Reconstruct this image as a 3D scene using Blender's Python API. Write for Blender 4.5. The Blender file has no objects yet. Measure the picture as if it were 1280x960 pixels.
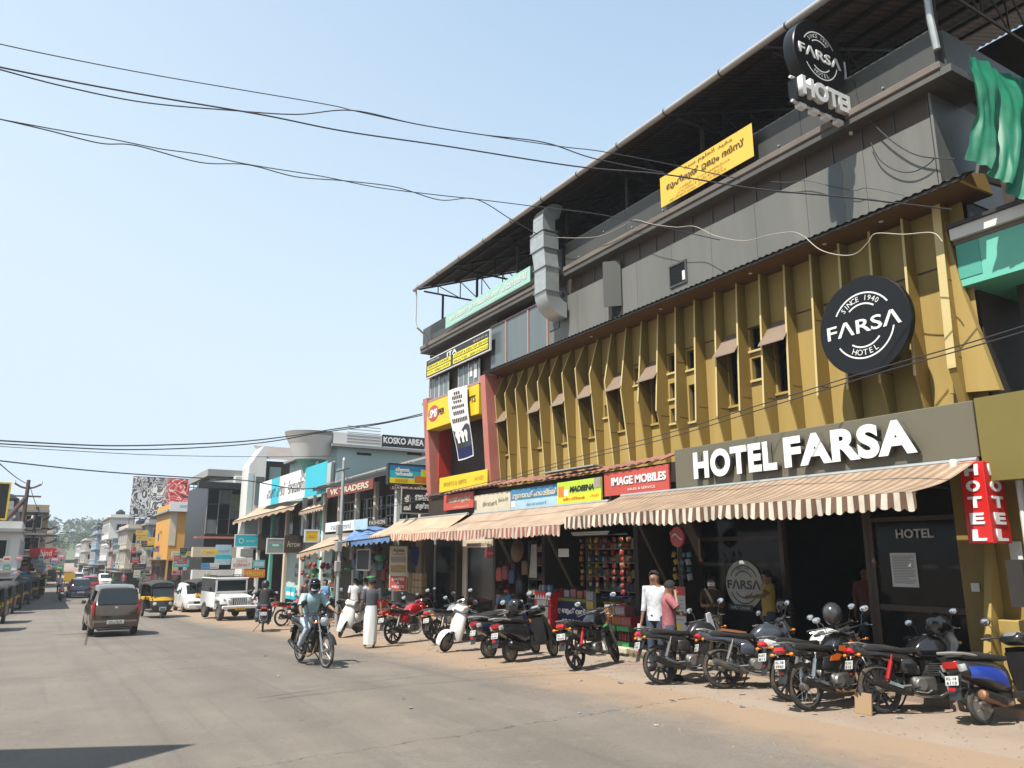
import bpy, math, random
from mathutils import Vector, Matrix, noise
random.seed(7)
SC = bpy.context.scene
COL = SC.collection
R = math.radians
PI = math.pi

# ---------------------------------------------------------------- camera
CAM_H = 2.0
PITCH = R(12.63); YAW = R(31.0); FOC = 960.0 / 1280.0
cd = bpy.data.cameras.new('camera'); cam = bpy.data.objects.new('camera', cd); COL.objects.link(cam)
cd.sensor_width = 36.0; cd.lens = 36.0 * FOC; cd.clip_start = 0.05; cd.clip_end = 4000.0
cam.location = (0, 0, CAM_H); cam.rotation_euler = (R(90) + PITCH, 0, -YAW)
SC.camera = cam

# ---------------------------------------------------------------- sky, sun, exposure
SUN_EL = R(58.5); SUN_AZ = math.atan2(-0.29, -0.957)      # direction towards the sun on the ground plane
w = bpy.data.worlds.new('World'); SC.world = w; w.use_nodes = True
nt = w.node_tree; nt.nodes.clear()
sky = nt.nodes.new('ShaderNodeTexSky'); sky.sky_type = 'NISHITA'; sky.sun_disc = False
sky.sun_elevation = SUN_EL; sky.sun_rotation = PI / 2 - SUN_AZ
sky.air_density = 1.9; sky.dust_density = 0.8; sky.ozone_density = 2.4; sky.altitude = 0
bg = nt.nodes.new('ShaderNodeBackground'); bg.inputs[1].default_value = 0.118
wo = nt.nodes.new('ShaderNodeOutputWorld')
# pale humid haze that thickens towards the horizon and towards the sun's side, all round the sky
_tc = nt.nodes.new('ShaderNodeTexCoord'); _dp = nt.nodes.new('ShaderNodeVectorMath'); _dp.operation = 'DOT_PRODUCT'
_dp.inputs[1].default_value = (-0.55, -0.06, -1.06)
_ad = nt.nodes.new('ShaderNodeMath'); _ad.operation = 'ADD'; _ad.inputs[1].default_value = 1.32; _ad.use_clamp = True
_mx = nt.nodes.new('ShaderNodeMix'); _mx.data_type = 'RGBA'; _mx.inputs[7].default_value = (3.50, 4.20, 4.75, 1)
nt.links.new(_tc.outputs['Generated'], _dp.inputs[0]); nt.links.new(_dp.outputs['Value'], _ad.inputs[0]); nt.links.new(_ad.outputs[0], _mx.inputs[0])
nt.links.new(sky.outputs[0], _mx.inputs[6]); nt.links.new(_mx.outputs[2], bg.inputs[0]); nt.links.new(bg.outputs[0], wo.inputs[0])
sl = bpy.data.lights.new('sun', 'SUN'); sl.energy = 5.0; sl.angle = R(0.53); sl.color = (1.0, 0.955, 0.88)
so = bpy.data.objects.new('sun', sl); COL.objects.link(so)
sd = Vector((math.cos(SUN_AZ) * math.cos(SUN_EL), math.sin(SUN_AZ) * math.cos(SUN_EL), math.sin(SUN_EL)))
so.rotation_euler = sd.to_track_quat('Z', 'Y').to_euler(); so.location = (-30, -10, 40)
SC.view_settings.view_transform = 'Standard'; SC.view_settings.look = 'None'
SC.view_settings.exposure = 0.84; SC.view_settings.gamma = 1.0
SC.render.engine = 'CYCLES'
SC.cycles.max_bounces = 5; SC.cycles.diffuse_bounces = 1; SC.cycles.glossy_bounces = 2
SC.cycles.transmission_bounces = 3; SC.cycles.transparent_max_bounces = 6; SC.cycles.volume_bounces = 0
SC.cycles.use_denoising = True

# ---------------------------------------------------------------- pixel <-> place helpers (photo pixels, 1280 x 960)
_rv = Vector((math.cos(YAW), -math.sin(YAW), 0)); _fh = Vector((math.sin(YAW), math.cos(YAW), 0)); _zz = Vector((0, 0, 1))
_fw = _fh * math.cos(PITCH) + _zz * math.sin(PITCH); _up = _zz * math.cos(PITCH) - _fh * math.sin(PITCH)
def _ray(x, y): return _rv * (x - 640) + _fw * 960 - _up * (y - 480)
def onX(x, y, v): d = _ray(x, y); return Vector((0, 0, CAM_H)) + d * (v / d.x)
def onY(x, y, v): d = _ray(x, y); return Vector((0, 0, CAM_H)) + d * (v / d.y)
def onZ(x, y, z=0.0): d = _ray(x, y); return Vector((0, 0, CAM_H)) + d * ((z - CAM_H) / d.z)

_gp = [(-200, 0), (12, 0), (20, -.20), (32, -.60), (60, -1.10), (100, -1.5), (180, -1.7), (300, -.6), (400, -.3), (2000, -.3)]
def gz(y):
    """height of the street: level by the hotel, falling gently beyond it, rising again far off"""
    for (a, za), (b, zb) in zip(_gp, _gp[1:]):
        if y <= b: return za + (zb - za) * (y - a) / (b - a)
    return -.3
def onG(x, y):
    z = 0.0
    for _ in range(60): p = onZ(x, y, z); z += .6 * (gz(p.y) - z)
    p = onZ(x, y, z); p.z = gz(p.y); return p
# ---------------------------------------------------------------- materials
MATS = {}
KA = 0.76      # all reflectances were noted for a slightly darker exposure
def hexc(h):
    c = [int(h[i:i + 2], 16) / 255 for i in (0, 2, 4)]
    return tuple(x / 12.92 if x <= 0.04045 else ((x + 0.055) / 1.055) ** 2.4 for x in c)
def pm(name, col, rough=0.6, metal=0.0, var=0.12, scale=6.0, bump=0.0, bscale=40.0, spec=0.5, coat=0.0, dirt=None, dirt_amt=0.0, streak=False, trans=0.0, alpha=1.0):
    """procedural principled material: base colour with large + fine noise variation, optional dirt blotches and relief"""
    if name in MATS: return MATS[name]
    if isinstance(col, str): col = hexc(col)
    col = tuple(c * KA for c in col)
    m = bpy.data.materials.new(name); m.use_nodes = True
    n = m.node_tree.nodes; l = m.node_tree.links
    b = n['Principled BSDF']
    b.inputs['Roughness'].default_value = rough; b.inputs['Metallic'].default_value = metal
    b.inputs['Specular IOR Level'].default_value = spec
    if coat: b.inputs['Coat Weight'].default_value = coat; b.inputs['Coat Roughness'].default_value = 0.08
    if trans: b.inputs['Transmission Weight'].default_value = trans
    if alpha < 1: b.inputs['Alpha'].default_value = alpha
    tc = n.new('ShaderNodeTexCoord')
    vec = tc.outputs['Object']
    if streak:
        mp = n.new('ShaderNodeMapping'); mp.inputs['Scale'].default_value = (1, 1, 0.12)
        l.new(vec, mp.inputs[0]); vec2 = mp.outputs[0]
    else: vec2 = vec
    nz = n.new('ShaderNodeTexNoise'); nz.inputs['Scale'].default_value = scale; nz.inputs['Detail'].default_value = 5; nz.inputs['Roughness'].default_value = 0.65
    l.new(vec2, nz.inputs['Vector'])
    rm = n.new('ShaderNodeMapRange'); rm.inputs[1].default_value = 0.25; rm.inputs[2].default_value = 0.75
    rm.inputs[3].default_value = 1 - var; rm.inputs[4].default_value = 1 + var * 0.7
    l.new(nz.outputs[0], rm.inputs[0])
    mul = n.new('ShaderNodeVectorMath'); mul.operation = 'SCALE'; mul.inputs[0].default_value = col
    l.new(rm.outputs[0], mul.inputs['Scale'])
    out = mul.outputs[0]
    if dirt is not None and dirt_amt > 0:
        dirt = tuple(c * KA for c in dirt)
        n2 = n.new('ShaderNodeTexNoise'); n2.inputs['Scale'].default_value = scale * 0.45; n2.inputs['Detail'].default_value = 7; n2.inputs['Roughness'].default_value = 0.7
        l.new(vec2, n2.inputs['Vector'])
        r2 = n.new('ShaderNodeMapRange'); r2.inputs[1].default_value = 0.45; r2.inputs[2].default_value = 0.7; r2.inputs[3].default_value = 0; r2.inputs[4].default_value = dirt_amt
        l.new(n2.outputs[0], r2.inputs[0])
        mx = n.new('ShaderNodeMix'); mx.data_type = 'RGBA'
        l.new(r2.outputs[0], mx.inputs[0]); l.new(out, mx.inputs[6]); mx.inputs[7].default_value = (*dirt, 1)
        out = mx.outputs[2]
    l.new(out, b.inputs['Base Color'])
    if bump > 0:
        n3 = n.new('ShaderNodeTexNoise'); n3.inputs['Scale'].default_value = bscale; n3.inputs['Detail'].default_value = 4
        l.new(vec, n3.inputs['Vector'])
        bp = n.new('ShaderNodeBump'); bp.inputs['Strength'].default_value = bump; bp.inputs['Distance'].default_value = 0.02
        l.new(n3.outputs[0], bp.inputs['Height']); l.new(bp.outputs[0], b.inputs['Normal'])
    MATS[name] = m
    return m

# ---------------------------------------------------------------- mesh builder
class MB:
    def __init__(s): s.v = []; s.f = []; s.m = []; s.T = None; s.mi = 0
    def _add(s, vs, fs):
        o = len(s.v)
        if s.T is not None: vs = [s.T @ Vector(p) for p in vs]
        s.v += [tuple(p) for p in vs]
        for f in fs: s.f.append(tuple(i + o for i in f)); s.m.append(s.mi)
        return s
    def bb(s, x0, x1, y0, y1, z0, z1):
        x0, x1 = min(x0, x1), max(x0, x1); y0, y1 = min(y0, y1), max(y0, y1); z0, z1 = min(z0, z1), max(z0, z1)
        return s._add([(x0, y0, z0), (x1, y0, z0), (x1, y1, z0), (x0, y1, z0), (x0, y0, z1), (x1, y0, z1), (x1, y1, z1), (x0, y1, z1)],
                      [(0, 3, 2, 1), (4, 5, 6, 7), (0, 1, 5, 4), (1, 2, 6, 5), (2, 3, 7, 6), (3, 0, 4, 7)])
    def cb(s, x0, x1, y0, y1, z0, z1, b=0.01):
        """box with chamfered edges"""
        x0, x1 = min(x0, x1), max(x0, x1); y0, y1 = min(y0, y1), max(y0, y1); z0, z1 = min(z0, z1), max(z0, z1)
        b = min(b, (x1 - x0) * .45, (y1 - y0) * .45, (z1 - z0) * .45)
        def ring(z, i): return [(x0 + i, y0 + b, z), (x0 + b, y0 + i, z), (x1 - b, y0 + i, z), (x1 - i, y0 + b, z), (x1 - i, y1 - b, z), (x1 - b, y1 - i, z), (x0 + b, y1 - i, z), (x0 + i, y1 - b, z)]
        vs = ring(z0, b) + ring(z0 + b, 0) + ring(z1 - b, 0) + ring(z1, b)
        fs = [tuple(range(7, -1, -1)), tuple(range(24, 32))]
        for k in range(3):
            for i in range(8): j = (i + 1) % 8; fs.append((k * 8 + i, k * 8 + j, k * 8 + 8 + j, k * 8 + 8 + i))
        return s._add(vs, fs)
    def quad(s, *ps): return s._add(ps, [tuple(range(len(ps)))])
    def tube(s, pts, r, n=8, caps=True, flat=1.0):
        pts = [Vector(p) for p in pts]; k = len(pts)
        rs = r if isinstance(r, (list, tuple)) else [r] * k
        vs = []; fs = []; prev = None
        for i, p in enumerate(pts):
            t = (pts[min(i + 1, k - 1)] - pts[max(i - 1, 0)])
            if t.length < 1e-9: t = Vector((0, 0, 1))
            t.normalize()
            if prev is None:
                a = Vector((0, 0, 1)) if abs(t.z) < 0.9 else Vector((1, 0, 0))
                u = t.cross(a).normalized()
            else:
                u = prev - t * prev.dot(t)
                u = u.normalized() if u.length > 1e-6 else t.orthogonal().normalized()
            prev = u; q = t.cross(u)
            for j in range(n):
                an = 2 * PI * j / n
                vs.append(p + u * (math.cos(an) * rs[i]) + q * (math.sin(an) * rs[i] * flat))
        for i in range(k - 1):
            for j in range(n):
                j2 = (j + 1) % n; fs.append((i * n + j, i * n + j2, (i + 1) * n + j2, (i + 1) * n + j))
        if caps: fs.append(tuple(range(n - 1, -1, -1))); fs.append(tuple((k - 1) * n + j for j in range(n)))
        return s._add(vs, fs)
    def lathe(s, prof, O=(0, 0, 0), ax=(0, 0, 1), n=20, ang=None):
        """prof: (radius, height) pairs turned about the axis through O"""
        ax = Vector(ax).normalized(); a = ax.orthogonal().normalized(); b = ax.cross(a); O = Vector(O)
        vs = []; fs = []
        for r, h in prof:
            for j in range(n):
                an = 2 * PI * j / n
                vs.append(O + ax * h + a * (r * math.cos(an)) + b * (r * math.sin(an)))
        for i in range(len(prof) - 1):
            for j in range(n):
                j2 = (j + 1) % n; fs.append((i * n + j, i * n + j2, (i + 1) * n + j2, (i + 1) * n + j))
        return s._add(vs, fs)
    def disc(s, O, ax, r, n=24):
        ax = Vector(ax).normalized(); a = ax.orthogonal().normalized(); b = ax.cross(a); O = Vector(O)
        return s._add([O + a * (r * math.cos(2 * PI * j / n)) + b * (r * math.sin(2 * PI * j / n)) for j in range(n)], [tuple(range(n))])
    def ell(s, O, rad, n=14, m=9):
        vs = []; fs = []
        for i in range(m + 1):
            th = PI * i / m
            for j in range(n):
                an = 2 * PI * j / n
                vs.append((O[0] + rad[0] * math.sin(th) * math.cos(an), O[1] + rad[1] * math.sin(th) * math.sin(an), O[2] + rad[2] * math.cos(th)))
        for i in range(m):
            for j in range(n):
                j2 = (j + 1) % n; fs.append((i * n + j, (i + 1) * n + j, (i + 1) * n + j2, i * n + j2))
        return s._add(vs, fs)
    def prism(s, poly, f, d0, d1):
        """extrude a 2-D outline: f(u, v, d) -> point"""
        n = len(poly)
        vs = [f(u, v, d0) for u, v in poly] + [f(u, v, d1) for u, v in poly]
        fs = [tuple(range(n - 1, -1, -1)), tuple(range(n, 2 * n))]
        for i in range(n): j = (i + 1) % n; fs.append((i, j, n + j, n + i))
        return s._add(vs, fs)
    def slab(s, poly, f, w, r, steps=2):
        """rounded-edge extrusion of a side outline (for tanks, seats, panels): half width w, edge rounding r"""
        n = len(poly)
        cx = sum(p[0] for p in poly) / n; cy = sum(p[1] for p in poly) / n
        def inset(k):
            o = []
            for u, v in poly:
                dx, dy = u - cx, v - cy; L = math.hypot(dx, dy) or 1
                o.append((u - dx / L * min(k, L * .8), v - dy / L * min(k, L * .8)))
            return o
        rings = []
        for i in range(steps + 1): a = PI / 2 * i / steps; rings.append((inset(r * (1 - math.sin(a))), -w + r * (1 - math.cos(a)) if False else -(w - r) - r * math.cos(a)))
        for i in range(steps, -1, -1): a = PI / 2 * i / steps; rings.append((inset(r * (1 - math.sin(a))), (w - r) + r * math.cos(a)))
        vs = [f(u, v, d) for pl, d in rings for u, v in pl]; fs = [tuple(range(n - 1, -1, -1)), tuple((len(rings) - 1) * n + i for i in range(n))]
        for k in range(len(rings) - 1):
            for i in range(n): j = (i + 1) % n; fs.append((k * n + i, k * n + j, (k + 1) * n + j, (k + 1) * n + i))
        return s._add(vs, fs)
    def loft(s, rings, closed=True, caps=True):
        n = len(rings[0]); vs = [p for r in rings for p in r]; fs = []
        for k in range(len(rings) - 1):
            for i in range(n if closed else n - 1): j = (i + 1) % n; fs.append((k * n + i, k * n + j, (k + 1) * n + j, (k + 1) * n + i))
        if caps and closed: fs.append(tuple(range(n - 1, -1, -1))); fs.append(tuple((len(rings) - 1) * n + i for i in range(n)))
        return s._add(vs, fs)
    def grid(s, fn, nu, nv):
        vs = [fn(i / nu, j / nv) for i in range(nu + 1) for j in range(nv + 1)]
        fs = [(i * (nv + 1) + j, (i + 1) * (nv + 1) + j, (i + 1) * (nv + 1) + j + 1, i * (nv + 1) + j + 1) for i in range(nu) for j in range(nv)]
        return s._add(vs, fs)
    def mesh(s, name, mats, smooth=35):
        me = bpy.data.meshes.new(name); me.from_pydata(s.v, [], s.f); me.validate(clean_customdata=False)
        mats = mats if isinstance(mats, (list, tuple)) else [mats]
        for m in mats: me.materials.append(m)
        if len(mats) > 1 and len(me.polygons) == len(s.m): me.polygons.foreach_set('material_index', s.m)
        fix_normals(me)
        if smooth:
            me.polygons.foreach_set('use_smooth', [True] * len(me.polygons))
            me.set_sharp_from_angle(angle=R(smooth))
        me.update()
        return me
    def build(s, name, mats, parent=None, smooth=35, **kw):
        return put(name, s.mesh(name, mats, smooth), parent, **kw)
import bmesh
def fix_normals(me):
    bm = bmesh.new(); bm.from_mesh(me); bmesh.ops.recalc_face_normals(bm, faces=bm.faces); bm.to_mesh(me); bm.free()
def put(name, me, parent=None, loc=None, rz=None, label=None, cat=None, group=None, kind=None, M=None):
    o = bpy.data.objects.new(name, me); COL.objects.link(o)
    if parent is not None: o.parent = parent
    if M is not None: o.matrix_local = M
    if loc is not None: o.location = loc
    if rz is not None: o.rotation_euler = (0, 0, rz)
    return tag(o, label, cat, group, kind)
def tag(o, label=None, cat=None, group=None, kind=None):
    if label: o['label'] = label
    if cat: o['category'] = cat
    if group: o['group'] = group
    if kind: o['kind'] = kind
    return o
def thing(name, label, cat, loc=(0, 0, 0), rz=0.0, group=None, M=None):
    o = bpy.data.objects.new(name, None); COL.objects.link(o); o.empty_display_size = 0.2
    if M is not None: o.matrix_local = M
    else: o.location = loc; o.rotation_euler = (0, 0, rz)
    return tag(o, label, cat, group)
def dup(root, loc, rz, label=None, group=None):
    r = root.copy(); COL.objects.link(r); r.location = loc; r.rotation_euler = (0, 0, rz)
    if label: r['label'] = label
    if group: r['group'] = group
    for ch in list(root.children):
        c = ch.copy(); COL.objects.link(c); c.parent = r
        for g in list(ch.children): d = g.copy(); COL.objects.link(d); d.parent = c
    return r

# ---------------------------------------------------------------- text
def text_mesh(txt, size, mat, depth=0.0, bold=0.0, align='CENTER', shear=0.0, sx=1.0, res=2, space=1.0):
    cu = bpy.data.curves.new('lettering', 'FONT'); cu.body = txt; cu.size = size; cu.extrude = depth; cu.offset = bold
    cu.align_x = align; cu.align_y = 'CENTER'; cu.shear = shear; cu.resolution_u = res; cu.space_character = space
    ob = bpy.data.objects.new('lettering', cu)
    me = bpy.data.meshes.new_from_object(ob)
    bpy.data.objects.remove(ob); bpy.data.curves.remove(cu)
    if sx != 1.0:
        for v in me.vertices: v.co.x *= sx
    me.materials.clear(); me.materials.append(mat)
    return me
def text_fit(txt, w, h, mat, depth=0.0, bold=0.0, shear=0.0, res=3):
    """lettering scaled to fill w x h, centred on its own middle"""
    me = text_mesh(txt, 1.0, mat, depth, bold, 'LEFT', shear, 1.0, res)
    if not me.vertices: return me
    xs = [v.co.x for v in me.vertices]; ys = [v.co.y for v in me.vertices]
    x0, x1, y0, y1 = min(xs), max(xs), min(ys), max(ys)
    kx = w / max(x1 - x0, 1e-6); ky = h / max(y1 - y0, 1e-6)
    for v in me.vertices: v.co.x = (v.co.x - (x0 + x1) / 2) * kx; v.co.y = (v.co.y - (y0 + y1) / 2) * ky
    return me
def frame_X(X, Yl, z): return Matrix(((0, 0, -1, X), (-1, 0, 0, Yl), (0, 1, 0, z), (0, 0, 0, 1)))      # faces the street: right = -Y, up = Z
def frame_Y(Y, Xl, z): return Matrix(((1, 0, 0, Xl), (0, 0, -1, Y), (0, 1, 0, z), (0, 0, 0, 1)))       # faces the camera side: right = +X
def frame_A(p, ang, lean=0.0):
    """origin p, facing: ang = 0 faces -Y, 90 faces -X; lean tilts the top towards the viewer"""
    return Matrix.Translation(p) @ Matrix.Rotation(-R(ang), 4, 'Z') @ Matrix.Rotation(R(90) + R(lean), 4, 'X')
def sign(label, M, w, h, board, lines=(), cat='sign', name='shop_sign', t=0.05, group=None, border=None, bw=0.025, patches=()):
    """flat sign: board (0..w, 0..h), lines = (text, cx, cy, tw, th, material[, depth, bold, shear]) as fractions of the board"""
    o = MB().cb(0, w, 0, h, -t, 0, 0.006).build(name, board, None, 0, M=M, label=label, cat=cat, group=group)
    if border is not None:
        b = MB(); b.bb(-bw, w + bw, -bw, 0, -t, .012); b.bb(-bw, w + bw, h, h + bw, -t, .012); b.bb(-bw, 0, 0, h, -t, .012); b.bb(w, w + bw, 0, h, -t, .012)
        b.build('sign_frame', border, o, 0)
    for k, (x0, x1, y0, y1, mt) in enumerate(patches):
        MB().bb(x0 * w, x1 * w, y0 * h, y1 * h, -.001, .003 + .0015 * k).build('printed_panel', mt, o, 0)
    for ln in lines:
        tx, cx, cy, tw, th, mt = ln[:6]; dep = ln[6] if len(ln) > 6 else 0.002; bo = ln[7] if len(ln) > 7 else 0.0; sh = ln[8] if len(ln) > 8 else 0.0
        me = text_fit(tx, tw * w, th * h, mt, 0.0, bo, sh)
        q = put('lettering', me, o, loc=(cx * w, cy * h, 0.012))
        if dep > 0.002:
            q.data = text_fit(tx, tw * w, th * h, mt, dep / 2, bo, sh); q.location.z = dep / 2 + .004
    return o

ORD = ['first', 'second', 'third', 'fourth', 'fifth', 'sixth', 'seventh', 'eighth', 'ninth', 'tenth', 'eleventh', 'twelfth', 'thirteenth', 'fourteenth', 'fifteenth', 'sixteenth', 'seventeenth', 'eighteenth', 'nineteenth', 'twentieth']
ORD += ['twenty-' + o for o in ORD[:9]]
def relabel(items, tmpl):
    """items (object, across, key): number the look-alikes of each key from left to right in their labels"""
    by = {}
    for o, x, k in items: by.setdefault(k, []).append((x, o))
    for k, L in by.items():
        L.sort(key=lambda q: q[0])
        for i, (x, o) in enumerate(L): o['label'] = tmpl % ('only %s' % k if len(L) == 1 else '%s %s from the left' % (ORD[min(i, 28)], k))
# ================================================================ ground, road, platform
def ground_mats():
    m = bpy.data.materials.new('road_asphalt'); m.use_nodes = True
    n = m.node_tree.nodes; l = m.node_tree.links; b = n['Principled BSDF']
    tc = n.new('ShaderNodeTexCoord'); P = tc.outputs['Object']
    def noise(sc, det=5, rough=.6, mp=None):
        q = n.new('ShaderNodeTexNoise'); q.inputs['Scale'].default_value = sc; q.inputs['Detail'].default_value = det; q.inputs['Roughness'].default_value = rough
        if mp is not None:
            k = n.new('ShaderNodeMapping'); k.inputs['Scale'].default_value = mp; l.new(P, k.inputs[0]); l.new(k.outputs[0], q.inputs['Vector'])
        else: l.new(P, q.inputs['Vector'])
        return q.outputs[0]
    def mr(x, a, bb, c, d, smooth=False):
        q = n.new('ShaderNodeMapRange'); q.inputs[1].default_value = a; q.inputs[2].default_value = bb; q.inputs[3].default_value = c; q.inputs[4].default_value = d
        if smooth: q.interpolation_type = 'SMOOTHSTEP'
        l.new(x, q.inputs[0]); return q.outputs[0]
    def mth(op, a, c=None, clamp=False):
        q = n.new('ShaderNodeMath'); q.operation = op; q.use_clamp = clamp
        for i, x in enumerate((a, c)):
            if x is None: continue
            if isinstance(x, (int, float)): q.inputs[i].default_value = x
            else: l.new(x, q.inputs[i])
        return q.outputs[0]
    def mix(f, a, c):
        q = n.new('ShaderNodeMix'); q.data_type = 'RGBA'
        if isinstance(f, (int, float)): q.inputs[0].default_value = f
        else: l.new(f, q.inputs[0])
        for i, x in ((6, a), (7, c)):
            if isinstance(x, tuple): q.inputs[i].default_value = (*x, 1)
            else: l.new(x, q.inputs[i])
        return q.outputs[2]
    sep = n.new('ShaderNodeSeparateXYZ'); l.new(P, sep.inputs[0]); X, Y = sep.outputs[0], sep.outputs[1]
    base = mix(mr(noise(.5, 6), .3, .7, 0, 1), (0.122, 0.105, 0.087), (0.172, 0.146, 0.120))
    # bands worn along the street by the traffic
    base = mix(mth('MULTIPLY', mr(noise(1.0, 3, .5, (1.1, .035, 1)), .45, .65, 0, .5), 1.0), base, (0.087, 0.076, 0.064))
    base = mix(mr(noise(1.0, 4, .55, (3.6, .05, 1)), .56, .70, 0, .42), base, (.075, .07, .062))
    base = mix(mr(noise(.8, 2, .5, (1.6, .9, 1)), .62, .64, 0, .28), base, (.10, .092, .08))
    # blotches and stone speckle
    base = mix(mr(noise(2.2, 8, .7), .56, .72, 0, .45), base, (0.209, 0.183, 0.152))
    base = mix(mr(noise(140, 3, .6), .55, .75, 0, .55), base, (0.265, 0.239, 0.209))
    base = mix(mr(noise(90, 3, .6), .3, .42, .5, 0), base, (0.056, 0.052, 0.047))
    base = mix(mr(noise(16, 6, .75), .50, .66, 0, .34), base, (.065, .058, .05))
    base = mix(mr(noise(31, 5, .7), .54, .68, 0, .30), base, (.25, .225, .195))
    # oil spots
    base = mix(mr(noise(3.7, 2, .5), .70, .78, 0, .55), base, (0.050, 0.044, 0.038))
    # dust blown in from the earth verge: edge line x = 6.9 with a ragged blend
    ed = mth('ADD', X, mth('MULTIPLY', mth('SUBTRACT', noise(.9, 6, .7), .5), 2.2))
    ed = mth('ADD', ed, mth('MULTIPLY', mth('MAXIMUM', mth('SUBTRACT', Y, 9), 0), .05))
    base = mix(mr(ed, 6.5, 8.1, 0, 1, True), base, (0.251, 0.179, 0.120))
    # two meandering cracks across
    for (x0, y0, sl_, wd) in ((2.3, 8.25, .085, .017), (-4, 17.0, -.05, .02)):
        wob = mth('MULTIPLY', mth('SUBTRACT', noise(2.1 + x0 * .1, 6, .75), .5), .55)
        dist = mth('ABSOLUTE', mth('SUBTRACT', mth('ADD', Y, wob), mth('ADD', mth('MULTIPLY', mth('SUBTRACT', X, x0), sl_), y0)))
        f = mth('MULTIPLY', mr(dist, wd * .4, wd, 1, 0), mr(noise(6, 3), .4, .55, .15, .95))
        base = mix(f, base, (0.042, 0.038, 0.032))
    l.new(base, b.inputs['Base Color']); b.inputs['Roughness'].default_value = .88; b.inputs['Specular IOR Level'].default_value = .3
    bp = n.new('ShaderNodeBump'); bp.inputs['Strength'].default_value = .55; bp.inputs['Distance'].default_value = .012
    l.new(noise(70, 5, .7), bp.inputs['Height']); l.new(bp.outputs[0], b.inputs['Normal'])
    return m
M_ROAD = ground_mats()
M_EARTH = pm('earth', (.31, .237, .178), .95, var=.16, scale=.9, bump=.5, bscale=35, dirt=(.37, .295, .228), dirt_amt=.7)
M_DARKEARTH = pm('far_ground', (.30, .25, .19), .95, var=.2, scale=.05)
# one earth sheet to the horizon, the road sheet 4 mm above it
def sheet(name, pts, z, m):
    return MB().quad(*[(x, y, z) for x, y in pts]).build(name, m, None, 0, kind='structure')
N = 60; ys = sorted({*[-25 + 330 * (i / N) ** 1.3 for i in range(N + 1)], 12, 20, 32, 60, 100, 180, 300})
g = MB(); yg = [-60] + ys + [400, 700, 1200]
for a, b_ in zip(yg, yg[1:]):
    for xa, xb in ((-700, -30), (-30, 40), (40, 700)): g.quad((xa, a, gz(a) - .004), (xb, a, gz(a) - .004), (xb, b_, gz(b_) - .004), (xa, b_, gz(b_) - .004))
g.build('ground', M_EARTH, None, 0, kind='structure')
# road: follows the street, bending a little to the right far away
def road_x(y):
    k = max(0, y - 45); return .00032 * k * k
mb = MB()
def edge(y): return 8.6 - .012 * max(0, y - 8) + .22 * math.sin(y * .9) + .12 * math.sin(y * 2.3 + 1)
for y0, y1 in zip(ys, ys[1:]):
    mb.quad((-4.2 + road_x(y0), y0, gz(y0)), (edge(y0) + road_x(y0), y0, gz(y0)), (edge(y1) + road_x(y1), y1, gz(y1)), (-4.2 + road_x(y1), y1, gz(y1)))
mb.build('road', M_ROAD, None, 0, kind='structure')
# raised shop platform: a low rough plinth with a worn red-earth edge
M_PLINTH = pm('platform_concrete', (.33, .25, .19), .9, var=.2, scale=2.5, bump=.4, bscale=30, dirt=(.40, .26, .17), dirt_amt=.7)
mb = MB()
for k in range(14):
    y0 = 5.0 + k * 1.45
    mb.cb(10.75 + random.uniform(-.05, .05), 16, y0, y0 + 1.44, -.45, .14 + random.uniform(-.012, .012), .02)
mb.build('pavement', M_PLINTH, None, 0, kind='structure')
# ================================================================ the hotel building
M_GOLD = pm('gold_panel', (.35, .232, .06), .5, var=.12, scale=2.2, dirt=(.20, .13, .038), dirt_amt=.5, streak=True, spec=.3)  # fin gold set darker than the wall, imitating the grazing sun
M_GOLD_W = pm('gold_wall', (.45, .315, .098), .6, var=.10, scale=2.0, dirt=(.29, .20, .066), dirt_amt=.5, streak=True, spec=.3)  # wall gold set brighter than the fins, imitating full sun
M_EDGE = pm('pale_edging', (.62, .49, .22), .5, var=.08, scale=2)
M_ACP = pm('grey_cladding', (.165, .165, .148), .45, var=.14, scale=1.6, dirt=(.235, .23, .205), dirt_amt=.6, streak=True, spec=.4)
M_ACP2 = pm('grey_cladding_dark', (.065, .065, .06), .45, var=.1, scale=.9, dirt=(.10, .095, .085), dirt_amt=.5, streak=True)
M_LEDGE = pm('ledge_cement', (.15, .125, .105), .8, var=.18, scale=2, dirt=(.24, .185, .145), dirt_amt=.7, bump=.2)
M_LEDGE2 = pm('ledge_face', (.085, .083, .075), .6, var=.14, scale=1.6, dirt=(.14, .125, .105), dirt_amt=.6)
M_BLUEGREY = pm('bluegrey_backing', (.11, .125, .135), .6, var=.1, scale=3)
M_SOFFIT = pm('soffit_board', (.13, .065, .022), .55, var=.12, scale=1.5, dirt=(.16, .075, .028), dirt_amt=.5)
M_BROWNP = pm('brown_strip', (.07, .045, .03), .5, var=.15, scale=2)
M_SHEET = pm('roof_sheet', (.06, .043, .033), .7, var=.15, scale=1.2, dirt=(.10, .065, .045), dirt_amt=.5)
M_STEEL = pm('dark_steel', (.045, .04, .036), .55, .3, var=.15, scale=5)
M_GALV = pm('galvanised', (.55, .58, .57), .42, .55, var=.16, scale=5, dirt=(.40, .42, .41), dirt_amt=.6)
M_PIPE = pm('grey_pvc', (.42, .40, .39), .45, var=.1, scale=3, dirt=(.3, .28, .25), dirt_amt=.4)
M_WHITE = pm('white_paint', (.78, .78, .75), .5, var=.07, scale=2, dirt=(.55, .52, .46), dirt_amt=.35)
M_WHITEP = pm('white_print', (.82, .82, .80), .4, var=.03, scale=3)
M_BLACK = pm('black_paint', (.010, .010, .011), .30, var=.15, scale=4, spec=.3)
M_BLACKP = pm('black_print', (.018, .018, .02), .4, var=.05)
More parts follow.
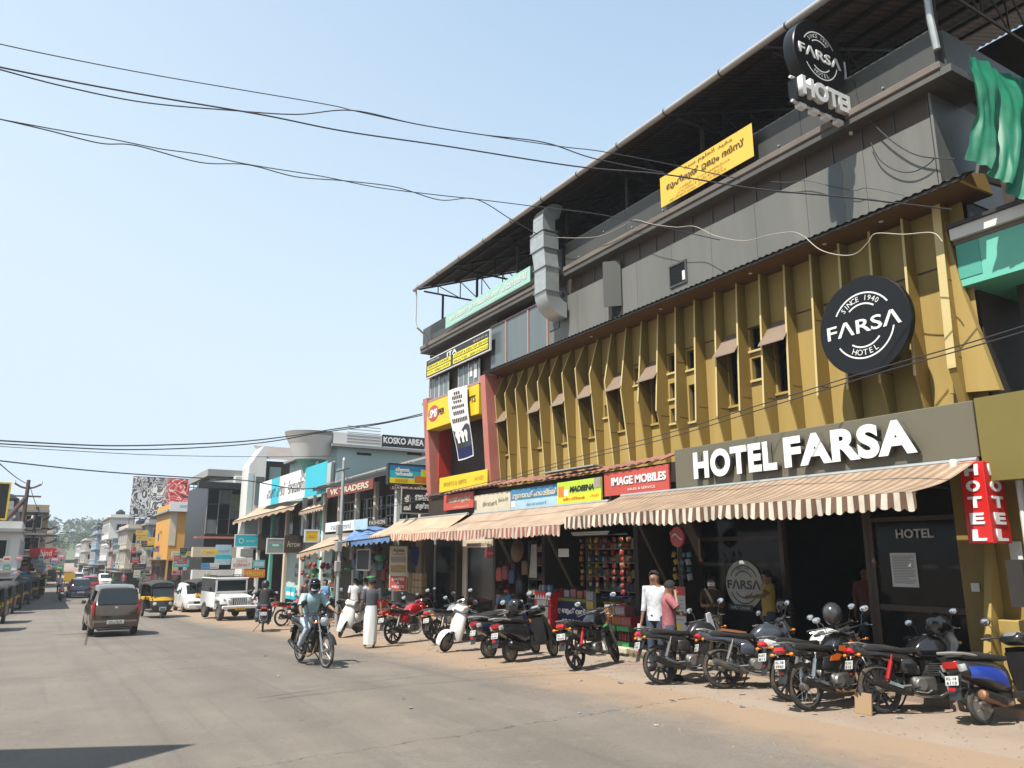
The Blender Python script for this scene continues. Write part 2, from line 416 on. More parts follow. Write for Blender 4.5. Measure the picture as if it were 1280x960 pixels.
M_GLASSD = pm('dark_glass', (.010, .010, .010), .10, var=.2, scale=1.2, spec=.16)
M_GLASSG = pm('grey_glass', (.13, .16, .165), .12, var=.22, scale=.7, spec=.6, streak=True, dirt=(.24, .26, .26), dirt_amt=.5)
M_INT = pm('interior_dark', (.018, .015, .013), .85, var=.3, scale=2)  # near black: the shade of interiors and openings is in this colour
M_INTB = pm('interior_brown', (.045, .03, .02), .7, var=.3, scale=2)  # brown darkened to carry indoor and under-roof shade, also used for dark furniture
M_HOOD = pm('hood_brown', (.235, .168, .12), .55, var=.12, scale=2.5, dirt=(.30, .225, .165), dirt_amt=.4)
M_PINKFR = pm('pink_mullion', (.42, .25, .22), .5, var=.1)
M_RED = pm('red_paint', (.55, .045, .028), .45, var=.08, scale=1.5, dirt=(.40, .05, .03), dirt_amt=.3)
M_REDL = pm('faded_red', (.50, .17, .13), .6, var=.1, scale=2, dirt=(.62, .30, .24), dirt_amt=.4)
M_YEL = pm('yellow_board', (.80, .57, .015), .45, var=.05, scale=2, dirt=(.7, .47, .02), dirt_amt=.3)
M_ROOFTILE = pm('clay_tile', (.30, .13, .085), .85, var=.25, scale=3, dirt=(.13, .08, .06), dirt_amt=.7, bump=.3)

hotel = thing('hotel_building', 'three storey hotel with gold vertical fins, grey cladding and wide roof', 'building', (0, 0, 0))
YR, YL = 5.55, 25.0
XW = 11.77
def wall_holes(mb, X, ya, yb, za, zb, holes, depth=.18):
    """front wall on plane X with real openings (ya<yb); holes (y0,y1,z0,z1) get reveals going back"""
    ys = sorted({ya, yb, *[h[0] for h in holes], *[h[1] for h in holes]}); zs = sorted({za, zb, *[h[2] for h in holes], *[h[3] for h in holes]})
    for i in range(len(ys) - 1):
        for j in range(len(zs) - 1):
            cy, cz = (ys[i] + ys[i + 1]) / 2, (zs[j] + zs[j + 1]) / 2
            if any(h[0] < cy < h[1] and h[2] < cz < h[3] for h in holes): continue
            mb.quad((X, ys[i], zs[j]), (X, ys[i + 1], zs[j]), (X, ys[i + 1], zs[j + 1]), (X, ys[i], zs[j + 1]))
    for (y0, y1, z0, z1) in holes:
        for a, b_ in (((y0, z0), (y1, z0)), ((y1, z0), (y1, z1)), ((y1, z1), (y0, z1)), ((y0, z1), (y0, z0))):
            mb.quad((X, a[0], a[1]), (X, b_[0], b_[1]), (X + depth, b_[0], b_[1]), (X + depth, a[0], a[1]))
# --- fin positions from the street end to the far end
fpx = [1181, 1136, 1095, 1057, 1022, 989, 959, 930, 902, 875, 852, 828, 805, 784, 763, 743, 724.5, 708.5, 692, 677, 663, 648.8, 635.6, 623, 614.6]
fY = []
for i, x in enumerate(fpx):
    fY.append(onX(x, 420 + (930 - x) * .22, 11.48).y)
a_, b_ = fY[1], fY[-2]; nF = len(fpx)
fY = [a_ + (b_ - a_) * (i - 1) / (nF - 3) if 0 < i < nF - 1 else fY[i] for i in range(nF)]
Z0, Z1 = 4.02, 7.42
def bay(i): return (fY[i] + .035, fY[i + 1] - .03)     # right fin edge .. left fin edge
# --- openings in the fin wall: (bay index counted from the right end, z0, z1)
openings = []
flap_bays = {5: (5.05, 6.42), 7: (5.0, 6.45), 11: (4.98, 6.40), 13: (4.98, 6.40), 15: (4.98, 6.42), 17: (4.98, 6.42), 19: (5.0, 6.42), 22: (5.0, 6.42)}
for bi, (z0, z1) in flap_bays.items(): y0, y1 = bay(bi); openings.append((y0 + .03, y1 - .02, z0, z1))
for bi, zz in {6: ((6.02, 6.5), (5.42, 5.85)), 9: ((6.0, 6.42), (4.85, 5.65)), 10: ((6.05, 6.45), (5.45, 5.8), (4.9, 5.22)), 12: ((6.0, 6.4),), 14: ((5.4, 5.7),)}.items():
    y0, y1 = bay(bi)
    for z0, z1 in zz: openings.append((y0 + .05, y1 - .03, z0, z1))
mb = MB(); wall_holes(mb, XW, YR + .35, 19.65, Z0 - .05, Z1 + .1, openings, .2)
mb.build('wall', M_GOLD_W, hotel, 0)
for (y0, y1, z0, z1) in openings:
    p = MB().bb(XW + .12, XW + .14, y0 + .025, y1 - .025, z0 + .025, z1 - .025).build('window', M_GLASSD, hotel, 0)
    f = MB()
    f.bb(XW + .09, XW + .15, y0, y1, z0, z0 + .03).bb(XW + .09, XW + .15, y0, y1, z1 - .03, z1).bb(XW + .09, XW + .15, y0, y0 + .03, z0 + .03, z1 - .03).bb(XW + .09, XW + .15, y1 - .03, y1, z0 + .03, z1 - .03)
    if z1 - z0 > 1: f.bb(XW + .10, XW + .15, (y0 + y1) / 2 - .012, (y0 + y1) / 2 + .012, z0 + .03, z1 - .03)
    f.build('window_frame', M_STEEL, p, 0)
    MB().bb(XW - .05, XW + .08, y0 - .03, y1 + .03, z0 - .06, z0 - .015).build('sill', M_EDGE if z1 - z0 < 1 else M_GOLD_W, p, 0)
for bi in flap_bays:
    y0, y1 = bay(bi); z1 = flap_bays[bi][1]
    # thin sheet-metal hood propped out over the window
    h = MB(); e = .006
    h.prism([(0, 0), (-.40, -.50), (-.405, -.525), (-.0, -.03)], lambda u, v, d: (XW + u - .01, d, z1 + .02 + v), y0 - .045, y1 + .03)
    hd = h.build('window_hood', M_HOOD, hotel, 0)
    MB().tube([(XW - .40, y1 - .02, z1 - .46), (XW + .02, y1 - .02, z1 - .75)], .008, 5).build('prop', M_STEEL, hd, 0)
# --- fins
def fin_prof(Y):
    t = min(1, max(0, (Y - 12.0) / 3.6))
    kz = 4.80 + t * 1.93
    dk = .36 + .05 * t
    dt = .23 - .13 * t
    db = .13 + .05 * t
    return [(0, Z0 - .04), (-db, Z0 - .04), (-dk, kz), (-dt, Z1 + .02), (0, Z1 + .02)], kz, dk, t
for i, y in enumerate(fY):
    pr, kz, dk, t = fin_prof(y)
    f = MB(); th = .015 if i else .06
    f.prism(pr, lambda u, v, d: (XW + u, y + d, v), -th, th)
    fo = f.build('fin', M_GOLD, hotel, 0)
    for zj in ((5.05,) if i % 2 else (4.92, 6.15)): MB().bb(XW - .26, XW - .005, y - th - .0025, y - th + .001, zj, zj + .012).build('sheet_joint', M_BROWNP, fo, 0)
    lo = [(-dk, kz - .05)] if t < .4 else [(-pr[1][0] * -1, Z0)]      # pale edging strip: stops at the kink on the street-end fins
    ln = [lo[0], (-dk, kz), (pr[3][0], Z1)]
    MB().prism([(u - .008, v) for u, v in ln] + [(u + .004, v) for u, v in reversed(ln)], lambda u, v, d: (XW + u, y + d, v), -th - .005, th + .005).build('edging', M_EDGE, fo, 0)
# faint horizontal joint lines on the wall
for i in range(nF - 1):
    y0, y1 = bay(i)
    if i in flap_bays: continue
    MB().bb(XW - .012, XW + .01, y0, y1, 6.46, 6.485).build('joint_strip', M_BROWNP, hotel, 0)
# --- soffit of the mid canopy (boards one by one), its sheet roof and end cap
for k in range(17):
    y0 = YR + .0 + k * .845; y1 = min(y0 + .838, 19.95)
    if y0 > 19.9: break
    MB().bb(11.02, XW + .2, y0, y1, 7.42, 7.44).build('soffit_board', M_SOFFIT, hotel, 0)
for k, yy in enumerate([7.0, 8.1, 9.8, 12.4, 15.0]):
    MB().lathe([(0, -.006), (.035, -.006), (.04, 0)], (11.35, yy, 7.417), (0, 0, 1), 12).build('downlight', M_WHITE, hotel, 20)
mb = MB()   # corrugated sheet above the soffit, sloping up to the cladding
NC = 96
def corr(u, v):
    y = 5.4 + 14.6 * u; ph = (u * NC) % 1
    h = .022 if ph < .3 else 0
    return (10.97 + .36 * v, y, 7.455 + .14 * v + h)
mb.grid(corr, NC * 4, 1)
mb.build('canopy_sheet', M_SHEET, hotel, 0)
MB().bb(11.0, 11.03, YR - .05, 19.97, 7.405, 7.45).build('canopy_fascia', M_STEEL, hotel, 0)
MB().prism([(11.03, 7.40), (11.9, 7.40), (11.72, 7.70), (11.3, 7.60)], lambda u, v, d: (u, d, v), YR - .06, YR - .02).build('canopy_end', M_GOLD_W, hotel, 0)
# --- grey cladding panels
ZA, ZB, XA = 7.5, 8.78, 11.3
pY = [5.97] + [5.97 + 1.19 * k for k in range(1, 9)] + [16.2]
for i in range(len(pY) - 1):
    y0, y1 = pY[i] + .004, pY[i + 1] - .004
    if y0 < 8.4 < y1 or y0 < 7.2 < y1: pass
    MB().bb(XA, XA + .06, y0, y1, ZA, ZB + random.uniform(-.006, .006)).build('cladding_panel', M_ACP, hotel, 0)
# torn strip where the backing shows
tr = [(7.62, 7.62), (7.58, 7.9), (7.62, 8.2), (7.56, 8.5), (7.60, 8.775), (7.90, 8.775), (7.88, 8.4), (7.91, 8.15), (7.86, 7.95), (7.80, 7.9), (7.78, 7.64)]
MB().prism(tr, lambda u, v, d: (d, u, v), XA - .004, XA + .02).build('exposed_backing', M_BLUEGREY, hotel, 0)
# return of the cladding round the street corner, lit triangular flange
MB().bb(XA + .003, 14, 5.92, 5.96, ZA, 9.2).build('cladding_return', M_ACP, hotel, 0)
MB().prism([(11.62, 7.62), (12.5, 7.7), (12.35, 8.9), (12.2, 8.95)], lambda u, v, d: (u, d, v), 5.55, 5.6).build('cladding_flange', M_ACP2, hotel, 0)
# strip panels under the ledge, the ledge's shadow put into their dark brown
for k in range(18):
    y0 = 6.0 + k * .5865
    MB().bb(XA + .05, XA + .08, y0, y0 + .575, ZB - .02, 9.22).build('shade_strip_panel', M_BROWNP, hotel, 0)
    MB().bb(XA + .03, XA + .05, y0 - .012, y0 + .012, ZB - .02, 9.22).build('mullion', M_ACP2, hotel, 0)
# small broken window and the open shutter
wv = MB().bb(XA - .012, XA - .004, 11.5, 11.97, 7.80, 8.24).build('window', M_GLASSD, hotel, 0)
f = MB()
for (a, b2, c, d) in ((11.46, 12.0, 7.76, 7.80), (11.46, 12.0, 8.24, 8.28), (11.46, 11.5, 7.80, 8.24), (11.97, 12.0, 7.80, 8.24)): f.bb(XA - .03, XA - .001, a, b2, c, d)
f.build('window_frame', M_ACP2, wv, 0)
MB().bb(XA - .02, XA - .015, 11.52, 11.6, 7.84, 8.05).build('broken_pane', M_WHITEP, wv, 0)
MB().bb(XA - .008, XA - .004, 13.65, 14.2, 7.64, 8.98).build('shutter_opening', M_INT, hotel, 0)  # flat dark sheet, coloured as the shade inside the opening
MB().prism([(0, 0), (-.30, .30), (-.32, .29), (-.02, -.02)], lambda u, v, d: (XA - .01 + u, 13.68 + v, d), 7.85, 9.0).build('open_shutter', M_ACP2, hotel, 0)
# --- ledge and parapet (two lengths)
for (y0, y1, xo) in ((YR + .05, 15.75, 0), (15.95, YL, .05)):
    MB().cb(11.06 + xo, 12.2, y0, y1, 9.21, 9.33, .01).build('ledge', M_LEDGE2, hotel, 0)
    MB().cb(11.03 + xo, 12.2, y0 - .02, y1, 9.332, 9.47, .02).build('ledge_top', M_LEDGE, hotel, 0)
    n = max(1, round((y1 - y0) / 2.4)); dy = (y1 - y0) / n
    for k in range(n): MB().bb(11.2 + xo, 11.34 + xo, y0 + .12 + k * dy, y0 + .12 + (k + 1) * dy - .008, 9.47, 10.18).build('parapet_panel', M_ACP2, hotel, 0)
MB().bb(11.345, 17, YR + .08, YR + .2, 9.47, 10.16).build('parapet_return', M_ACP2, hotel, 0)
MB().prism([(11.06, 9.215), (12.2, 9.215), (12.2, 9.34), (11.06, 9.34)], lambda u, v, d: (u, d, v), YR - .12, YR + .045).build('ledge_return', M_LEDGE2, hotel, 0)
for k in range(9):
    yy = 6.6 + k * 1.08
    MB().lathe([(0, -.03), (.018, -.03), (.018, 0)], (11.2, yy, 9.62 + .3 * (k % 3 == 1)), (1, 0, 0), 8).build('bolt', M_GALV, hotel)
# --- far bay: grey glazing with pink mullions
gl = [(16.9, 17.9), (17.9, 19.15), (19.15, 20.12)]
for (y0, y1) in gl:
    g_ = MB().bb(XA + .01, XA + .03, y0 + .03, y1 - .03, 7.5, 8.95).build('glazing_pane', M_GLASSG, hotel, 0)
    f = MB(); f.bb(XA - .02, XA + .04, y0 - .03, y0 + .03, 7.5, 8.97).bb(XA - .02, XA + .04, y0 + .03, y1 - .03, 8.95, 8.99); f.build('mullion', M_PINKFR, g_, 0)
MB().bb(XA + .012, XA + .05, 16.2, 16.87, 7.5, 8.95).build('cladding_panel', M_ACP, hotel, 0)
MB().prism([(16.35, 8.0), (16.82, 8.0), (16.88, 8.9), (16.25, 8.9)], lambda u, v, d: (d, u, v), XA - .008, XA + .01).build('exposed_backing', M_BLUEGREY, hotel, 0)
# --- body of the building behind, floors, terrace
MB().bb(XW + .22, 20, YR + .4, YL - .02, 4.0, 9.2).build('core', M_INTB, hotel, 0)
MB().bb(XA + .09, 20, YR + .4, YL - .02, 9.205, 9.46).build('terrace_slab', M_LEDGE2, hotel, 0)
MB().bb(16.5, 16.7, YR, YL, 9.46, 12.9).build('terrace_back_wall', M_INTB, hotel, 0)  # deep shade under the roof is put into the dark brown
MB().bb(11.5, 20, YL - .019, YL, 4.0, 9.2).build('end_wall', M_LEDGE, hotel, 0)
# --- big sheet roof over the terrace
rs = .36
def roof(u, v):
    x = 10.5 + 8.0 * v; y = 1.5 + 22.75 * u; ph = (u * 150) % 1
    return (x, y, 11.36 + rs * (x - 10.5) + (.03 if ph < .35 else 0))
mb = MB(); mb.grid(roof, 600, 1); rf = mb.build('roof', M_SHEET, hotel, 0)
mb = MB(); mb.tube([(10.45, 1.5, 11.30), (10.45, 24.2, 11.30)], .07, 12); mb.build('gutter', M_PIPE, rf)
for k in range(14):
    yy = 3.0 + k * 1.6
    MB().lathe([(.072, -.015), (.08, -.015), (.08, .015), (.072, .015)], (10.45, yy, 11.30), (0, 1, 0), 12).build('gutter_clip', M_STEEL, rf)
mb = MB()
for k in range(7):
    x = 11.1 + k * .95; z = 11.36 + rs * (x - 10.5) - .05; mb.bb(x - .03, x + .03, 1.5, 24.1, z - .05, z + .03)
mb.build('purlin', M_STEEL, rf, 0)
for k in range(9):
    yy = 3.2 + k * 2.6; mb = MB()
    z = lambda x: 11.36 + rs * (x - 10.5) - .09
    mb.tube([(10.55, yy, z(10.55)), (17.5, yy, z(17.5))], .035, 6)
    mb.tube([(10.75, yy, 11.25), (16.5, yy, 11.25)], .032, 6)
    for j in range(6):
        xa = 11.3 + j * .9; mb.tube([(xa, yy, 11.25), (xa, yy, z(xa))], .02, 5); mb.tube([(xa, yy, z(xa)), (xa + .9, yy, 11.25)], .018, 5)
    mb.tube([(11.5, yy, 9.47), (11.5, yy, 11.25)], .045, 8)
    mb.build('truss', M_STEEL, rf)
MB().tube([(10.45, 24.12, 11.3), (10.5, 24.12, 11.2), (10.5, 24.12, 10.1), (10.55, 24.1, 9.9), (11.2, 24.6, 9.75)], .035, 8).build('downpipe', M_WHITE, hotel)
MB().tube([(11.02, 5.62, 11.3), (11.02, 5.62, 10.25), (11.1, 5.62, 9.7)], .055, 10).build('downpipe', M_GALV, hotel)
# --- ITA bay: windows under the black sign, then the yellow band, slanted red frame, lower band
wz0, wz1 = 7.30, 8.12
MB().bb(XA + .12, XA + .16, 19.9, 24.4, wz0, 9.2).build('wall', M_INTB, hotel, 0)
for k in range(6):
    y0 = 20.05 + k * .73
    if k == 3 or k == 0: continue
    p = MB().bb(XA - .01, XA + .0, y0 + .02, y0 + .70, wz0 + .02, wz1).build('window', M_GLASSG, hotel, 0)
    f = MB()
    f.bb(XA - .03, XA + .01, y0, y0 + .02, wz0, wz1).bb(XA - .03, XA + .01, y0 + .70, y0 + .725, wz0, wz1).bb(XA - .025, XA + .01, y0 + .35, y0 + .365, wz0 + .02, wz1)
    f.build('window_frame', M_WHITE, p, 0)
MB().bb(XA - .025, XA - .015, 21.25, 21.42, 7.65, 7.95).build('pasted_paper', M_WHITEP, hotel, 0)
MB().bb(XA - .025, XA - .015, 20.95, 21.12, 7.55, 8.0).build('pasted_paper', M_WHITEP, hotel, 0)
MB().bb(XA - .25, 11.8, 19.95, 24.6, 7.22, 7.298).build('ledge', M_PINKFR, hotel, 0)
# slanted red side frames
for y0, y1 in ((19.92, 20.22), (24.1, 24.42)):
    MB().prism([(-.15, 7.4), (-.30, 7.4), (-.05, 4.0), (.35, 4.0), (.35, 7.4)], lambda u, v, d: (11.3 + u, d, v), y0, y1).build('red_frame', M_REDL if y0 < 20 else M_REDL, hotel, 0)
MB().bb(11.5, 12.2, 20.25, 20.3, 4.5, 6.3).build('red_side', M_RED, hotel, 0)
MB().bb(11.5, 12.6, 24.05, 24.095, 4.5, 6.3).build('red_side', M_RED, hotel, 0)
MB().bb(12.58, 12.62, 22.6, 24.05, 4.3, 6.4).build('red_wall', M_RED, hotel, 0)
MB().bb(12.6, 12.64, 20.3, 22.6, 4.3, 6.4).build('recess_wall', M_INT, hotel, 0)
MB().bb(12.5, 12.56, 22.55, 22.62, 4.3, 6.4).build('recess_post', M_WHITE, hotel, 0)
for yy in (20.9, 21.5, 22.0): MB().bb(12.5, 12.54, yy, yy + .04, 4.3, 6.4).build('recess_post', M_GALV, hotel, 0)
MB().bb(11.2, 12.6, 20.2, 24.1, 4.0, 4.06).build('balcony_floor', M_LEDGE, hotel, 0)
# --- pilaster and end column at the street corner of the ground floor
MB().bb(11.62, 12.3, 5.0, 6.55, .1, 3.35).build('pilaster', M_GOLD, hotel, 0)
MB().prism([(11.0, .12), (11.615, .12), (11.615, 2.45)], lambda u, v, d: (u, d, v), 6.02, 6.12).build('buttress_fin', M_GOLD_W, hotel, 0)
MB().cb(11.35, 11.615, 5.0, 5.98, .12, 1.15, .01).build('pilaster_base', M_GOLD_W, hotel, 0)
MB().bb(11.0, 11.6, 3.6, 5.72, 3.0, 4.16).build('gold_fascia', pm('olive_panel', (.20, .16, .036), .5, var=.08, scale=1.2, dirt=(.17, .13, .03), dirt_amt=.5), hotel, 0)
P_ = [onX(*p, 11.6) for p in ((1176, 262), (1203, 363), (1250, 487), (1186, 492))]
MB().prism([(p.y, p.z) for p in P_], lambda u, v, d: (d, u, v), 11.6, 11.72).build('corner_panel', M_GOLD_W, hotel, 0)
MB().bb(12.3, 12.4, 2.5, 5.55, .1, 9.2).build('side_wall', M_INTB, hotel, 0)
# --- ground floor: beam, ceiling, dividing walls, back wall
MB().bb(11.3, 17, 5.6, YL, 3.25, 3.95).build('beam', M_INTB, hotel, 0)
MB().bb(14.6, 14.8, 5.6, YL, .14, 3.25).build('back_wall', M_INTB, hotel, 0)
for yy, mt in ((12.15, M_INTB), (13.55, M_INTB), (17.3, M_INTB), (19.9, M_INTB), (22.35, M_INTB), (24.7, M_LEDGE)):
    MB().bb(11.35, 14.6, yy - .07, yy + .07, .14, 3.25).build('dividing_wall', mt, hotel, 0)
# hotel shopfront: dark brown frames and glass
M_FRB = pm('brown_frame', (.06, .032, .018), .45, var=.2, scale=4)
for yy in (6.62, 8.1, 8.18, 9.95, 12.05): MB().bb(11.82, 11.94, yy - .045, yy + .045, .14, 3.25).build('door_frame', M_FRB, hotel, 0)
MB().bb(11.83, 11.93, 6.66, 8.06, 1.15, 1.24).build('door_frame', M_FRB, hotel, 0)
MB().bb(11.83, 11.93, 9.99, 12.0, 2.3, 2.38).build('door_frame', M_FRB, hotel, 0)
MB().bb(11.83, 11.93, 6.66, 8.06, 2.55, 2.62).build('door_frame', M_FRB, hotel, 0)
for (y0, y1, z0, z1) in ((6.67, 8.05, .14, 1.15), (6.67, 8.05, 1.24, 2.55), (6.67, 8.05, 2.62, 3.25), (10.0, 12.0, .14, 2.3), (10.0, 12.0, 2.38, 3.25)):
    MB().bb(11.87, 11.885, y0, y1, z0, z1).build('shop_glass', M_GLASSD, hotel, 0)
# clay tile lip above the shop signs
k = 0; yy = 12.2
mb = None
while yy < 22.6:
    sag = -.05 * math.sin((yy - 12) * .55) + random.uniform(-.015, .015) - .006 * (yy - 12)
    mb = MB()
    for r_ in range(2):
        mb.loft([[(10.98 + .42 * j + .02 * r_, yy + .26 * a / 5, 3.98 + sag + .16 * j + .035 * math.sin(PI * a / 5) + .0 * r_) for a in range(6)] for j in (0, 1)] if r_ == 0 else
                [[(10.98 + .42 * j + .02, yy + .26 * a / 5, 3.96 + sag + .16 * j + .035 * math.sin(PI * a / 5)) for a in range(6)] for j in (0, 1)], closed=False)
    mb.build('roof_tile', M_ROOFTILE, hotel, 60); yy += .262
MB().bb(11.02, 11.3, 14.6, 16.9, 4.10, 4.13).build('cover_sheet', M_GALV, hotel, 0)
# ================================================================ signs, awnings, duct on the hotel
M_BOARDG = pm('greige_board', (.155, .138, .094), .45, var=.05, scale=1.0, dirt=(.19, .17, .12), dirt_amt=.45, streak=True)
M_LETW = pm('letter_white', (.86, .86, .84), .35, var=.03, scale=5)
M_LETSIDE = pm('letter_side', (.10, .095, .085), .5)
M_SIGNRED = pm('sign_red', (.66, .02, .018), .3, var=.06, scale=2)
M_MOBRED = pm('mobile_red', (.55, .085, .06), .5, var=.08, scale=1.2, dirt=(.62, .16, .12), dirt_amt=.4)
M_ORANGEY = pm('banner_yellow', (.83, .52, .07), .55, var=.05, scale=1.5)
M_INK = pm('dark_ink', (.05, .022, .012), .6)
M_LIME = pm('lime_print', (.50, .66, .04), .45, var=.12, scale=3)
M_YPRINT = pm('yellow_print', (.85, .72, .03), .45, var=.06, scale=3)
M_BLUEP = pm('blue_print', (.05, .22, .42), .45, var=.2, scale=2)
M_SKYP = pm('sky_print', (.42, .60, .70), .5, var=.2, scale=2.5)
M_CYAN = pm('cyan_print', (.02, .50, .62), .45, var=.1, scale=2)
M_NAVY = pm('navy_print', (.012, .018, .085), .7, var=.1, spec=.2)
M_GREENB = pm('pale_green_banner', (.36, .62, .52), .5, var=.12, scale=1.5)
M_ORANGE = pm('orange_print', (.70, .22, .03), .5, var=.2, scale=6)
M_BROWNR = pm('maroon_print', (.22, .035, .025), .55, var=.12, scale=2)
M_CREAM = pm('cream_print', (.66, .58, .44), .55, var=.15, scale=2, dirt=(.5, .42, .3), dirt_amt=.5)
M_SILVER = pm('silver_letter', (.55, .54, .50), .35, .3)
M_TAUPE = pm('taupe_print', (.36, .31, .25), .55, var=.25, scale=4)

def onrect(X, p1, p2, p3, p4):
    """TL, TR, BR, BL photo points on a facade plane -> left Y, right Y, bottom z, top z"""
    a, b, c, d = (onX(*p, X) for p in (p1, p2, p3, p4))
    return (a.y + d.y) / 2, (b.y + c.y) / 2, (c.z + d.z) / 2, (a.z + b.z) / 2
def fsign(label, X, rect, board, lines=(), **k):
    yl, yr, z0, z1 = rect
    return sign(label, frame_X(X, yl, z0), yl - yr, z1 - z0, board, lines, **k)

# --- HOTEL FARSA fascia board with raised white letters
t = thing('hotel_sign_board', 'long greige fascia board with raised white HOTEL FARSA letters', 'sign', frame_X(11.0, 11.8, 3.34).translation)
t.matrix_local = frame_X(11.0, 11.8, 3.34)
W_, H_ = 6.05, .80
MB().cb(0, W_, 0, H_, -.28, 0, .012).build('board', M_BOARDG, t, 0)
def raised(txt, x0, x1, y0, y1, dep, bold, mt=M_LETW):
    n = len(txt); out = []
    # lay the word out at its natural spacing, then fit it in x0..x1
    whole = text_mesh(txt, 1, mt, 0, bold, 'LEFT', space=1.1, res=5); xs = [v.co.x for v in whole.vertices]; X0, X1 = min(xs), max(xs)
    ysall = [v.co.y for v in whole.vertices]; Y0, Y1 = min(ysall), max(ysall)
    kx = (x1 - x0) / (X1 - X0); ky = (y1 - y0) / (Y1 - Y0)
    for i, ch in enumerate(txt):
        pre = text_mesh(txt[:i + 1], 1, mt, 0, bold, 'LEFT', space=1.1, res=5); pmax = max(v.co.x for v in pre.vertices)
        me = text_mesh(ch, 1, mt, dep / 2, bold, 'LEFT', res=5); cx = [v.co.x for v in me.vertices]; off = pmax - max(cx)
        for v in me.vertices: v.co.x = x0 + (v.co.x + off - X0) * kx; v.co.y = y0 + (v.co.y - Y0) * ky; v.co.z += dep / 2 + .03
        me.materials.append(M_LETSIDE)
        for p in me.polygons: p.material_index = 0 if p.normal.z > .5 else 1
        put('letter', me, t)
raised('HOTEL', .66, 2.70, .13, .66, .10, .05)
raised('FARSA', 2.86, 5.26, .14, .675, .10, .05)

# --- round black disc sign
def farsa_disc(t, rad, M, thick, rim):
    """round FARSA emblem drawn on its local xy plane, facing +z"""
    def add(o): o.matrix_local = M @ o.matrix_local; return o
    add(MB().lathe([(0, -thick), (rad * .99, -thick), (rad, -thick + .01), (rad, -.012), (rad * .985, 0), (0, 0)], (0, 0, 0), (0, 0, 1), 64).build('disc', rim, t, 30))
    def arc(r0, r1, a0, a1, n=28):
        mb = MB()
        P = [((r0 if k == 0 else r1) * math.cos(R(a0 + (a1 - a0) * i / n)), (r0 if k == 0 else r1) * math.sin(R(a0 + (a1 - a0) * i / n)), .004 + .006 * (k == 9)) for i in range(n + 1) for k in (0, 1)]
        mb._add(P, [(2 * i, 2 * i + 1, 2 * i + 3, 2 * i + 2) for i in range(n)])
        add(mb.build('ring_line', M_LETW, t, 0))
    for (r, a0, a1) in ((.66, 32, 150), (.66, 212, 346), (.44, 52, 128), (.44, 232, 318)): arc(rad * (r - .016), rad * (r + .016), a0, a1)
    add(put('lettering', text_fit('F\u039bRS\u039b', rad * 1.62, rad * .30, M_LETW, .012, .012), t, loc=(0, -.01, .012)))
    def curved(txt, r, amid, step, size, flip):
        for i, ch in enumerate(txt):
            if ch == ' ': continue
            a = amid + (i - (len(txt) - 1) / 2) * step * (-1 if not flip else 1)
            me = text_mesh(ch, size, M_LETW, 0, 0)
            rot = R(a - 90) if not flip else R(a + 90)
            for v in me.vertices:
                x, y = v.co.x, v.co.y
                v.co.x = r * math.cos(R(a)) + x * math.cos(rot) - y * math.sin(rot); v.co.y = r * math.sin(R(a)) + x * math.sin(rot) + y * math.cos(rot); v.co.z = .006
            add(put('letter', me, t))
    curved('SINCE 1940', rad * .55, 93, 9.4, rad * .155, False)
    curved('HOTEL', rad * .555, 270, 12.5, rad * .165, True)
t = thing('disc_sign', 'large round black FARSA sign hung in front of the gold fins', 'sign', (11.05, 7.32, 5.66))
farsa_disc(t, .82, frame_X(0, 0, 0), .12, M_BLACK)
for dy, dz in ((-.4, .3), (.4, .3), (-.4, -.3), (.4, -.3)): MB().tube([(.10, dy, dz), (.62, dy, dz)], .02, 6).build('bracket', M_STEEL, t)
# --- projecting sign on the ledge, facing along the street
yy = onX(1056, 115, 11.12).y
t = thing('projecting_sign', 'double sided round FARSA sign above HOTEL lettering, projecting from the ledge', 'sign', (0, 0, 0))
pl_, pr_ = onY(992, 66, yy), onY(1056, 95, yy)
t.location = ((pl_.x + pr_.x) / 2 + .02, yy, onY(1024, 70, yy).z); RS = (pr_.x - pl_.x) / 2 / .50
t.scale = (RS, RS, RS)
farsa_disc(t, .50, frame_Y(0, 0, 0), .16, M_BLACK)
put('lettering', text_fit('HOTEL', 1.02, .26, M_LETW, .05, .05), t, M=frame_Y(-.02, .02, -.60))
MB().bb(-.52, .56, .0, .12, -.62 - .16, -.62 + .14).build('backing', M_BLACK, t, 0)
mb = MB()
for z_ in (-.78, -.45): mb.tube([(-.55, .06, z_), (.62, .06, z_)], .02, 6)
mb.tube([(.58, .06, -.9), (.58, .06, .15)], .025, 6); mb.tube([(-.5, .06, -.8), (-.5, .06, -.45)], .02, 6)
mb.build('frame', M_WHITE, t)
for k in range(5): MB().bb(-.45 + k * .24, -.33 + k * .24, .02, .10, -.84, -.785).build('bulb_socket', M_LETW, t, 0)
MB().tube([(.55, .06, -.5), (1.0 - 0, .2, -.75)], .025, 6).build('stay', M_STEEL, t)

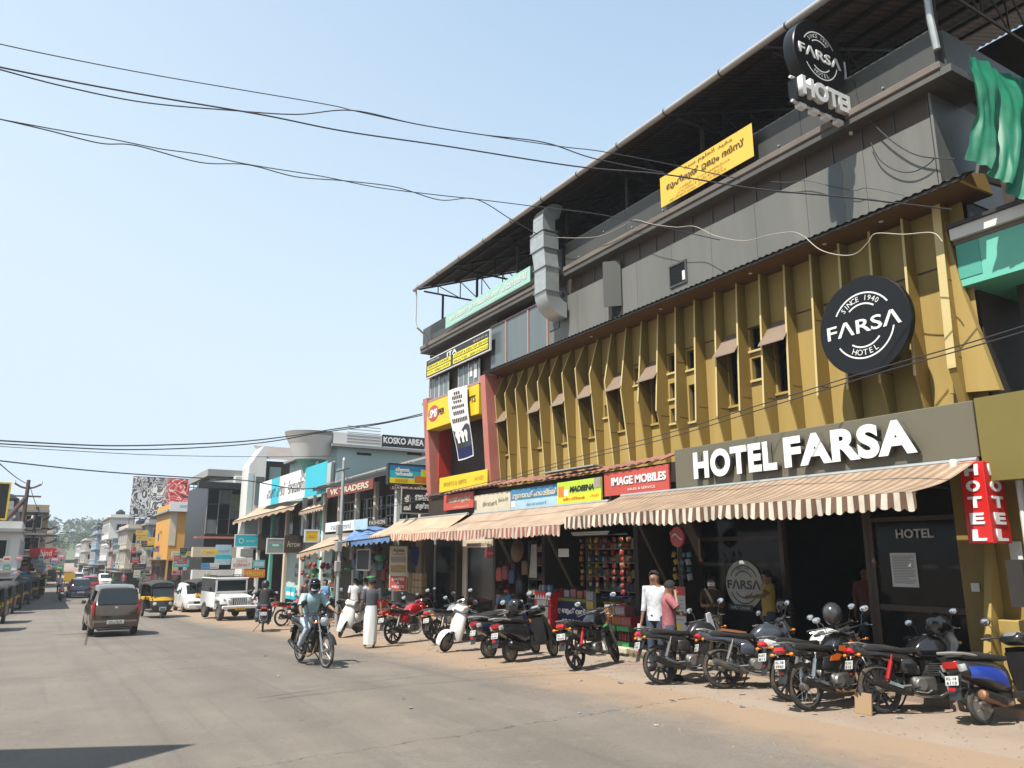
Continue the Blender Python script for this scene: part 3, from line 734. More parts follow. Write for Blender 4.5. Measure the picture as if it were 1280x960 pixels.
# --- red vertical HOTEL box sign, two faces
bq = onX(1228, 576, 10.85); bq2 = onX(1240, 679, 10.85); KS = bq.z - bq2.z
t = thing('box_sign', 'red vertical box sign with white HOTEL on two faces beside the entrance', 'sign', (10.85, bq.y, bq2.z))
t.scale = (KS, KS, KS)
MB().cb(0, .44, 0, .30, 0, 1.0, .008).build('box', M_SIGNRED, t, 0)
for i, ch in enumerate('HOTEL'):
    z_ = .90 - i * .20
    put('letter', text_fit(ch, .24, .145, M_LETW, .006, .05), t, M=frame_Y(-.006, .22, z_))
    put('letter', text_fit(ch, .17, .14, M_LETW, .006, .05), t, M=frame_X(-.006, .15, z_))
MB().tube([(.1, .15, 1.0), (.1, .15, 1.06), (.95, .15, 1.06)], .018, 6).build('bracket', M_STEEL, t)
MB().lathe([(0, 0), (.05, .0), (.055, .09), (.03, .12), (0, .12)], (-.05, .33, .93), (0, 0, 1), 14).build('lamp', M_WHITE, t)

# --- banners on the parapet and the black institute sign
fsign('yellow cloth banner with Arabic and Malayalam lettering on the parapet', 10.98, (11.84, 9.19, 9.55, 10.27), M_ORANGEY,
      [('\ufea9\ufead\ufeb1 \ufee1\ufeee\ufee0\ufecc\ufedf\ufe8d \ufeaa\ufef4\ufed4\ufee3'.replace('\ufead\ufeb1', '\ufeae\ufeb3'), .55, .84, .52, .17, M_INK, .002, .01), ('മുഫീദുൽ ഉലൂം ദർസ്', .50, .56, .84, .28, M_INK, .002, .02),
       ('പള്ളി ദർസ് മജ്ലിസ്', .5, .30, .55, .08, M_INK), ('ഹോട്ടൽ ബിൽഡിംഗ്', .45, .19, .5, .07, M_INK), ('മുഫീദുൽ ഉലൂം ദർസ് കമ്മിറ്റി', .42, .08, .62, .08, M_INK)], cat='banner', name='cloth_banner', t=.012)
fsign('long pale green banner with white Malayalam lettering above the glass bay', 11.0, (22.72, 17.32, 9.56, 10.03), M_GREENB,
      [('അൽ മദ്രസത്തുൽ ഇസ്ലാമിയ്യ ഹയർ', .37, .55, .62, .52, M_WHITEP, .002, .03), ('ഹിദായ മസ്ജിദ്', .84, .58, .26, .5, M_WHITEP, .002, .03), ('ഖുർആൻ ക്ലാസ്', .5, .14, .8, .14, M_WHITEP)], cat='banner', name='cloth_banner', t=.012)
fsign('black institute sign ITA with rows of yellow course panels', 11.1, (24.40, 19.80, 8.17, 8.79), M_BLACKP,
      [('ITA', .44, .80, .16, .26, M_WHITEP, .002, .03), ('COMPUTER', .13, .88, .2, .1, M_CREAM), ('98 9577 671 09', .87, .80, .2, .1, M_CREAM),
       ('SERVICES COURSES', .22, .55, .36, .13, M_BLACKP), ('LAPTOP & DESKTOP SERVICE', .73, .53, .5, .13, M_BLACKP), ('CCTV  MOBILE COURSE', .22, .23, .36, .13, M_BLACKP), ('PRINTER  SERVICING', .73, .2, .5, .13, M_BLACKP)],
      border=M_WHITE, bw=.03, patches=[(.02, .42, .42, .66, M_YPRINT), (.46, .98, .42, .66, M_YPRINT), (.02, .42, .1, .36, M_YPRINT), (.46, .98, .1, .36, M_YPRINT)])
M_LOGO = pm('logo_red', (.52, .06, .05), .4)
t = fsign('yellow SMS shop band with red oval emblem on the first floor', 11.05, (24.15, 20.38, 6.26, 7.21), M_YEL,
      [('SMS', .14, .55, .16, .30, M_WHITEP, .004, .04, .2), ('PER', .31, .52, .12, .22, M_INK, .002, .03), ('PTS', .89, .55, .12, .24, M_INK, .002, .03)], t=.5)
mb = MB(); mb._add([(.53 + .42 * math.cos(2 * PI * j / 32), .52 + .28 * math.sin(2 * PI * j / 32), .006) for j in range(32)], [tuple(range(32))]); mb.build('emblem', M_LOGO, t, 0)
fsign('yellow lower band sign with faded lettering under the red frame', 11.15, (23.25, 20.0, 4.05, 4.53), M_YEL, [('SPORTS & GIFTS', .35, .5, .5, .26, pm('faded_ochre', (.55, .34, .02), .6), .002, .02), ('AND', .85, .55, .18, .26, pm('faded_ochre', (.55, .34, .02), .6))], t=.05)
# --- white banner hanging over the balcony, buckled
def drape(label, cor, mt, lines, wav=.04):
    a, b, c_, d = cor      # TL TR BR BL world
    o = thing('hanging_banner', label, 'banner', a)
    def S(u, v, off=0):
        p = a.lerp(b, u).lerp(d.lerp(c_, u), v); p = p - a
        p.x -= wav * math.sin(PI * v * 1.7) + .03 * math.sin(u * 5 + v * 3) + off; return p
    MB().grid(lambda u, v: S(u, v), 8, 16).build('cloth', mt, o, 60)
    return o, S
cor = (onX(560, 489, 10.95), onX(583, 481, 10.95), onX(592, 570, 10.98), onX(572, 576, 10.98))
o, S_ = drape('white cloth banner with black fork and spoon picture hanging over the yellow band', cor, M_WHITEP, ())
MB().grid(lambda u, v: S_(.04 + .92 * u, .58 + .26 * v + .05 * math.sin(u * 6) * (1 - v), .012), 8, 8).build('dark_picture', M_BLACKP, o, 0)
MB().grid(lambda u, v: S_(.04 + .92 * u, .84 + .14 * v, .012), 6, 3).build('blue_strip', M_NAVY, o, 0)
for k in range(3):
    MB().grid(lambda u, v: S_(.22 + .22 * k + (.07 + .07 * math.sin(PI * min(1, v * 1.6))) * (u - .5) * 1.6, .61 + .16 * v, .02), 3, 6).build('utensil_print', M_WHITEP, o, 0)
for (v0, w0, hh) in ((.05, .3, .045), (.11, .5, .05), (.18, .4, .035), (.25, .62, .04), (.33, .55, .05), (.43, .8, .055)):
    for k in range(int(w0 * 12)):
        MB().grid(lambda u, v: S_(.5 - w0 / 2 + w0 * (k + .12 + .7 * u) / int(w0 * 12), v0 + hh * v, .012), 1, 1).build('letter', M_INK, o, 0)

# --- shop signs above the awnings
fsign('red IMAGE MOBILES sign above the long awning', 11.05, (14.24, 12.06, 3.34, 3.88), M_MOBRED, [('IMAGE MOBILES', .55, .58, .84, .34, M_LETW, .012, .03), ('SALES & SERVICE', .6, .2, .42, .10, M_WHITEP)])
fsign('lime and yellow MADEENA sign with fruit pictures between the awnings', 11.0, (16.1, 14.30, 3.27, 3.80), M_LIME,
      [('MADEENA', .58, .62, .55, .26, M_BLACKP, .008, .04, .25), ('മദീന സ്റ്റോർ', .40, .20, .5, .16, M_SIGNRED, .002, .02), ('ഫ്രൂട്ട്', .86, .22, .2, .16, M_SIGNRED)], patches=[(0, 1, 0, .38, M_YPRINT), (.03, .17, .3, .8, M_ORANGE), (.17, .27, .35, .62, M_WHITEP), (.86, 1, .55, 1, M_TAUPE)])
fsign('weathered blue and white sign with Malayalam lettering beside the lime sign', 11.1, (18.54, 16.14, 3.2, 3.80), M_SKYP, [('മുബാറക് ഹോട്ടൽ', .5, .68, .9, .34, M_CREAM, .008, .03), ('മൊബൈൽ', .55, .28, .4, .14, M_BLUEP)], patches=[(0, 1, .5, 1, M_BLUEP), (.02, .1, .2, .45, M_WHITEP)])
fsign('dusty white sign with black brush lettering', 11.12, (20.72, 18.60, 3.22, 3.79), M_CREAM, [('ട്രാവൽ', .45, .5, .4, .25, M_INK), ('ടിക്കറ്റ്', .82, .62, .26, .2, M_INK), ('|||', .04, .5, .06, .5, M_BLACKP, .002, .02)])
fsign('small maroon sign with white Malayalam lettering under the tiles', 11.15, (22.9, 20.85, 3.44, 3.94), M_MOBRED, [('മാർട്ട് ബുക്സ്', .55, .58, .72, .4, M_CREAM, .008, .02), ('സ്റ്റേഷനറി', .6, .15, .5, .14, M_CREAM)])

# --- striped awnings
def fabric(name, c1, c2, per):
    m = bpy.data.materials.new(name); m.use_nodes = True; n = m.node_tree.nodes; l = m.node_tree.links; b = n['Principled BSDF']
    tc = n.new('ShaderNodeTexCoord'); sp = n.new('ShaderNodeSeparateXYZ'); l.new(tc.outputs['Object'], sp.inputs[0])
    def mm(op, a, bb): 
        q = n.new('ShaderNodeMath'); q.operation = op
        for i, x in enumerate((a, bb)):
            if isinstance(x, (int, float)): q.inputs[i].default_value = x
            else: l.new(x, q.inputs[i])
        return q.outputs[0]
    ph = mm('FRACT', mm('DIVIDE', sp.outputs[1], per), 0)
    st = n.new('ShaderNodeMapRange'); st.inputs[1].default_value = .47; st.inputs[2].default_value = .53
    l.new(mm('PINGPONG', ph, .5) if False else mm('ABSOLUTE', mm('SUBTRACT', ph, .5), 0), st.inputs[0]); st.inputs[1].default_value = .22; st.inputs[2].default_value = .27
    nz = n.new('ShaderNodeTexNoise'); nz.inputs['Scale'].default_value = 1.6; nz.inputs['Detail'].default_value = 6; nz.inputs['Roughness'].default_value = .7; l.new(tc.outputs['Object'], nz.inputs['Vector'])
    mx = n.new('ShaderNodeMix'); mx.data_type = 'RGBA'; l.new(st.outputs[0], mx.inputs[0]); mx.inputs[6].default_value = (*[q * KA for q in c1], 1); mx.inputs[7].default_value = (*[q * KA for q in c2], 1)
    rm = n.new('ShaderNodeMapRange'); rm.inputs[1].default_value = .3; rm.inputs[2].default_value = .7; rm.inputs[3].default_value = .66; rm.inputs[4].default_value = 1.14; l.new(nz.outputs[0], rm.inputs[0])
    sc = n.new('ShaderNodeVectorMath'); sc.operation = 'SCALE'; l.new(mx.outputs[2], sc.inputs[0]); l.new(rm.outputs[0], sc.inputs['Scale'])
    l.new(sc.outputs[0], b.inputs['Base Color']); b.inputs['Roughness'].default_value = .85; b.inputs['Specular IOR Level'].default_value = .2
    return m
M_AW1 = fabric('awning_cloth', (.40, .30, .215), (.29, .195, .13), .17)
M_VA1 = fabric('awning_valance', (.70, .63, .52), (.17, .10, .07), .17)
M_AW2 = fabric('awning_cloth_b', (.40, .29, .21), (.45, .34, .25), .19)
M_VA2 = fabric('awning_valance_b', (.60, .49, .40), (.36, .15, .105), .19)
M_AW3 = fabric('awning_cloth_c', (.50, .38, .27), (.53, .37, .26), .19)
M_VA3 = fabric('awning_valance_c', (.70, .56, .42), (.50, .22, .15), .19)
def awning(label, y0, y1, xb, zb, xf, zf, drop, mtop, mval, per, group=None, scal=.17, zf1=None):
    """y0<y1; back edge (xb, zb) to front bar (xf, zf); scalloped valance below"""
    t = thing('awning', label, 'awning', (xf, y0, zf), group='striped cloth awnings over the shops')
    L = y1 - y0; zs = (lambda y: 0) if zf1 is None else (lambda y: (zf1 - zf) * y / L)
    rnd = random.Random(int(y0 * 10))
    ph = rnd.random() * 6
    def S(u, v):
        y = u * L; arms = .018 * math.cos(2 * PI * y / 2.1)
        return ((xb - xf) * v, y, zs(y) + (zb - zf) * v - .05 * math.sin(PI * v) - arms * math.sin(PI * v) + .006 * math.sin(y * 37 + ph) * (1 - v) + .035 * noise.noise(Vector((y * 1.1, v * 1.6, ph))) * math.sin(PI * min(1, v + .12)))
    MB().grid(S, max(24, int(L * 10)), 8).build('canopy', mtop, t, 60)
    n = max(2, round(L / scal)); mb = MB(); sub = 6
    for k in range(n):
        for s_ in range(sub):
            ya, yb = (k + s_ / sub) * L / n, (k + (s_ + 1) / sub) * L / n
            def da(q): return drop - .045 * (1 - abs(math.sin(PI * (q * n / L)))) ** 1.2 - .02 * math.sin(q * 2.3 + ph) + .03 * noise.noise(Vector((q * 3.1, ph, 0)))
            wv = lambda q: -.012 + .022 * math.sin(q * 9 + ph) + .01 * math.sin(q * 23) + .03 * noise.noise(Vector((q * 4.3, 7, ph)))
            mb.quad((0, ya, zs(ya) + .0), (0, yb, zs(yb) + .0), (wv(yb), yb, zs(yb) - da(yb)), (wv(ya), ya, zs(ya) - da(ya)))
    mb.build('valance', mval, t, 60)
    MB().tube([(.02, 0, -.015 + zs(0)), (.02, L, -.015 + zs(L))], .02, 6).build('front_bar', M_STEEL, t)
    MB().tube([(xb - xf, 0, zb - zf), (xb - xf, L, zb - zf)], .04, 8).build('roller', M_GALV, t)
    k = .35
    while k < L: MB().tube([(.05, k, -.03 + zs(k)), ((xb - xf) * .55, k + .25, (zb - zf) * .3), (xb - xf, k + .1, zb - zf - .35)], .018, 6).build('folding_arm', M_STEEL, t); k += 2.0
    return t
awning('long beige awning with brown striped valance over the hotel entrance', 5.75, 13.5, 10.95, 3.30, 9.4, 2.80, .25, M_AW1, M_VA1, .17)
awning('faded beige awning with red striped valance over the general store', 13.95, 20.42, 10.95, 3.22, 9.6, 2.66, .24, M_AW2, M_VA2, .19)
awning('sunlit cream awning with orange striped valance beside the VK sign shop', 20.8, 26.0, 10.95, 3.25, 9.8, 2.68, .22, M_AW3, M_VA3, .19)

# --- galvanised exhaust duct up the facade
t = thing('exhaust_duct', 'galvanised sheet metal exhaust duct climbing past the ledge', 'duct', (10.75, 16.1, 8.5))
def sec(x, y, z, w_, d_): return [(x - d_, y - w_, z), (x + d_, y - w_, z), (x + d_, y + w_, z), (x - d_, y + w_, z)]
for (a, b_) in (((0, 0, .28, .27, .21), (0, 0, .95, .27, .21)), ((0, 0, .96, .27, .21), (-.0, .10, 1.50, .29, .21)), ((0, .10, 1.51, .33, .24), (0, .10, 1.9, .33, .24)), ((0, .10, 1.91, .33, .24), (0, .10, 2.0, .24, .2)), ((0, .10, 2.01, .24, .2), (0, .1, 2.35, .24, .2))):
    MB().loft([sec(*a), sec(*b_)]).build('duct_section', M_GALV, t, 0)
mb = MB()
mb.loft([[(math.cos(an) * rr - .0 + .45 - .0, y, .28 - math.sin(an) * rr) for rr, y in ((.24, -.27), (.66, -.27), (.66, .27), (.24, .27))] for an in [PI - i * PI / 14 for i in range(0, 8)]])
mb.build('duct_elbow', M_GALV, t, 30)
mb = MB(); mb.loft([[(.30 - math.cos(an) * rr, y, 2.36 + math.sin(an) * rr) for rr, y in ((.10, -.14), (.50, -.14), (.50, .34), (.10, .34))] for an in [i * PI * .6 / 8 for i in range(9)]]); mb.build('duct_hood', M_GALV, t, 30)
for z_ in (.955, 1.505, 1.905, 2.005, .29): MB().bb(-.245, .245, -.295 if z_ < 1.4 else -.24, .44 if z_ > 1.4 else .295, z_ - .012, z_ + .012).build('flange', pm('flange_steel', (.42, .44, .44), .45, .5), t, 0)

# --- green tarpaulin hung at the street end of the terrace
M_TARP = pm('green_tarp', (.006, .16, .085), .5, var=.25, scale=3, dirt=(.015, .26, .15), dirt_amt=.6, spec=.4)
t = thing('tarpaulin', 'green plastic tarpaulin hanging in folds from the terrace corner', 'tarpaulin', (0, 0, 0))
A, B_, C_, D_ = onY(1209, 64, 5.1), onY(1300, 100, 4.9), onY(1300, 262, 4.7), onY(1218, 195, 5.15)
t.location = A
def TS(u, v):
    p = A.lerp(B_, u).lerp(D_.lerp(C_, u), v) - A
    g = .35 + .65 * v
    p.y += g * (.055 * math.sin(u * 21 + 1.5 * v) + .03 * math.sin(u * 43 + 2.2 * v) + .012 * math.sin(u * 90 - 3 * v)) - .10 * math.sin(PI * v) + .02 * math.sin(v * 11 + u * 4)
    nv = noise.noise_vector(Vector((u * 5.0, v * 2.2, 3.1))) * .10 + noise.noise_vector(Vector((u * 13.0, v * 6.0, 9.7))) * .035
    p += Vector((nv.x * .5, nv.y * (.4 + v), nv.z * .6))
    p.z -= .10 * math.sin(PI * u) * (1 - v) + .04 * abs(math.sin(u * 10.5)) * v
    return p
MB().grid(TS, 60, 48).build('sheet', M_TARP, t, 80)
MB().grid(lambda u, v: TS(.75 + .25 * u, .42 + .25 * v) + Vector((0, -.06, 0)), 4, 4).build('patch', M_ORANGEY, t, 80)

# --- mint building next door at the right edge
M_MINT = pm('mint_paint', (.13, .52, .39), .55, var=.06, scale=1, dirt=(.22, .62, .48), dirt_amt=.4)
M_MINTD = pm('mint_paint_deep', (.075, .38, .29), .6, var=.06, scale=1)
mint = thing('mint_building', 'neighbouring building with mint green balcony band and white slab', 'building', (0, 0, 0))
q = onX(1190, 300, 11.6); q2 = onX(1200, 358, 11.6); q1 = onX(1195, 312, 11.6)
MB().bb(11.55, 14, 1.5, q.y, q.z - .02, q.z + .16).build('slab', M_WHITE, mint, 0)
MB().bb(11.5, 14, 1.5, q.y + .0, q.z + .165, q.z + .22).build('roof_sheet', M_STEEL, mint, 0)
MB().bb(11.62, 14, 1.5, q.y - .0, q.z - .09, q.z - .022).build('drip_mould', M_LEDGE, mint, 0)
MB().bb(11.64, 14, 1.5, q.y - .02, q2.z, q.z - .092).build('balcony_band', M_MINT, mint, 0)
MB().bb(11.63, 11.638, q.y - .36, q.y - .02, q2.z + .12, q.z - .10).build('deep_mint_patch', M_MINTD, mint, 0)  # deeper mint on the left end of the band
MB().bb(12.25, 14, 1.5, 5.3, 4.2, q2.z).build('shaded_wall', M_INTB, mint, 0)  # dark brown stands in for the recess shade under the balcony
MB().bb(11.9, 14, 1.5, 4.9, .1, 3.0).build('shop_wall', M_LEDGE, mint, 0)
MB().tube([(11.28, 5.42, .1), (11.28, 5.42, 3.0)], .045, 10).build('downpipe', M_WHITE, mint)
MB().tube([(11.2, 5.28, .1), (11.2, 5.30, 2.9)], .035, 10).build('downpipe', M_PIPE, mint)
MB().bb(11.05, 11.12, 5.42, 5.62, 1.35, 1.95).build('meter_box', M_STEEL, mint, 0)
MB().cb(11.585, 11.612, 5.66, 5.82, 1.95, 2.2, .005).build('switch_box', M_WHITE, mint, 0)
# notices and emblem on the hotel front
def paper(label, X, rect, lines=8, name='notice', cat='notice'):
    yl, yr, z0, z1 = rect; w_, h_ = yl - yr, z1 - z0
    o = MB().bb(0, w_, 0, h_, -.006, 0).build(name, M_WHITEP, None, 0, M=frame_X(X, yl, z0), label=label, cat=cat)
    for k in range(lines):
        zz_ = h_ * (.92 - .84 * k / lines); MB().bb(w_ * .08, w_ * (.92 - .3 * random.random() * (k % 3 == 2)), zz_ - h_ * .02, zz_, .001, .003).build('printed_line', pm('grey_print', (.35, .35, .35), .6), o, 0)
    return o
M_NOTICE = pm('notice_white', (.60, .60, .57), .6)
paper('large white typed notice pasted on the dark hotel glass', 11.85, (7.80, 7.36, 1.52, 2.05), 18)
paper('tiny white switch plate sign on the gold pilaster', 11.6, (6.42, 6.30, 1.5, 1.62), 0)
o = thing('window_lettering', 'silver HOTEL lettering on the dark glass by the entrance', 'lettering', (11.86, 7.34, 2.35))
put('lettering', text_fit('HOTEL', .62, .14, M_SILVER, .012, .02), o, M=frame_X(-.008, 0, 0))
M_STICK = pm('sticker_white', (.55, .54, .48), .6)
o = thing('round_emblem', 'pale round FARSA emblem stuck on the dark hotel window', 'emblem', (11.85, 10.93, 1.46))
MB().lathe([(0, 0), (.46, 0), (.46, .008), (0, .008)], (0, 0, 0), (-1, 0, 0), 48).build('disc', M_STICK, o, 0)
put('lettering', text_fit('F\u039bRS\u039b', .84, .18, M_BLACKP, .0, .03), o, M=frame_X(-.014, 0, 0))
for (r0, a0, a1) in ((.36, 25, 155), (.25, 35, 145), (.36, 205, 335), (.25, 215, 325)):
    mb = MB(); N_ = 24
    P_ = [(-.012, -(r0 + dr) * math.cos(R(a0 + (a1 - a0) * i / N_)), (r0 + dr) * math.sin(R(a0 + (a1 - a0) * i / N_))) for i in range(N_ + 1) for dr in (-.012, .012)]
    mb._add(P_, [(2 * i, 2 * i + 1, 2 * i + 3, 2 * i + 2) for i in range(N_)]); mb.build('ring_line', M_BLACKP, o, 0)
put('lettering', text_fit('SINCE 1940', .34, .06, M_BLACKP), o, M=frame_X(-.014, 0, .30))
MB().bb(-.02, -.012, -.20, .42, -.50, -.38).build('dark_strip', M_BLACKP, o, 0)
put('lettering', text_fit('FAMILY DINNER', .5, .06, M_SILVER, 0, .01), o, M=frame_X(-.024, .11, -.44))
# ================================================================ overhead cables
M_CABLE = pm('black_cable', (.035, .035, .04), .6, var=.1)
M_CABLEW = pm('pale_cable', (.42, .37, .31), .6, var=.1)
def cable(label, pts, r=.012, mt=M_CABLE, name='power_cable', group='cables strung over the street'):
    """pts are points in the place; a smooth line is run through them"""
    P = [Vector(p) for p in pts]; out = []
    for i in range(len(P) - 1):
        p0, p1, p2, p3 = P[max(i - 1, 0)], P[i], P[i + 1], P[min(i + 2, len(P) - 1)]
        for k in range(8):
            t = k / 8
            out.append(.5 * ((2 * p1) + (p2 - p0) * t + (2 * p0 - 5 * p1 + 4 * p2 - p3) * t * t + (3 * p1 - p0 - 3 * p2 + p3) * t ** 3))
    out.append(P[-1]); o = out[0]
    ob = MB().tube([p - o for p in out], r, 5).build(name, mt, None, 60, loc=o, label=label, cat='cable', group=group)
    return ob
def far(x, y, d): v = _ray(x, y); v.normalize(); return Vector((0, 0, CAM_H)) + v * d
def wire(label, px, d0, d1, **k):
    """run between two anchor distances, distances changing evenly along it"""
    n = len(px); x0, x1 = px[0][0], px[-1][0]; s = []
    for (x, y) in px:
        u = (x - x0) / (x1 - x0); s.append(far(x, y, 1 / ((1 - u) / d0 + u / d1)))
    return cable(label, s, **k)
wire('thin topmost cable crossing the sky to the roof gutter', [(-40, 46), (60, 68), (200, 95), (400, 129), (445, 139), (520, 155), (600, 168), (700, 183), (750, 189), (830, 204), (925, 224)], 13, 13.5, r=.008)
wire('thick cable below the topmost one, crossing to the gold sign', [(-40, 75), (0, 84), (100, 104), (200, 122), (330, 144), (430, 164), (560, 183), (720, 208), (830, 218), (945, 236), (1060, 247), (1190, 262)], 12, 13, r=.012)
wire('sagging cable twisted round the thick cable', [(-40, 77), (0, 87), (80, 108), (180, 128), (290, 138), (370, 143), (440, 138), (520, 155), (600, 168), (680, 178), (742, 198), (830, 216)], 12.05, 13.4, r=.010)
wire('lower twisted cable running to the exhaust duct', [(-40, 141), (0, 149), (60, 163), (125, 179), (170, 182), (250, 203), (310, 206), (370, 221), (430, 226), (495, 234), (550, 250), (595, 249), (640, 275), (672, 293)], 12, 14.6, r=.009)
wire('upper strand of the lower twisted cable', [(-40, 141), (0, 149), (70, 162), (140, 174), (200, 186), (250, 193), (313, 206), (400, 220), (470, 234), (540, 243), (595, 249), (660, 257), (760, 270), (900, 300)], 12.02, 14.0, r=.008)
P_ = [onX(x, y, 10.9) for x, y in ((672, 293), (700, 297), (745, 296), (775, 284), (793, 275), (815, 280), (845, 284), (868, 283), (895, 295), (930, 301), (960, 294), (990, 290), (1006, 296))]
cable('pale slack cable looped along the ledge from the duct', P_, .007, M_CABLEW, group='cables fixed to the hotel front')
P_ = [onX(x, y, 10.93) for x, y in ((1006, 296), (1025, 312), (1050, 319), (1070, 317), (1085, 303), (1095, 292), (1130, 293), (1165, 291), (1178, 302))]
cable('white slack cable drooping under the canopy above the disc sign', P_, .009, M_CABLEW, group='cables fixed to the hotel front')
P_ = [onX(x, y, 11.2) for x, y in ((1068, 100), (1075, 130), (1092, 155), (1120, 180), (1150, 195), (1194, 199))]
cable('dark cable drooping from the projecting sign to the corner', P_, .012, M_CABLE, group='cables fixed to the hotel front')
P_ = [onX(x, y, 11.22) for x, y in ((1088, 178), (1100, 200), (1120, 213), (1140, 215), (1158, 207), (1168, 198))]
cable('short loop of dark cable on the grey cladding', P_, .010, M_CABLE, group='cables fixed to the hotel front')
P_ = [onX(x, y, 11.2) for x, y in ((960, 227), (985, 228), (1010, 226), (1040, 233), (1068, 238), (1085, 235), (1130, 244))]
cable('thin dark cable across the torn cladding strip', P_, .007, M_CABLE, group='cables fixed to the hotel front')
P_ = [onX(x, y, 11.6) for x, y in ((1225, 680), (1195, 760), (1200, 790), (1212, 800))]
for k, (dy, lab) in enumerate(((0, 'upper of two parallel cables crossing in front of the gold fins'), (6, 'lower of two parallel cables crossing in front of the gold fins'))):
    wire(lab, [(470, 634 + dy * .6), (560, 614 + dy * .6), (620, 600 + dy * .7), (720, 572 + dy * .8), (840, 540 + dy), (960, 503 + dy), (1090, 463 + dy), (1200, 432 + dy), (1330, 392 + dy * 1.3)], 26, 9.6, r=.009)
wire('bundled low cable from the left crossing to the shops', [(-30, 549), (40, 553), (130, 557), (210, 556), (300, 552), (370, 544), (420, 536), (480, 528), (528, 517)], 24, 27, r=.021)
wire('loose strand under the bundled low cable', [(-30, 553), (60, 558), (150, 562), (240, 560), (330, 553), (400, 541), (470, 531), (528, 519)], 24, 27, r=.017)
wire('straight low cable from the left to the lamp pole', [(-30, 572), (0, 576), (90, 586), (160, 592), (240, 597), (310, 601), (372, 611), (428, 607)], 26, 33, r=.02)
wire('pair of thin service wires above the far billboard', [(-30, 556), (80, 563), (200, 569), (330, 571), (420, 570)], 30, 34, r=.012)
# ================================================================ two-wheelers
M_TYRE = pm('tyre_rubber', (.028, .026, .024), .85, var=.25, scale=9, dirt=(.20, .145, .095), dirt_amt=.55)
M_CHROME = pm('chrome', (.62, .62, .60), .2, .95, var=.15, scale=8, dirt=(.30, .25, .2), dirt_amt=.35)
M_ALLOY = pm('alloy_grey', (.26, .25, .235), .42, .6, var=.2, scale=10, dirt=(.22, .17, .12), dirt_amt=.6)
M_ENG = pm('engine_grey', (.11, .105, .10), .5, .5, var=.3, scale=14, dirt=(.20, .15, .10), dirt_amt=.5)
M_BKPL = pm('black_plastic', (.014, .014, .015), .5, var=.2, scale=6, dirt=(.07, .06, .05), dirt_amt=.3)
M_SEAT = pm('seat_vinyl', (.018, .017, .017), .6, var=.2, scale=5, dirt=(.09, .075, .06), dirt_amt=.3)
M_TAIL = pm('tail_lens', (.50, .012, .012), .15, var=.1, spec=.6)
M_IND = pm('amber_lens', (.75, .24, .015), .2, var=.1)
M_LENS = pm('headlamp_lens', (.55, .58, .58), .08, var=.1, spec=.8)
M_PLATE = pm('number_plate', (.60, .60, .57), .45, var=.06, scale=8)
M_MIRB = pm('mirror_glass', (.80, .84, .88), .05, .9, var=.02)
M_RUST = pm('rusty_exhaust', (.30, .15, .075), .6, .3, var=.3, scale=9, dirt=(.12, .08, .06), dirt_amt=.5)
M_MUF = pm('black_muffler', (.03, .03, .03), .35, .5, var=.25, scale=8, dirt=(.2, .15, .1), dirt_amt=.4)
PAINT = {
 'black': pm('bike_black', (.012, .012, .014), .16, var=.2, scale=4, coat=.6, dirt=(.10, .08, .06), dirt_amt=.25),
 'grey': pm('bike_grey', (.075, .085, .105), .22, .3, var=.1, scale=4, coat=.6),
 'red': pm('bike_red', (.42, .012, .012), .18, var=.12, scale=4, coat=.6),
 'orange': pm('bike_orange', (.55, .11, .015), .22, var=.12, scale=4, coat=.5),
 'blue': pm('bike_blue', (.006, .045, .36), .16, var=.08, scale=4, coat=.7),
 'white': pm('bike_white', (.72, .72, .69), .2, var=.05, scale=4, coat=.6, dirt=(.5, .45, .38), dirt_amt=.25),
 'silver': pm('bike_silver', (.42, .42, .41), .3, .5, var=.1, scale=5, coat=.4),
 'darkgrey': pm('bike_darkgrey', (.028, .029, .031), .3, .2, var=.15, scale=4, coat=.4, dirt=(.13, .10, .07), dirt_amt=.3),
 'navy': pm('bike_navy', (.010, .014, .045), .18, var=.12, scale=4, coat=.6),
 'maroon': pm('bike_maroon', (.13, .012, .012), .2, var=.12, scale=4, coat=.6),
}
fXZ = lambda u, v, d: (u, d, v)
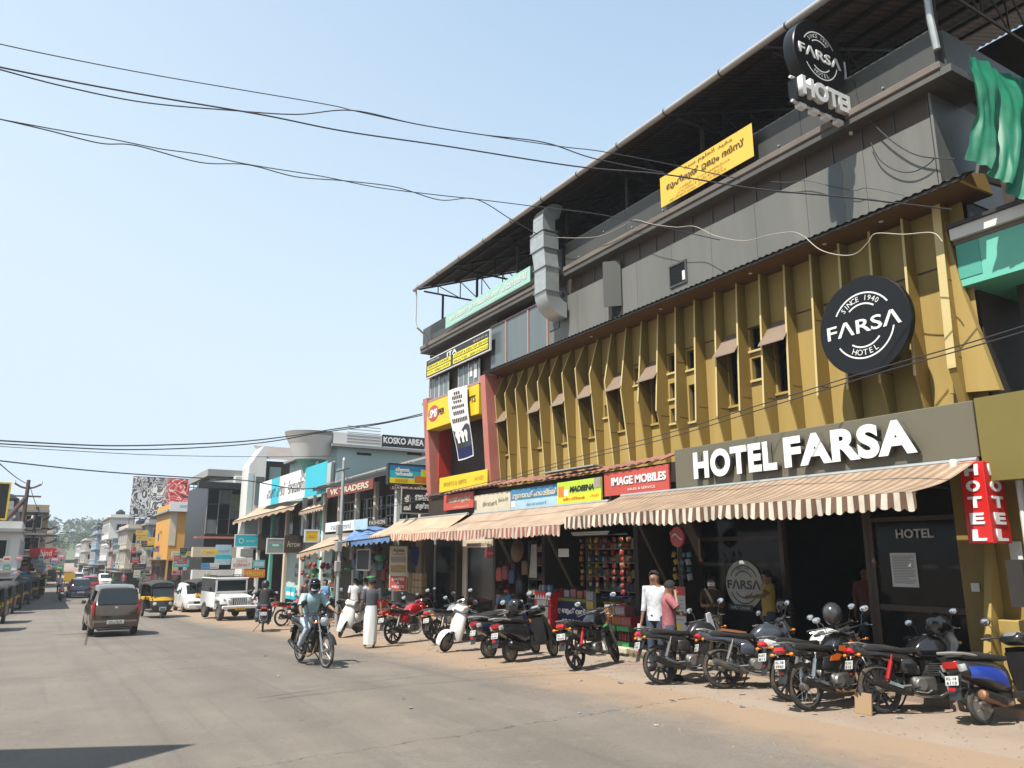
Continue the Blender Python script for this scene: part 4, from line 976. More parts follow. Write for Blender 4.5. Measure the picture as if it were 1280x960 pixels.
def wheel(par, C, rad, tw, kind, T=None, disc=True, name='wheel'):
    """wheel part (tyre mesh) with rim, spokes and hub as its sub-parts"""
    n = 30; mb = MB(); mb.T = T; O = Vector(C)
    prof = []
    for k in range(11):
        a = PI * (k / 10) ; prof.append((rad - tw * .95 + tw * .95 * math.sin(a) , -tw * .62 * math.cos(a)))
    prof = [(rad - tw * 1.05, -tw * .42)] + prof + [(rad - tw * 1.05, tw * .42)]
    mb.lathe(prof, O, (0, 1, 0), n); w_ = mb.build(name, M_TYRE, par, 50)
    rr = rad - tw * 1.0; mb = MB(); mb.T = T
    mb.lathe([(rr + .004, -tw * .42), (rr - .022, -tw * .34), (rr - .028, 0), (rr - .022, tw * .34), (rr + .004, tw * .42)], O, (0, 1, 0), n)
    mb.build('rim', M_CHROME if kind == 'spoke' else M_BKPL if kind == 'alloy' else M_ALLOY, w_)
    mb = MB(); mb.T = T
    if kind == 'spoke':
        for j in range(18):
            a = 2 * PI * j / 18; s_ = 1 if j % 2 else -1; b_ = a + s_ * .5
            mb.tube([O + Vector((math.cos(a) * .045, s_ * .032, math.sin(a) * .045)), O + Vector((math.cos(b_) * (rr - .02), s_ * .008, math.sin(b_) * (rr - .02)))], .0028, 4, False)
        sm = M_CHROME
    elif kind == 'alloy':
        for j in range(6):
            a = 2 * PI * j / 6
            for da in (-.13, .13):
                mb.loft([[O + Vector((math.cos(a + da * k_) * r_ - math.sin(a) * s_ * w2, y_, math.sin(a + da * k_) * r_ + math.cos(a) * s_ * w2)) for s_, y_ in ((-1, -.018), (1, -.018), (1, .018), (-1, .018))] for r_, w2, k_ in ((.04, .014, .3), (rr - .02, .010, 1.5))])
        sm = M_BKPL
    else:
        mb.lathe([(.05, -.03), (rr - .02, -.022), (rr - .02, .022), (.05, .03)], O, (0, 1, 0), 18); sm = M_ALLOY
        for j in range(5):
            a = 2 * PI * j / 5; mb.ell(O + Vector((math.cos(a) * rr * .6, 0, math.sin(a) * rr * .6)), (rr * .16, .035, rr * .16), 8, 5)
    mb.build('spokes', sm, w_)
    mb = MB(); mb.T = T; mb.lathe([(0, -.06), (.03, -.06), (.055, -.05), (.06, -.02), (.06, .02), (.055, .05), (.03, .06), (0, .06)], O, (0, 1, 0), 16)
    if disc: mb.lathe([(.05, .058), (.125, .058), (.125, .062), (.05, .062)], O, (0, 1, 0), 20)
    mb.build('hub', M_ALLOY, w_)
    return w_
def plate_obj(par, M, w_=.20, h_=.10, txt=('KL 14', '2417')):
    p = MB().cb(-w_ / 2, w_ / 2, -h_ / 2, h_ / 2, -.006, 0, .003).build('number_plate', M_PLATE, par, 0, M=M)
    for i, t_ in enumerate(txt):
        put('lettering', text_fit(t_, w_ * .78, h_ * .30, M_BLACKP, 0, .02), p, loc=(0, h_ * (.22 - .46 * i), .003))
    return p
REAR = Matrix(((0, 0, -1, 0), (-1, 0, 0, 0), (0, 1, 0, 0), (0, 0, 0, 1)))      # plate facing -X (backwards): right = -Y
FRONT = Matrix(((0, 0, 1, 0), (1, 0, 0, 0), (0, 1, 0, 0), (0, 0, 0, 1)))
def at_(M, x, y, z, pitch=0): return Matrix.Translation((x, y, z)) @ Matrix.Rotation(pitch, 4, 'Y') @ M
def two_wheeler_root(label, name, cat, loc, head, lean, group):
    M = Matrix.Translation(loc) @ Matrix.Rotation(head, 4, 'Z') @ Matrix.Rotation(-lean, 4, 'X')
    return thing(name, label, cat, M=M, group=group)
BIKES = 'motorcycles and scooters parked in front of the shops'
def mirror(par, T, x, y, z, s=1.0, shape=(.012, .06, .042)):
    mb = MB(); mb.T = T; mb.tube([(x - .02, y * .72, z - .19), (x, y * .8, z - .08), (x - .01, y, z)], .007, 5); m_ = mb.build('mirror', M_BKPL, par)
    mb = MB(); mb.T = T; mb.ell((x, y, z), (.022 * s, .068 * s, .048 * s), 14, 8); mb.build('mirror_shell', M_BKPL, m_)
    mb = MB(); mb.T = T; mb.ell((x - .014, y, z), (.012 * s, .062 * s, .042 * s), 14, 8); mb.build('mirror_face', M_MIRB, m_)
def motorcycle(label, loc, head, lean=R(9), steer=R(18), paint='black', accent=None, wheels='alloy', seat=None, group=BIKES, light='round', muffler=None, txt=('KL 14', '2417'), guard=False, fuel='std', mirrors=True):
    t = two_wheeler_root(label, 'motorcycle', 'motorcycle', loc, head, lean, group)
    P = PAINT[paint]; A = PAINT[accent] if accent else P; L = 1.28
    ST = Matrix.Translation((1.02, 0, .9)) @ Matrix.Rotation(R(-24), 4, 'Y') @ Matrix.Rotation(steer, 4, 'Z') @ Matrix.Rotation(R(24), 4, 'Y') @ Matrix.Translation((-1.02, 0, -.9))
    wheel(t, (0, 0, .305), .305, .052, wheels, None, False)
    wheel(t, (L, 0, .305), .305, .046, wheels, ST, wheels == 'alloy')
    # fork
    for s_ in (-1, 1):
        mb = MB(); mb.T = ST; mb.tube([(L + .01, s_ * .085, .30), (1.16, s_ * .085, .60)], .026, 8); mb.tube([(1.16, s_ * .085, .60), (1.00, s_ * .085, .96)], .017, 8)
        mb.build('fork_leg', M_CHROME if wheels == 'spoke' else M_ALLOY, t)
    mb = MB(); mb.T = ST
    mb.tube([(1.0, -.1, .93), (1.0, .1, .93)], .022, 6)
    hb = [(.86, -.36, .995), (.93, -.28, 1.0), (1.0, -.12, 1.0), (1.0, .12, 1.0), (.93, .28, 1.0), (.86, .36, .995)]
    mb.tube(hb, .012, 6); h_ = mb.build('handlebar', M_BKPL, t)
    for s_ in (-1, 1):
        mb = MB(); mb.T = ST; mb.tube([(.80, s_ * .40, .985), (.87, s_ * .345, .997)], .019, 8); mb.build('grip', M_SEAT, h_)
        mb = MB(); mb.T = ST; mb.tube([(.93, s_ * .30, .995), (.965, s_ * .34, .985), (.90, s_ * .42, .97)], .007, 5); mb.build('lever', M_CHROME, h_)
        if mirrors: mirror(t, ST, .95, s_ * .37, 1.20)
        mb = MB(); mb.T = ST; mb.tube([(1.10, s_ * .10, .83), (1.11, s_ * .17, .83)], .008, 5); mb.ell((1.115, s_ * .19, .83), (.035, .024, .022), 10, 6); mb.build('indicator', M_IND, t)
    for k_, (y0_, y1_) in enumerate(((-.30, -.05), (.30, .06), (-.26, .02))):
        MB().tube([(.96, y0_, .99), (1.12, y0_ * .7, 1.0 + .02 * k_), (1.14, y0_ * .2, .93), (1.02, y1_, .78), (.86, y1_, .60)], .0055, 5).build('control_cable', M_BKPL, t)
    # front fender
    mb = MB(); mb.T = ST
    mb.grid(lambda u, v: (L + (.335 + .012 * math.sin(PI * v)) * math.cos(R(25) + R(120) * u), (v - .5) * .12, .305 + (.335 + .012 * math.sin(PI * v)) * math.sin(R(25) + R(120) * u)), 14, 5)
    mb.build('front_fender', P if wheels == 'alloy' else M_BKPL, t, 60)
    # headlamp
    mb = MB(); mb.T = ST
    if light == 'round':
        mb.lathe([(0, -.12), (.05, -.11), (.085, -.05), (.095, 0), (.088, .012)], (1.13, 0, .85), (1, 0, -.1), 18); hl = mb.build('headlamp', M_CHROME if guard else P, t)
        mb = MB(); mb.T = ST; mb.lathe([(.088, .008), (.07, .02), (0, .032)], (1.13, 0, .85), (1, 0, -.1), 18); mb.build('headlamp_lens', M_LENS, hl)
    else:
        mb.slab([(1.02, .78), (1.17, .76), (1.22, .86), (1.12, .98), (1.04, 1.06), (1.0, 1.0)], fXZ, .12, .05); hl = mb.build('headlamp_cowl', P, t, 40)
        mb = MB(); mb.T = ST; mb.slab([(1.17, .77), (1.205, .79), (1.226, .87), (1.18, .91), (1.16, .85)], fXZ, .09, .03); mb.build('headlamp_lens', M_LENS, hl, 40)
        mb = MB(); mb.T = ST; mb.grid(lambda u, v: (1.14 - .09 * u, (v - .5) * .2, .96 + .17 * u), 3, 4); mb.build('visor', M_GLASSD, hl, 60)
    mb = MB(); mb.T = ST; mb.lathe([(0, 0), (.05, 0), (.055, .03), (.045, .055), (0, .055)], (1.03, 0, .98), (-.5, 0, 1), 16); mb.build('speedometer', M_BKPL, t)
    # tank, seat, tail
    if fuel == 'round': tk = [(.52, .74), (.60, .70), (.85, .70), (.97, .76), (.99, .84), (.92, .91), (.78, .945), (.62, .92), (.53, .84)]
    else: tk = [(.50, .76), (.58, .69), (.82, .66), (1.0, .74), (1.03, .82), (.95, .92), (.80, .965), (.66, .94), (.56, .85)]
    tb = MB().slab(tk, fXZ, .15, .085, 3).build('fuel_tank', P, t, 45)
    if accent:
        for s_ in (-1, 1):
            MB().prism([(.60, .72), (.80, .69), (.93, .80), (.86, .86), (.80, .78), (.62, .79)], fXZ, s_ * .146, s_ * .153).build('tank_stripe', A, tb, 0)
            MB().prism([(.42, .60), (.58, .60), (.66, .67), (.58, .69), (.46, .66)], fXZ, s_ * .125, s_ * .135).build('stripe', A, t, 0)
    MB().lathe([(0, 0), (.035, 0), (.035, .012), (0, .015)], (.80, 0, .963), (.1, 0, 1), 14).build('fuel_cap', M_CHROME, tb)
    if accent or paint in ('black', 'grey', 'navy', 'silver'):
        for s_ in (-1, 1):
            MB().prism([(.80, .66), (1.0, .70), (1.05, .80), (1.0, .62), (.9, .56)], fXZ, s_ * .13, s_ * .155).build('tank_shroud', A if accent else M_BKPL, t, 0)
    MB().slab([(-.20, .79), (-.16, .765), (.10, .76), (.36, .72), (.54, .73), (.58, .78), (.52, .805), (.34, .80), (.14, .845), (-.16, .865), (-.22, .83)], fXZ, .13, .05, 3).build('seat', M_SEAT if seat is None else seat, t, 50)
    MB().slab([(-.34, .80), (-.28, .72), (.05, .68), (.40, .58), (.50, .62), (.44, .71), (.10, .77), (-.20, .81), (-.33, .845)], fXZ, .118, .045, 2).build('tail_panel', P, t, 45)
    MB().slab([(.30, .50), (.50, .48), (.54, .60), (.46, .68), (.30, .66)], fXZ, .125, .03).build('side_panel', P if not accent else M_BKPL, t, 45)
    mb = MB()
    mb.tube([(-.08, -.10, .84), (-.26, -.11, .875), (-.36, -.07, .87), (-.36, .07, .87), (-.26, .11, .875), (-.08, .10, .84)], .012, 6); mb.build('grab_rail', M_CHROME if wheels == 'spoke' else M_ALLOY, t)
    tl = MB().slab([(-.385, .77), (-.35, .735), (-.29, .74), (-.29, .80), (-.36, .815)], fXZ, .085, .03).build('tail_lamp', M_TAIL, t, 40)
    for s_ in (-1, 1):
        mb = MB(); mb.tube([(-.30, s_ * .08, .72), (-.31, s_ * .15, .72)], .008, 5); mb.ell((-.31, s_ * .175, .72), (.022, .036, .024), 10, 6); mb.build('indicator', M_IND, t)
    MB().grid(lambda u, v: (-.22 - .14 * u ** .7 - .03 * u, (v - .5) * .15, .72 - .36 * u), 6, 3).build('rear_fender', M_BKPL, t, 60)
    plate_obj(t, at_(REAR, -.375, 0, .60, R(14)), .185, .11, txt)
    MB().slab([(-.39, .50), (-.37, .47), (-.36, .47), (-.365, .50)], fXZ, .03, .008).build('reflector', M_TAIL, t)
    # frame, swingarm, shocks
    mb = MB(); mb.tube([(1.02, 0, .88), (.92, 0, .62), (.84, 0, .34), (.60, 0, .22), (.36, 0, .30), (.38, 0, .62), (.60, 0, .70), (1.0, 0, .82)], .02, 6); mb.build('frame', M_BKPL, t)
    for s_ in (-1, 1):
        MB().tube([(0, s_ * .085, .305), (.40, s_ * .09, .33)], .02, 6).build('swingarm', M_ALLOY if wheels == 'alloy' else M_BKPL, t)
        mb = MB(); mb.tube([(.04, s_ * .11, .34), (.08, s_ * .11, .44)], .013, 6); mb.tube([(.07, s_ * .11, .42), (.16, s_ * .115, .64)], .028, 8); mb.tube([(.16, s_ * .115, .64), (.19, s_ * .115, .72)], .013, 6)
        mb.build('shock_absorber', M_CHROME if wheels == 'spoke' else PAINT['red'] if paint == 'black' and s_ < 0 and accent is None else M_ALLOY, t)
        MB().tube([(.42, s_ * .13, .30), (.42, s_ * .24, .31)], .014, 6).build('footpeg', M_SEAT, t)
        MB().tube([(.14, s_ * .12, .38), (.14, s_ * .21, .39)], .013, 6).build('footpeg', M_SEAT, t)
    # engine
    mb = MB(); mb.cb(.42, .76, -.13, .13, .24, .44, .03); eng = mb.build('engine', M_ENG, t, 40)
    mb = MB()
    for k in range(6): z = .45 + k * .028; mb.bb(.66 + (z - .45) * .4, .84 + (z - .45) * .4, -.085, .085, z, z + .014)
    mb.bb(.68, .80, -.06, .06, .43, .64); mb.build('cylinder_fins', M_ENG, eng, 0)
    for s_ in (-1, 1): MB().lathe([(0, 0), (.07, 0), (.085, -.015), (.09, -.03)], (.52, s_ * .155, .34), (0, s_, 0), 18).build('engine_cover', M_ALLOY, eng)
    MB().cb(.46, .60, -.05, .05, .46, .58, .02).build('carburettor', M_ALLOY, eng)
    # exhaust on the right
    mb = MB(); mb.tube([(.86, -.02, .52), (.93, -.06, .40), (.90, -.11, .25), (.76, -.14, .19), (.50, -.15, .20), (.34, -.155, .235)], .021, 8); mb.build('exhaust_pipe', M_RUST if wheels == 'spoke' else M_CHROME, t)
    mb = MB(); mb.tube([(.36, -.155, .23), (.26, -.158, .26), (.0, -.165, .345), (-.16, -.168, .40), (-.17, -.168, .403)], [.026, .05, .055, .05, .03], 10); mu = mb.build('muffler', muffler or M_MUF, t)
    MB().prism([(.02, .36), (.20, .30), (.22, .33), (.04, .40)], fXZ, -.222, -.214).build('heat_shield', M_CHROME, mu, 0)
    # chain cover, stand, brake pedal
    MB().slab([(-.06, .27), (.06, .25), (.42, .28), (.44, .36), (.06, .40), (-.05, .37)], lambda u, v, d: (u, .115 + d, v), .012, .006).build('chain_cover', M_BKPL, t, 40)
    MB().tube([(.44, .09, .25), (.42, .20, .12), (.40, .30, -.01 + .3 * math.tan(lean))], .012, 6).build('side_stand', M_BKPL, t)
    MB().tube([(.40, -.14, .26), (.56, -.17, .24), (.62, -.18, .27)], .009, 5).build('brake_pedal', M_CHROME, t)
    if guard:
        mb = MB()
        for s_ in (-1, 1): mb.tube([(.92, s_ * .03, .70), (.96, s_ * .20, .62), (.96, s_ * .26, .45), (.90, s_ * .18, .30), (.84, s_ * .03, .27)], .013, 6)
        mb.build('leg_guard', M_CHROME if guard == 'chrome' else M_BKPL, t)
    return t, ST
def scooter(label, loc, head, lean=R(9), steer=R(15), paint='blue', panel=None, group=BIKES, txt=('KL 14', '6113'), dirty=True):
    """scooter on its side stand, origin at the rear wheel's contact, +X forward"""
    t = two_wheeler_root(label, 'scooter', 'scooter', loc, head, lean, group)
    P = PAINT[paint]; Q = PAINT[panel] if panel else P; L = 1.25
    ST = Matrix.Translation((1.02, 0, .7)) @ Matrix.Rotation(R(-25), 4, 'Y') @ Matrix.Rotation(steer, 4, 'Z') @ Matrix.Rotation(R(25), 4, 'Y') @ Matrix.Translation((-1.02, 0, -.7))
    wheel(t, (0, 0, .215), .215, .05, 'disc', None, False)
    wheel(t, (L, 0, .215), .215, .046, 'disc', ST, False)
    for s_ in (-1, 1): mb = MB(); mb.T = ST; mb.tube([(L, s_ * .075, .22), (1.14, s_ * .07, .46)], .02, 6); mb.build('fork_leg', M_BKPL, t)
    mb = MB(); mb.T = ST
    mb.grid(lambda u, v: (L + .01 + (.262 + .02 * math.sin(PI * v)) * math.cos(R(-5) + R(150) * u), (v - .5) * (.13 + .05 * math.sin(PI * u)), .225 + (.262 + .02 * math.sin(PI * v)) * math.sin(R(-5) + R(150) * u)), 16, 6); mb.build('front_fender', P, t, 60)
    # leg shield / apron
    def ring(z, x, w_, dep):
        o = []
        for k in range(12):
            a = -PI / 2 + PI * k / 11; o.append((x + dep * math.cos(a), w_ * math.sin(a), z))
        return o + [(p[0] - .05, p[1] * .92, p[2]) for p in reversed(o)]
    MB().loft([ring(.26, 1.02, .19, .06), ring(.40, 1.02, .23, .10), ring(.58, .985, .225, .13), ring(.74, .945, .19, .12), ring(.86, .915, .14, .09)]).build('leg_shield', P if paint != 'blue' else PAINT['darkgrey'], t, 60)
    MB().slab([(.92, .34), (.96, .34), (.90, .80), (.86, .80)], fXZ, .16, .02).build('inner_panel', M_BKPL, t, 40)
    # handlebar cowl
    mb = MB(); mb.T = ST; mb.slab([(.80, .93), (.88, .88), (1.0, .87), (1.06, .93), (1.0, 1.03), (.88, 1.04), (.80, .99)], fXZ, .15, .06, 3); hc = mb.build('handlebar_cowl', P if paint != 'blue' else PAINT['darkgrey'], t, 50)
    mb = MB(); mb.T = ST; mb.slab([(1.03, .90), (1.062, .925), (1.045, .985), (1.02, .99)], fXZ, .085, .03); mb.build('headlamp_lens', M_LENS, hc, 40)
    mb = MB(); mb.T = ST; mb.slab([(.80, .98), (.84, 1.035), (.94, 1.055), (.98, 1.04), (.9, 1.0)], fXZ, .09, .03); mb.build('dashboard', PAINT['silver'], hc, 40)
    mb = MB(); mb.T = ST; mb.tube([(.80, -.36, .97), (.86, -.25, .98), (.9, 0, .97), (.86, .25, .98), (.80, .36, .97)], .012, 6); h_ = mb.build('handlebar', M_BKPL, t)
    for s_ in (-1, 1):
        mb = MB(); mb.T = ST; mb.tube([(.785, s_ * .39, .967), (.84, s_ * .29, .976)], .019, 8); mb.build('grip', M_SEAT, h_)
        mb = MB(); mb.T = ST; mb.tube([(.90, s_ * .26, .98), (.93, s_ * .31, .97), (.86, s_ * .42, .955)], .007, 5); mb.build('lever', M_CHROME, h_)
        mirror(t, ST, .90, s_ * .36, 1.19, 1.15)
        mb = MB(); mb.T = ST; mb.slab([(1.06, .62), (1.085, .63), (1.06, .70), (1.03, .70)], lambda u, v, d: (u - .03, s_ * .13 + d, v), .04, .015); mb.build('indicator', M_IND, t, 40)
    # floor board and tunnel
    MB().slab([(.46, .27), (.92, .26), (1.0, .30), (.92, .335), (.46, .33)], fXZ, .17, .03).build('floorboard', M_BKPL, t, 40)
    # rear body: lofted side cowls
    def br(x, w_, z0, z1):
        zc = (z0 + z1) / 2; hz = (z1 - z0) / 2; o = []
        for k in range(16):
            a = 2 * PI * k / 16; c_, s_ = math.cos(a), math.sin(a)
            o.append((x, w_ * math.copysign(abs(c_) ** .7, c_), zc + hz * math.copysign(abs(s_) ** .7, s_)))
        return o
    MB().loft([br(.52, .10, .32, .62), br(.44, .155, .31, .68), br(.25, .185, .36, .72), br(.02, .19, .44, .74), br(-.18, .165, .52, .755), br(-.31, .12, .58, .765), br(-.36, .07, .62, .76)]).build('body_cowl', Q, t, 60)
    for s_ in (-1, 1):
        MB().grid(lambda u, v: (.36 - .58 * u, s_ * (.186 - .03 * (2 * abs(u - .42)) ** 2 + .004 + .012 * math.sin(PI * v)), .40 + .14 * u + (.18 - .05 * u) * v + .03 * math.sin(PI * u)), 12, 5).build('side_panel', P, t, 60)
    MB().slab([(-.24, .76), (-.05, .745), (.20, .73), (.46, .70), (.54, .715), (.52, .76), (.30, .79), (.02, .835), (-.22, .83), (-.28, .79)], fXZ, .145, .05, 3).build('seat', M_SEAT, t, 50)
    MB().tube([(-.02, -.13, .79), (-.26, -.15, .825), (-.40, -.09, .84), (-.40, .09, .84), (-.26, .15, .825), (-.02, .13, .79)], .018, 6).build('grab_rail', PAINT['silver'], t)
    MB().slab([(-.385, .73), (-.375, .66), (-.30, .64), (-.27, .70), (-.30, .745)], fXZ, .10, .03).build('tail_lamp', M_TAIL, t, 40)
    for s_ in (-1, 1): MB().slab([(-.36, .70), (-.33, .62), (-.24, .63), (-.26, .71)], lambda u, v, d: (u, s_ * .12 + d, v), .03, .015).build('indicator', M_LENS, t, 40)
    MB().grid(lambda u, v: (-.30 - .10 * u, (v - .5) * (.20 - .04 * u), .64 - .34 * u), 6, 3).build('rear_fender', M_BKPL if panel is None else PAINT['darkgrey'], t, 60)
    plate_obj(t, at_(REAR, -.385, 0, .52, R(14)), .185, .11, txt)
    MB().cb(-.425, -.405, -.05, .05, .40, .44, .006).build('reflector', M_TAIL, t)
    # engine / transmission case left, exhaust right
    MB().slab([(-.10, .18), (.0, .13), (.40, .20), (.46, .30), (.38, .36), (.02, .33), (-.08, .28)], lambda u, v, d: (u, .105 + d, v), .04, .02).build('transmission_case', M_ENG, t, 40)
    MB().cb(.28, .52, -.10, .10, .18, .36, .03).build('engine', M_ENG, t, 40)
    mb = MB(); mb.tube([(.44, -.10, .22), (.36, -.15, .20), (.26, -.155, .215)], .018, 6); mb.tube([(.28, -.155, .21), (.22, -.158, .235), (.02, -.165, .30), (-.14, -.168, .35), (-.155, -.168, .355)], [.022, .055, .06, .058, .035], 10); ex = mb.build('muffler', M_RUST if dirty else M_MUF, t)
    MB().grid(lambda u, v: (.20 - .30 * u, -.168 - .064 * math.cos((v - .5) * 2), .255 + .095 * u + .064 * math.sin((v - .5) * 2)), 4, 5).build('heat_shield', M_MUF, ex, 60)
    MB().tube([(.02, .11, .25), (.10, .13, .52)], .024, 8).build('shock_absorber', M_BKPL, t)
    MB().tube([(.30, .12, .20), (.26, .24, .02 + .0)], .011, 6).build('side_stand', M_BKPL, t)
    return t, ST
M_HELM = pm('helmet_black', (.014, .014, .015), .12, var=.1, scale=5, coat=.8)
M_HELMS = pm('helmet_silver', (.07, .07, .075), .22, .3, var=.1, scale=5, coat=.8)
def helmet(label, M, mt=None, visor_up=False, group='helmets left on the parked bikes', par=None):
    if par is None: t = thing('helmet', label, 'helmet', M=M, group=group)
    else: t = bpy.data.objects.new('helmet', None); COL.objects.link(t); t.parent = par; t.matrix_local = M
    mb = MB(); n, m = 22, 14
    vs = []
    for i in range(m + 1):
        th = PI * .80 * i / m
        for j in range(n):
            an = 2 * PI * j / n; c_ = math.cos(an)
            rx = .145 + (.02 if c_ > 0 else 0); z = .135 * math.cos(th) - (.03 if th > 1.8 else 0)
            vs.append((rx * math.sin(th) ** .85 * c_, .122 * math.sin(th) ** .85 * math.sin(an), z))
    fs = []
    for i in range(m):
        for j in range(n):
            an = 2 * PI * (j + .5) / n; th = PI * .80 * (i + .5) / m
            if math.cos(an) > .35 and 1.25 < th < 1.95: continue
            j2 = (j + 1) % n; fs.append((i * n + j, (i + 1) * n + j, (i + 1) * n + j2, i * n + j2))
    mb._add(vs, fs); sh = mb.build('shell', mt or M_HELM, t, 60)
    def vis(u, v):
        an = -1.15 + 2.3 * u; th = (1.22 + .75 * v) - (.75 if visor_up else 0); rx = .165
        return ((rx + .006) * math.sin(th) ** .85 * math.cos(an), .130 * math.sin(th) ** .85 * math.sin(an), .135 * math.cos(th) + (.02 if visor_up else 0))
    MB().grid(vis, 12, 5).build('visor', M_GLASSD, t, 60)
    MB().ell((0, 0, -.02), (.11, .10, .10), 12, 8).build('lining', M_SEAT, t, 60)
    return t
def contact(x, y): return onG(x, y)
# ================================================================ cars, auto rickshaws, jeep
M_CGLASS = pm('car_glass', (.02, .028, .03), .06, var=.2, scale=2, spec=.5)
M_CARTAIL = pm('car_tail_lens', (.36, .014, .012), .2, var=.15, spec=.5)
M_CARBROWN = pm('car_brown', (.088, .062, .042), .2, .3, var=.08, scale=2, coat=.7, dirt=(.16, .11, .08), dirt_amt=.25)
M_CARWHITE = pm('car_white', (.74, .74, .72), .22, var=.05, scale=2, coat=.6, dirt=(.5, .45, .38), dirt_amt=.2)
M_CARRED = pm('car_red', (.33, .02, .018), .2, var=.1, coat=.6)
M_CARSILV = pm('car_silver', (.40, .41, .42), .25, .5, var=.08, coat=.5)
M_CARBLUE = pm('car_navy', (.02, .03, .06), .2, var=.1, coat=.6)
M_AUTOY = pm('auto_yellow', (.70, .40, .02), .4, var=.1, scale=3, dirt=(.35, .22, .05), dirt_amt=.3)
M_AUTOB = pm('auto_black', (.018, .019, .018), .35, var=.25, scale=3, dirt=(.11, .09, .07), dirt_amt=.3)
M_CANOPY = pm('auto_canopy', (.03, .03, .03), .75, var=.25, scale=4, dirt=(.12, .105, .09), dirt_amt=.4)
M_PLATEY = pm('plate_yellow', (.75, .45, .03), .45, var=.06)
M_SKIN = pm('skin', (.27, .135, .075), .55, var=.12, scale=14)
M_HAIR = pm('hair', (.012, .010, .009), .85, var=.3, scale=40)
def carwheel(par, x, y, r, w_=.17, mt=None):
    s_ = 1 if y > 0 else -1
    mb = MB(); mb.lathe([(r * .60, -w_ * .5), (r * .93, -w_ * .5), (r, -w_ * .32), (r, w_ * .32), (r * .93, w_ * .5), (r * .60, w_ * .5), (r * .60, -w_ * .5)], (x, y, r), (0, 1, 0), 22); o = mb.build('wheel', M_TYRE, par, 40)
    mb = MB(); mb.lathe([(0, w_ * .42), (r * .15, w_ * .45), (r * .5, w_ * .34), (r * .62, w_ * .46), (r * .62, -w_ * .4)], (x, y, r), (0, s_, 0), 18); mb.build('rim', mt or M_ALLOY, o)
def car(label, loc, head, paint, L=3.6, W=.78, H=1.50, group='cars and vans on the road', detail=True, kind='hatch', plate=('KL 10 AF', '2447')):
    t = thing('parked_car' if False else 'car', label, 'car', loc, head, group)
    hb = .92 if H < 1.6 else .98      # belt height
    def st(x, zb, zbelt, zr, wb, wr):
        half = [(wb * .88, zb), (wb * .97, zb + .10), (wb, zb + .30), (wb * .985, zbelt - .06), (wb * .95, zbelt), (wr + .02, max(zr - .10, zbelt + .004)), (wr * .90, max(zr - .025, zbelt + .010)), (wr * .5, max(zr, zbelt + .016))]
        return [(x, -y, z) for y, z in half] + [(x, y, z) for y, z in reversed(half)]
    zr0 = hb + .02
    S = [st(0, .34, .84, .85, W * .86, W * .76), st(.05, .26, hb, hb + .02, W * .94, W * .80), st(.12, .24, hb, hb + .16, W * .98, W * .80), st(.30, .22, hb, H - .07, W, W * .72), st(.55, .2, hb, H, W, W * .75), st(1.2, .2, hb, H + .02, W, W * .82), st(1.8, .2, hb, H, W, W * .81),
         st(2.15, .2, hb - .01, H - .10, W, W * .79), st(2.72, .2, hb - .04, hb + .0, W * .99, W * .85), st(3.1, .22, hb - .10, hb - .08, W * .97, W * .8), st(3.45, .26, hb - .20, hb - .19, W * .90, W * .7), st(L, .34, .62, .63, W * .78, W * .6)]
    MB().loft(S).build('body', paint, t, 38)
    # glass, sitting a few mm proud of the shell
    g = MB(); yw = W * .70
    g.quad((.10, -yw * 1.06, hb + .05), (.10, yw * 1.06, hb + .05), (.155, yw * 1.10, hb + .2), (.285, yw * .92, H - .12), (.285, -yw * .92, H - .12), (.155, -yw * 1.10, hb + .2))
    r_ = g; rg = g.build('rear_window', M_CGLASS, t, 0)
    rg.location.x = -.05; rg.location.z = .012
    g = MB(); g.quad((2.68, -yw, hb + .02), (2.68, yw, hb + .02), (2.17, yw * .95, H - .13), (2.17, -yw * .95, H - .13)); wg = g.build('windscreen', M_CGLASS, t, 0); wg.location = (.03, 0, .02)
    for s_ in (-1, 1):
        for (xa, xb, xc, xd) in ((.42, 1.12, .50, 1.12), (1.20, 2.10, 1.20, 1.92)):
            y0, y1 = s_ * (W * .953), s_ * (W * .835)
            MB().quad((xa, y0, hb + .03), (xb, y0, hb + .03), (xd, y1, H - .14), (xc, y1, H - .14)).build('side_window', M_CGLASS, t, 0)
        MB().cb(2.02, 2.16, s_ * (W + .02), s_ * (W + .15), hb + .0, hb + .12, .03).build('wing_mirror', paint, t)
        MB().slab([(-.01, .66), (-.01, .84), (.07, 1.08), (.16, 1.04), (.12, .66)], lambda u, v, d: (u - .008, s_ * (W * .90 + d), v), .042, .02).build('tail_lamp', M_CARTAIL, t, 40)
        MB().slab([(3.36, .56), (3.52, .54), (3.50, .68), (3.30, .74)], lambda u, v, d: (u + .03, s_ * (W * .72 + d), v), .10, .04).build('headlamp', M_LENS, t, 40)
        MB().bb(.9, 1.05, s_ * (W - .01), s_ * (W + .015), hb - .10, hb - .07).build('door_handle', paint, t)
        for x in (.62, 2.86): carwheel(t, x, s_ * (W - .10), .285)
        for x in (1.16,): MB().bb(x - .004, x + .004, s_ * (W - .03), s_ * (W + .003), .34, hb - .06).build('door_gap', M_BLACKP, t, 0)
    MB().cb(-.06, .16, -W * .90, W * .90, .26, .50, .05).build('rear_bumper', paint, t)
    MB().cb(L - .16, L + .05, -W * .80, W * .80, .24, .48, .05).build('front_bumper', paint, t)
    MB().bb(L - .02, L + .01, -.32, .32, .50, .60).build('grille', M_BKPL, t)
    MB().cb(-.068, .0, -W * .7, W * .7, .20, .29, .02).build('bumper_trim', M_BKPL, t)
    MB().cb(-.02, .10, -.42, .42, .63, .655, .01).build('boot_crease', paint, t)
    MB().tube([(.02, -.05, H - .02), (.0, 0, 0)], .001, 3) 
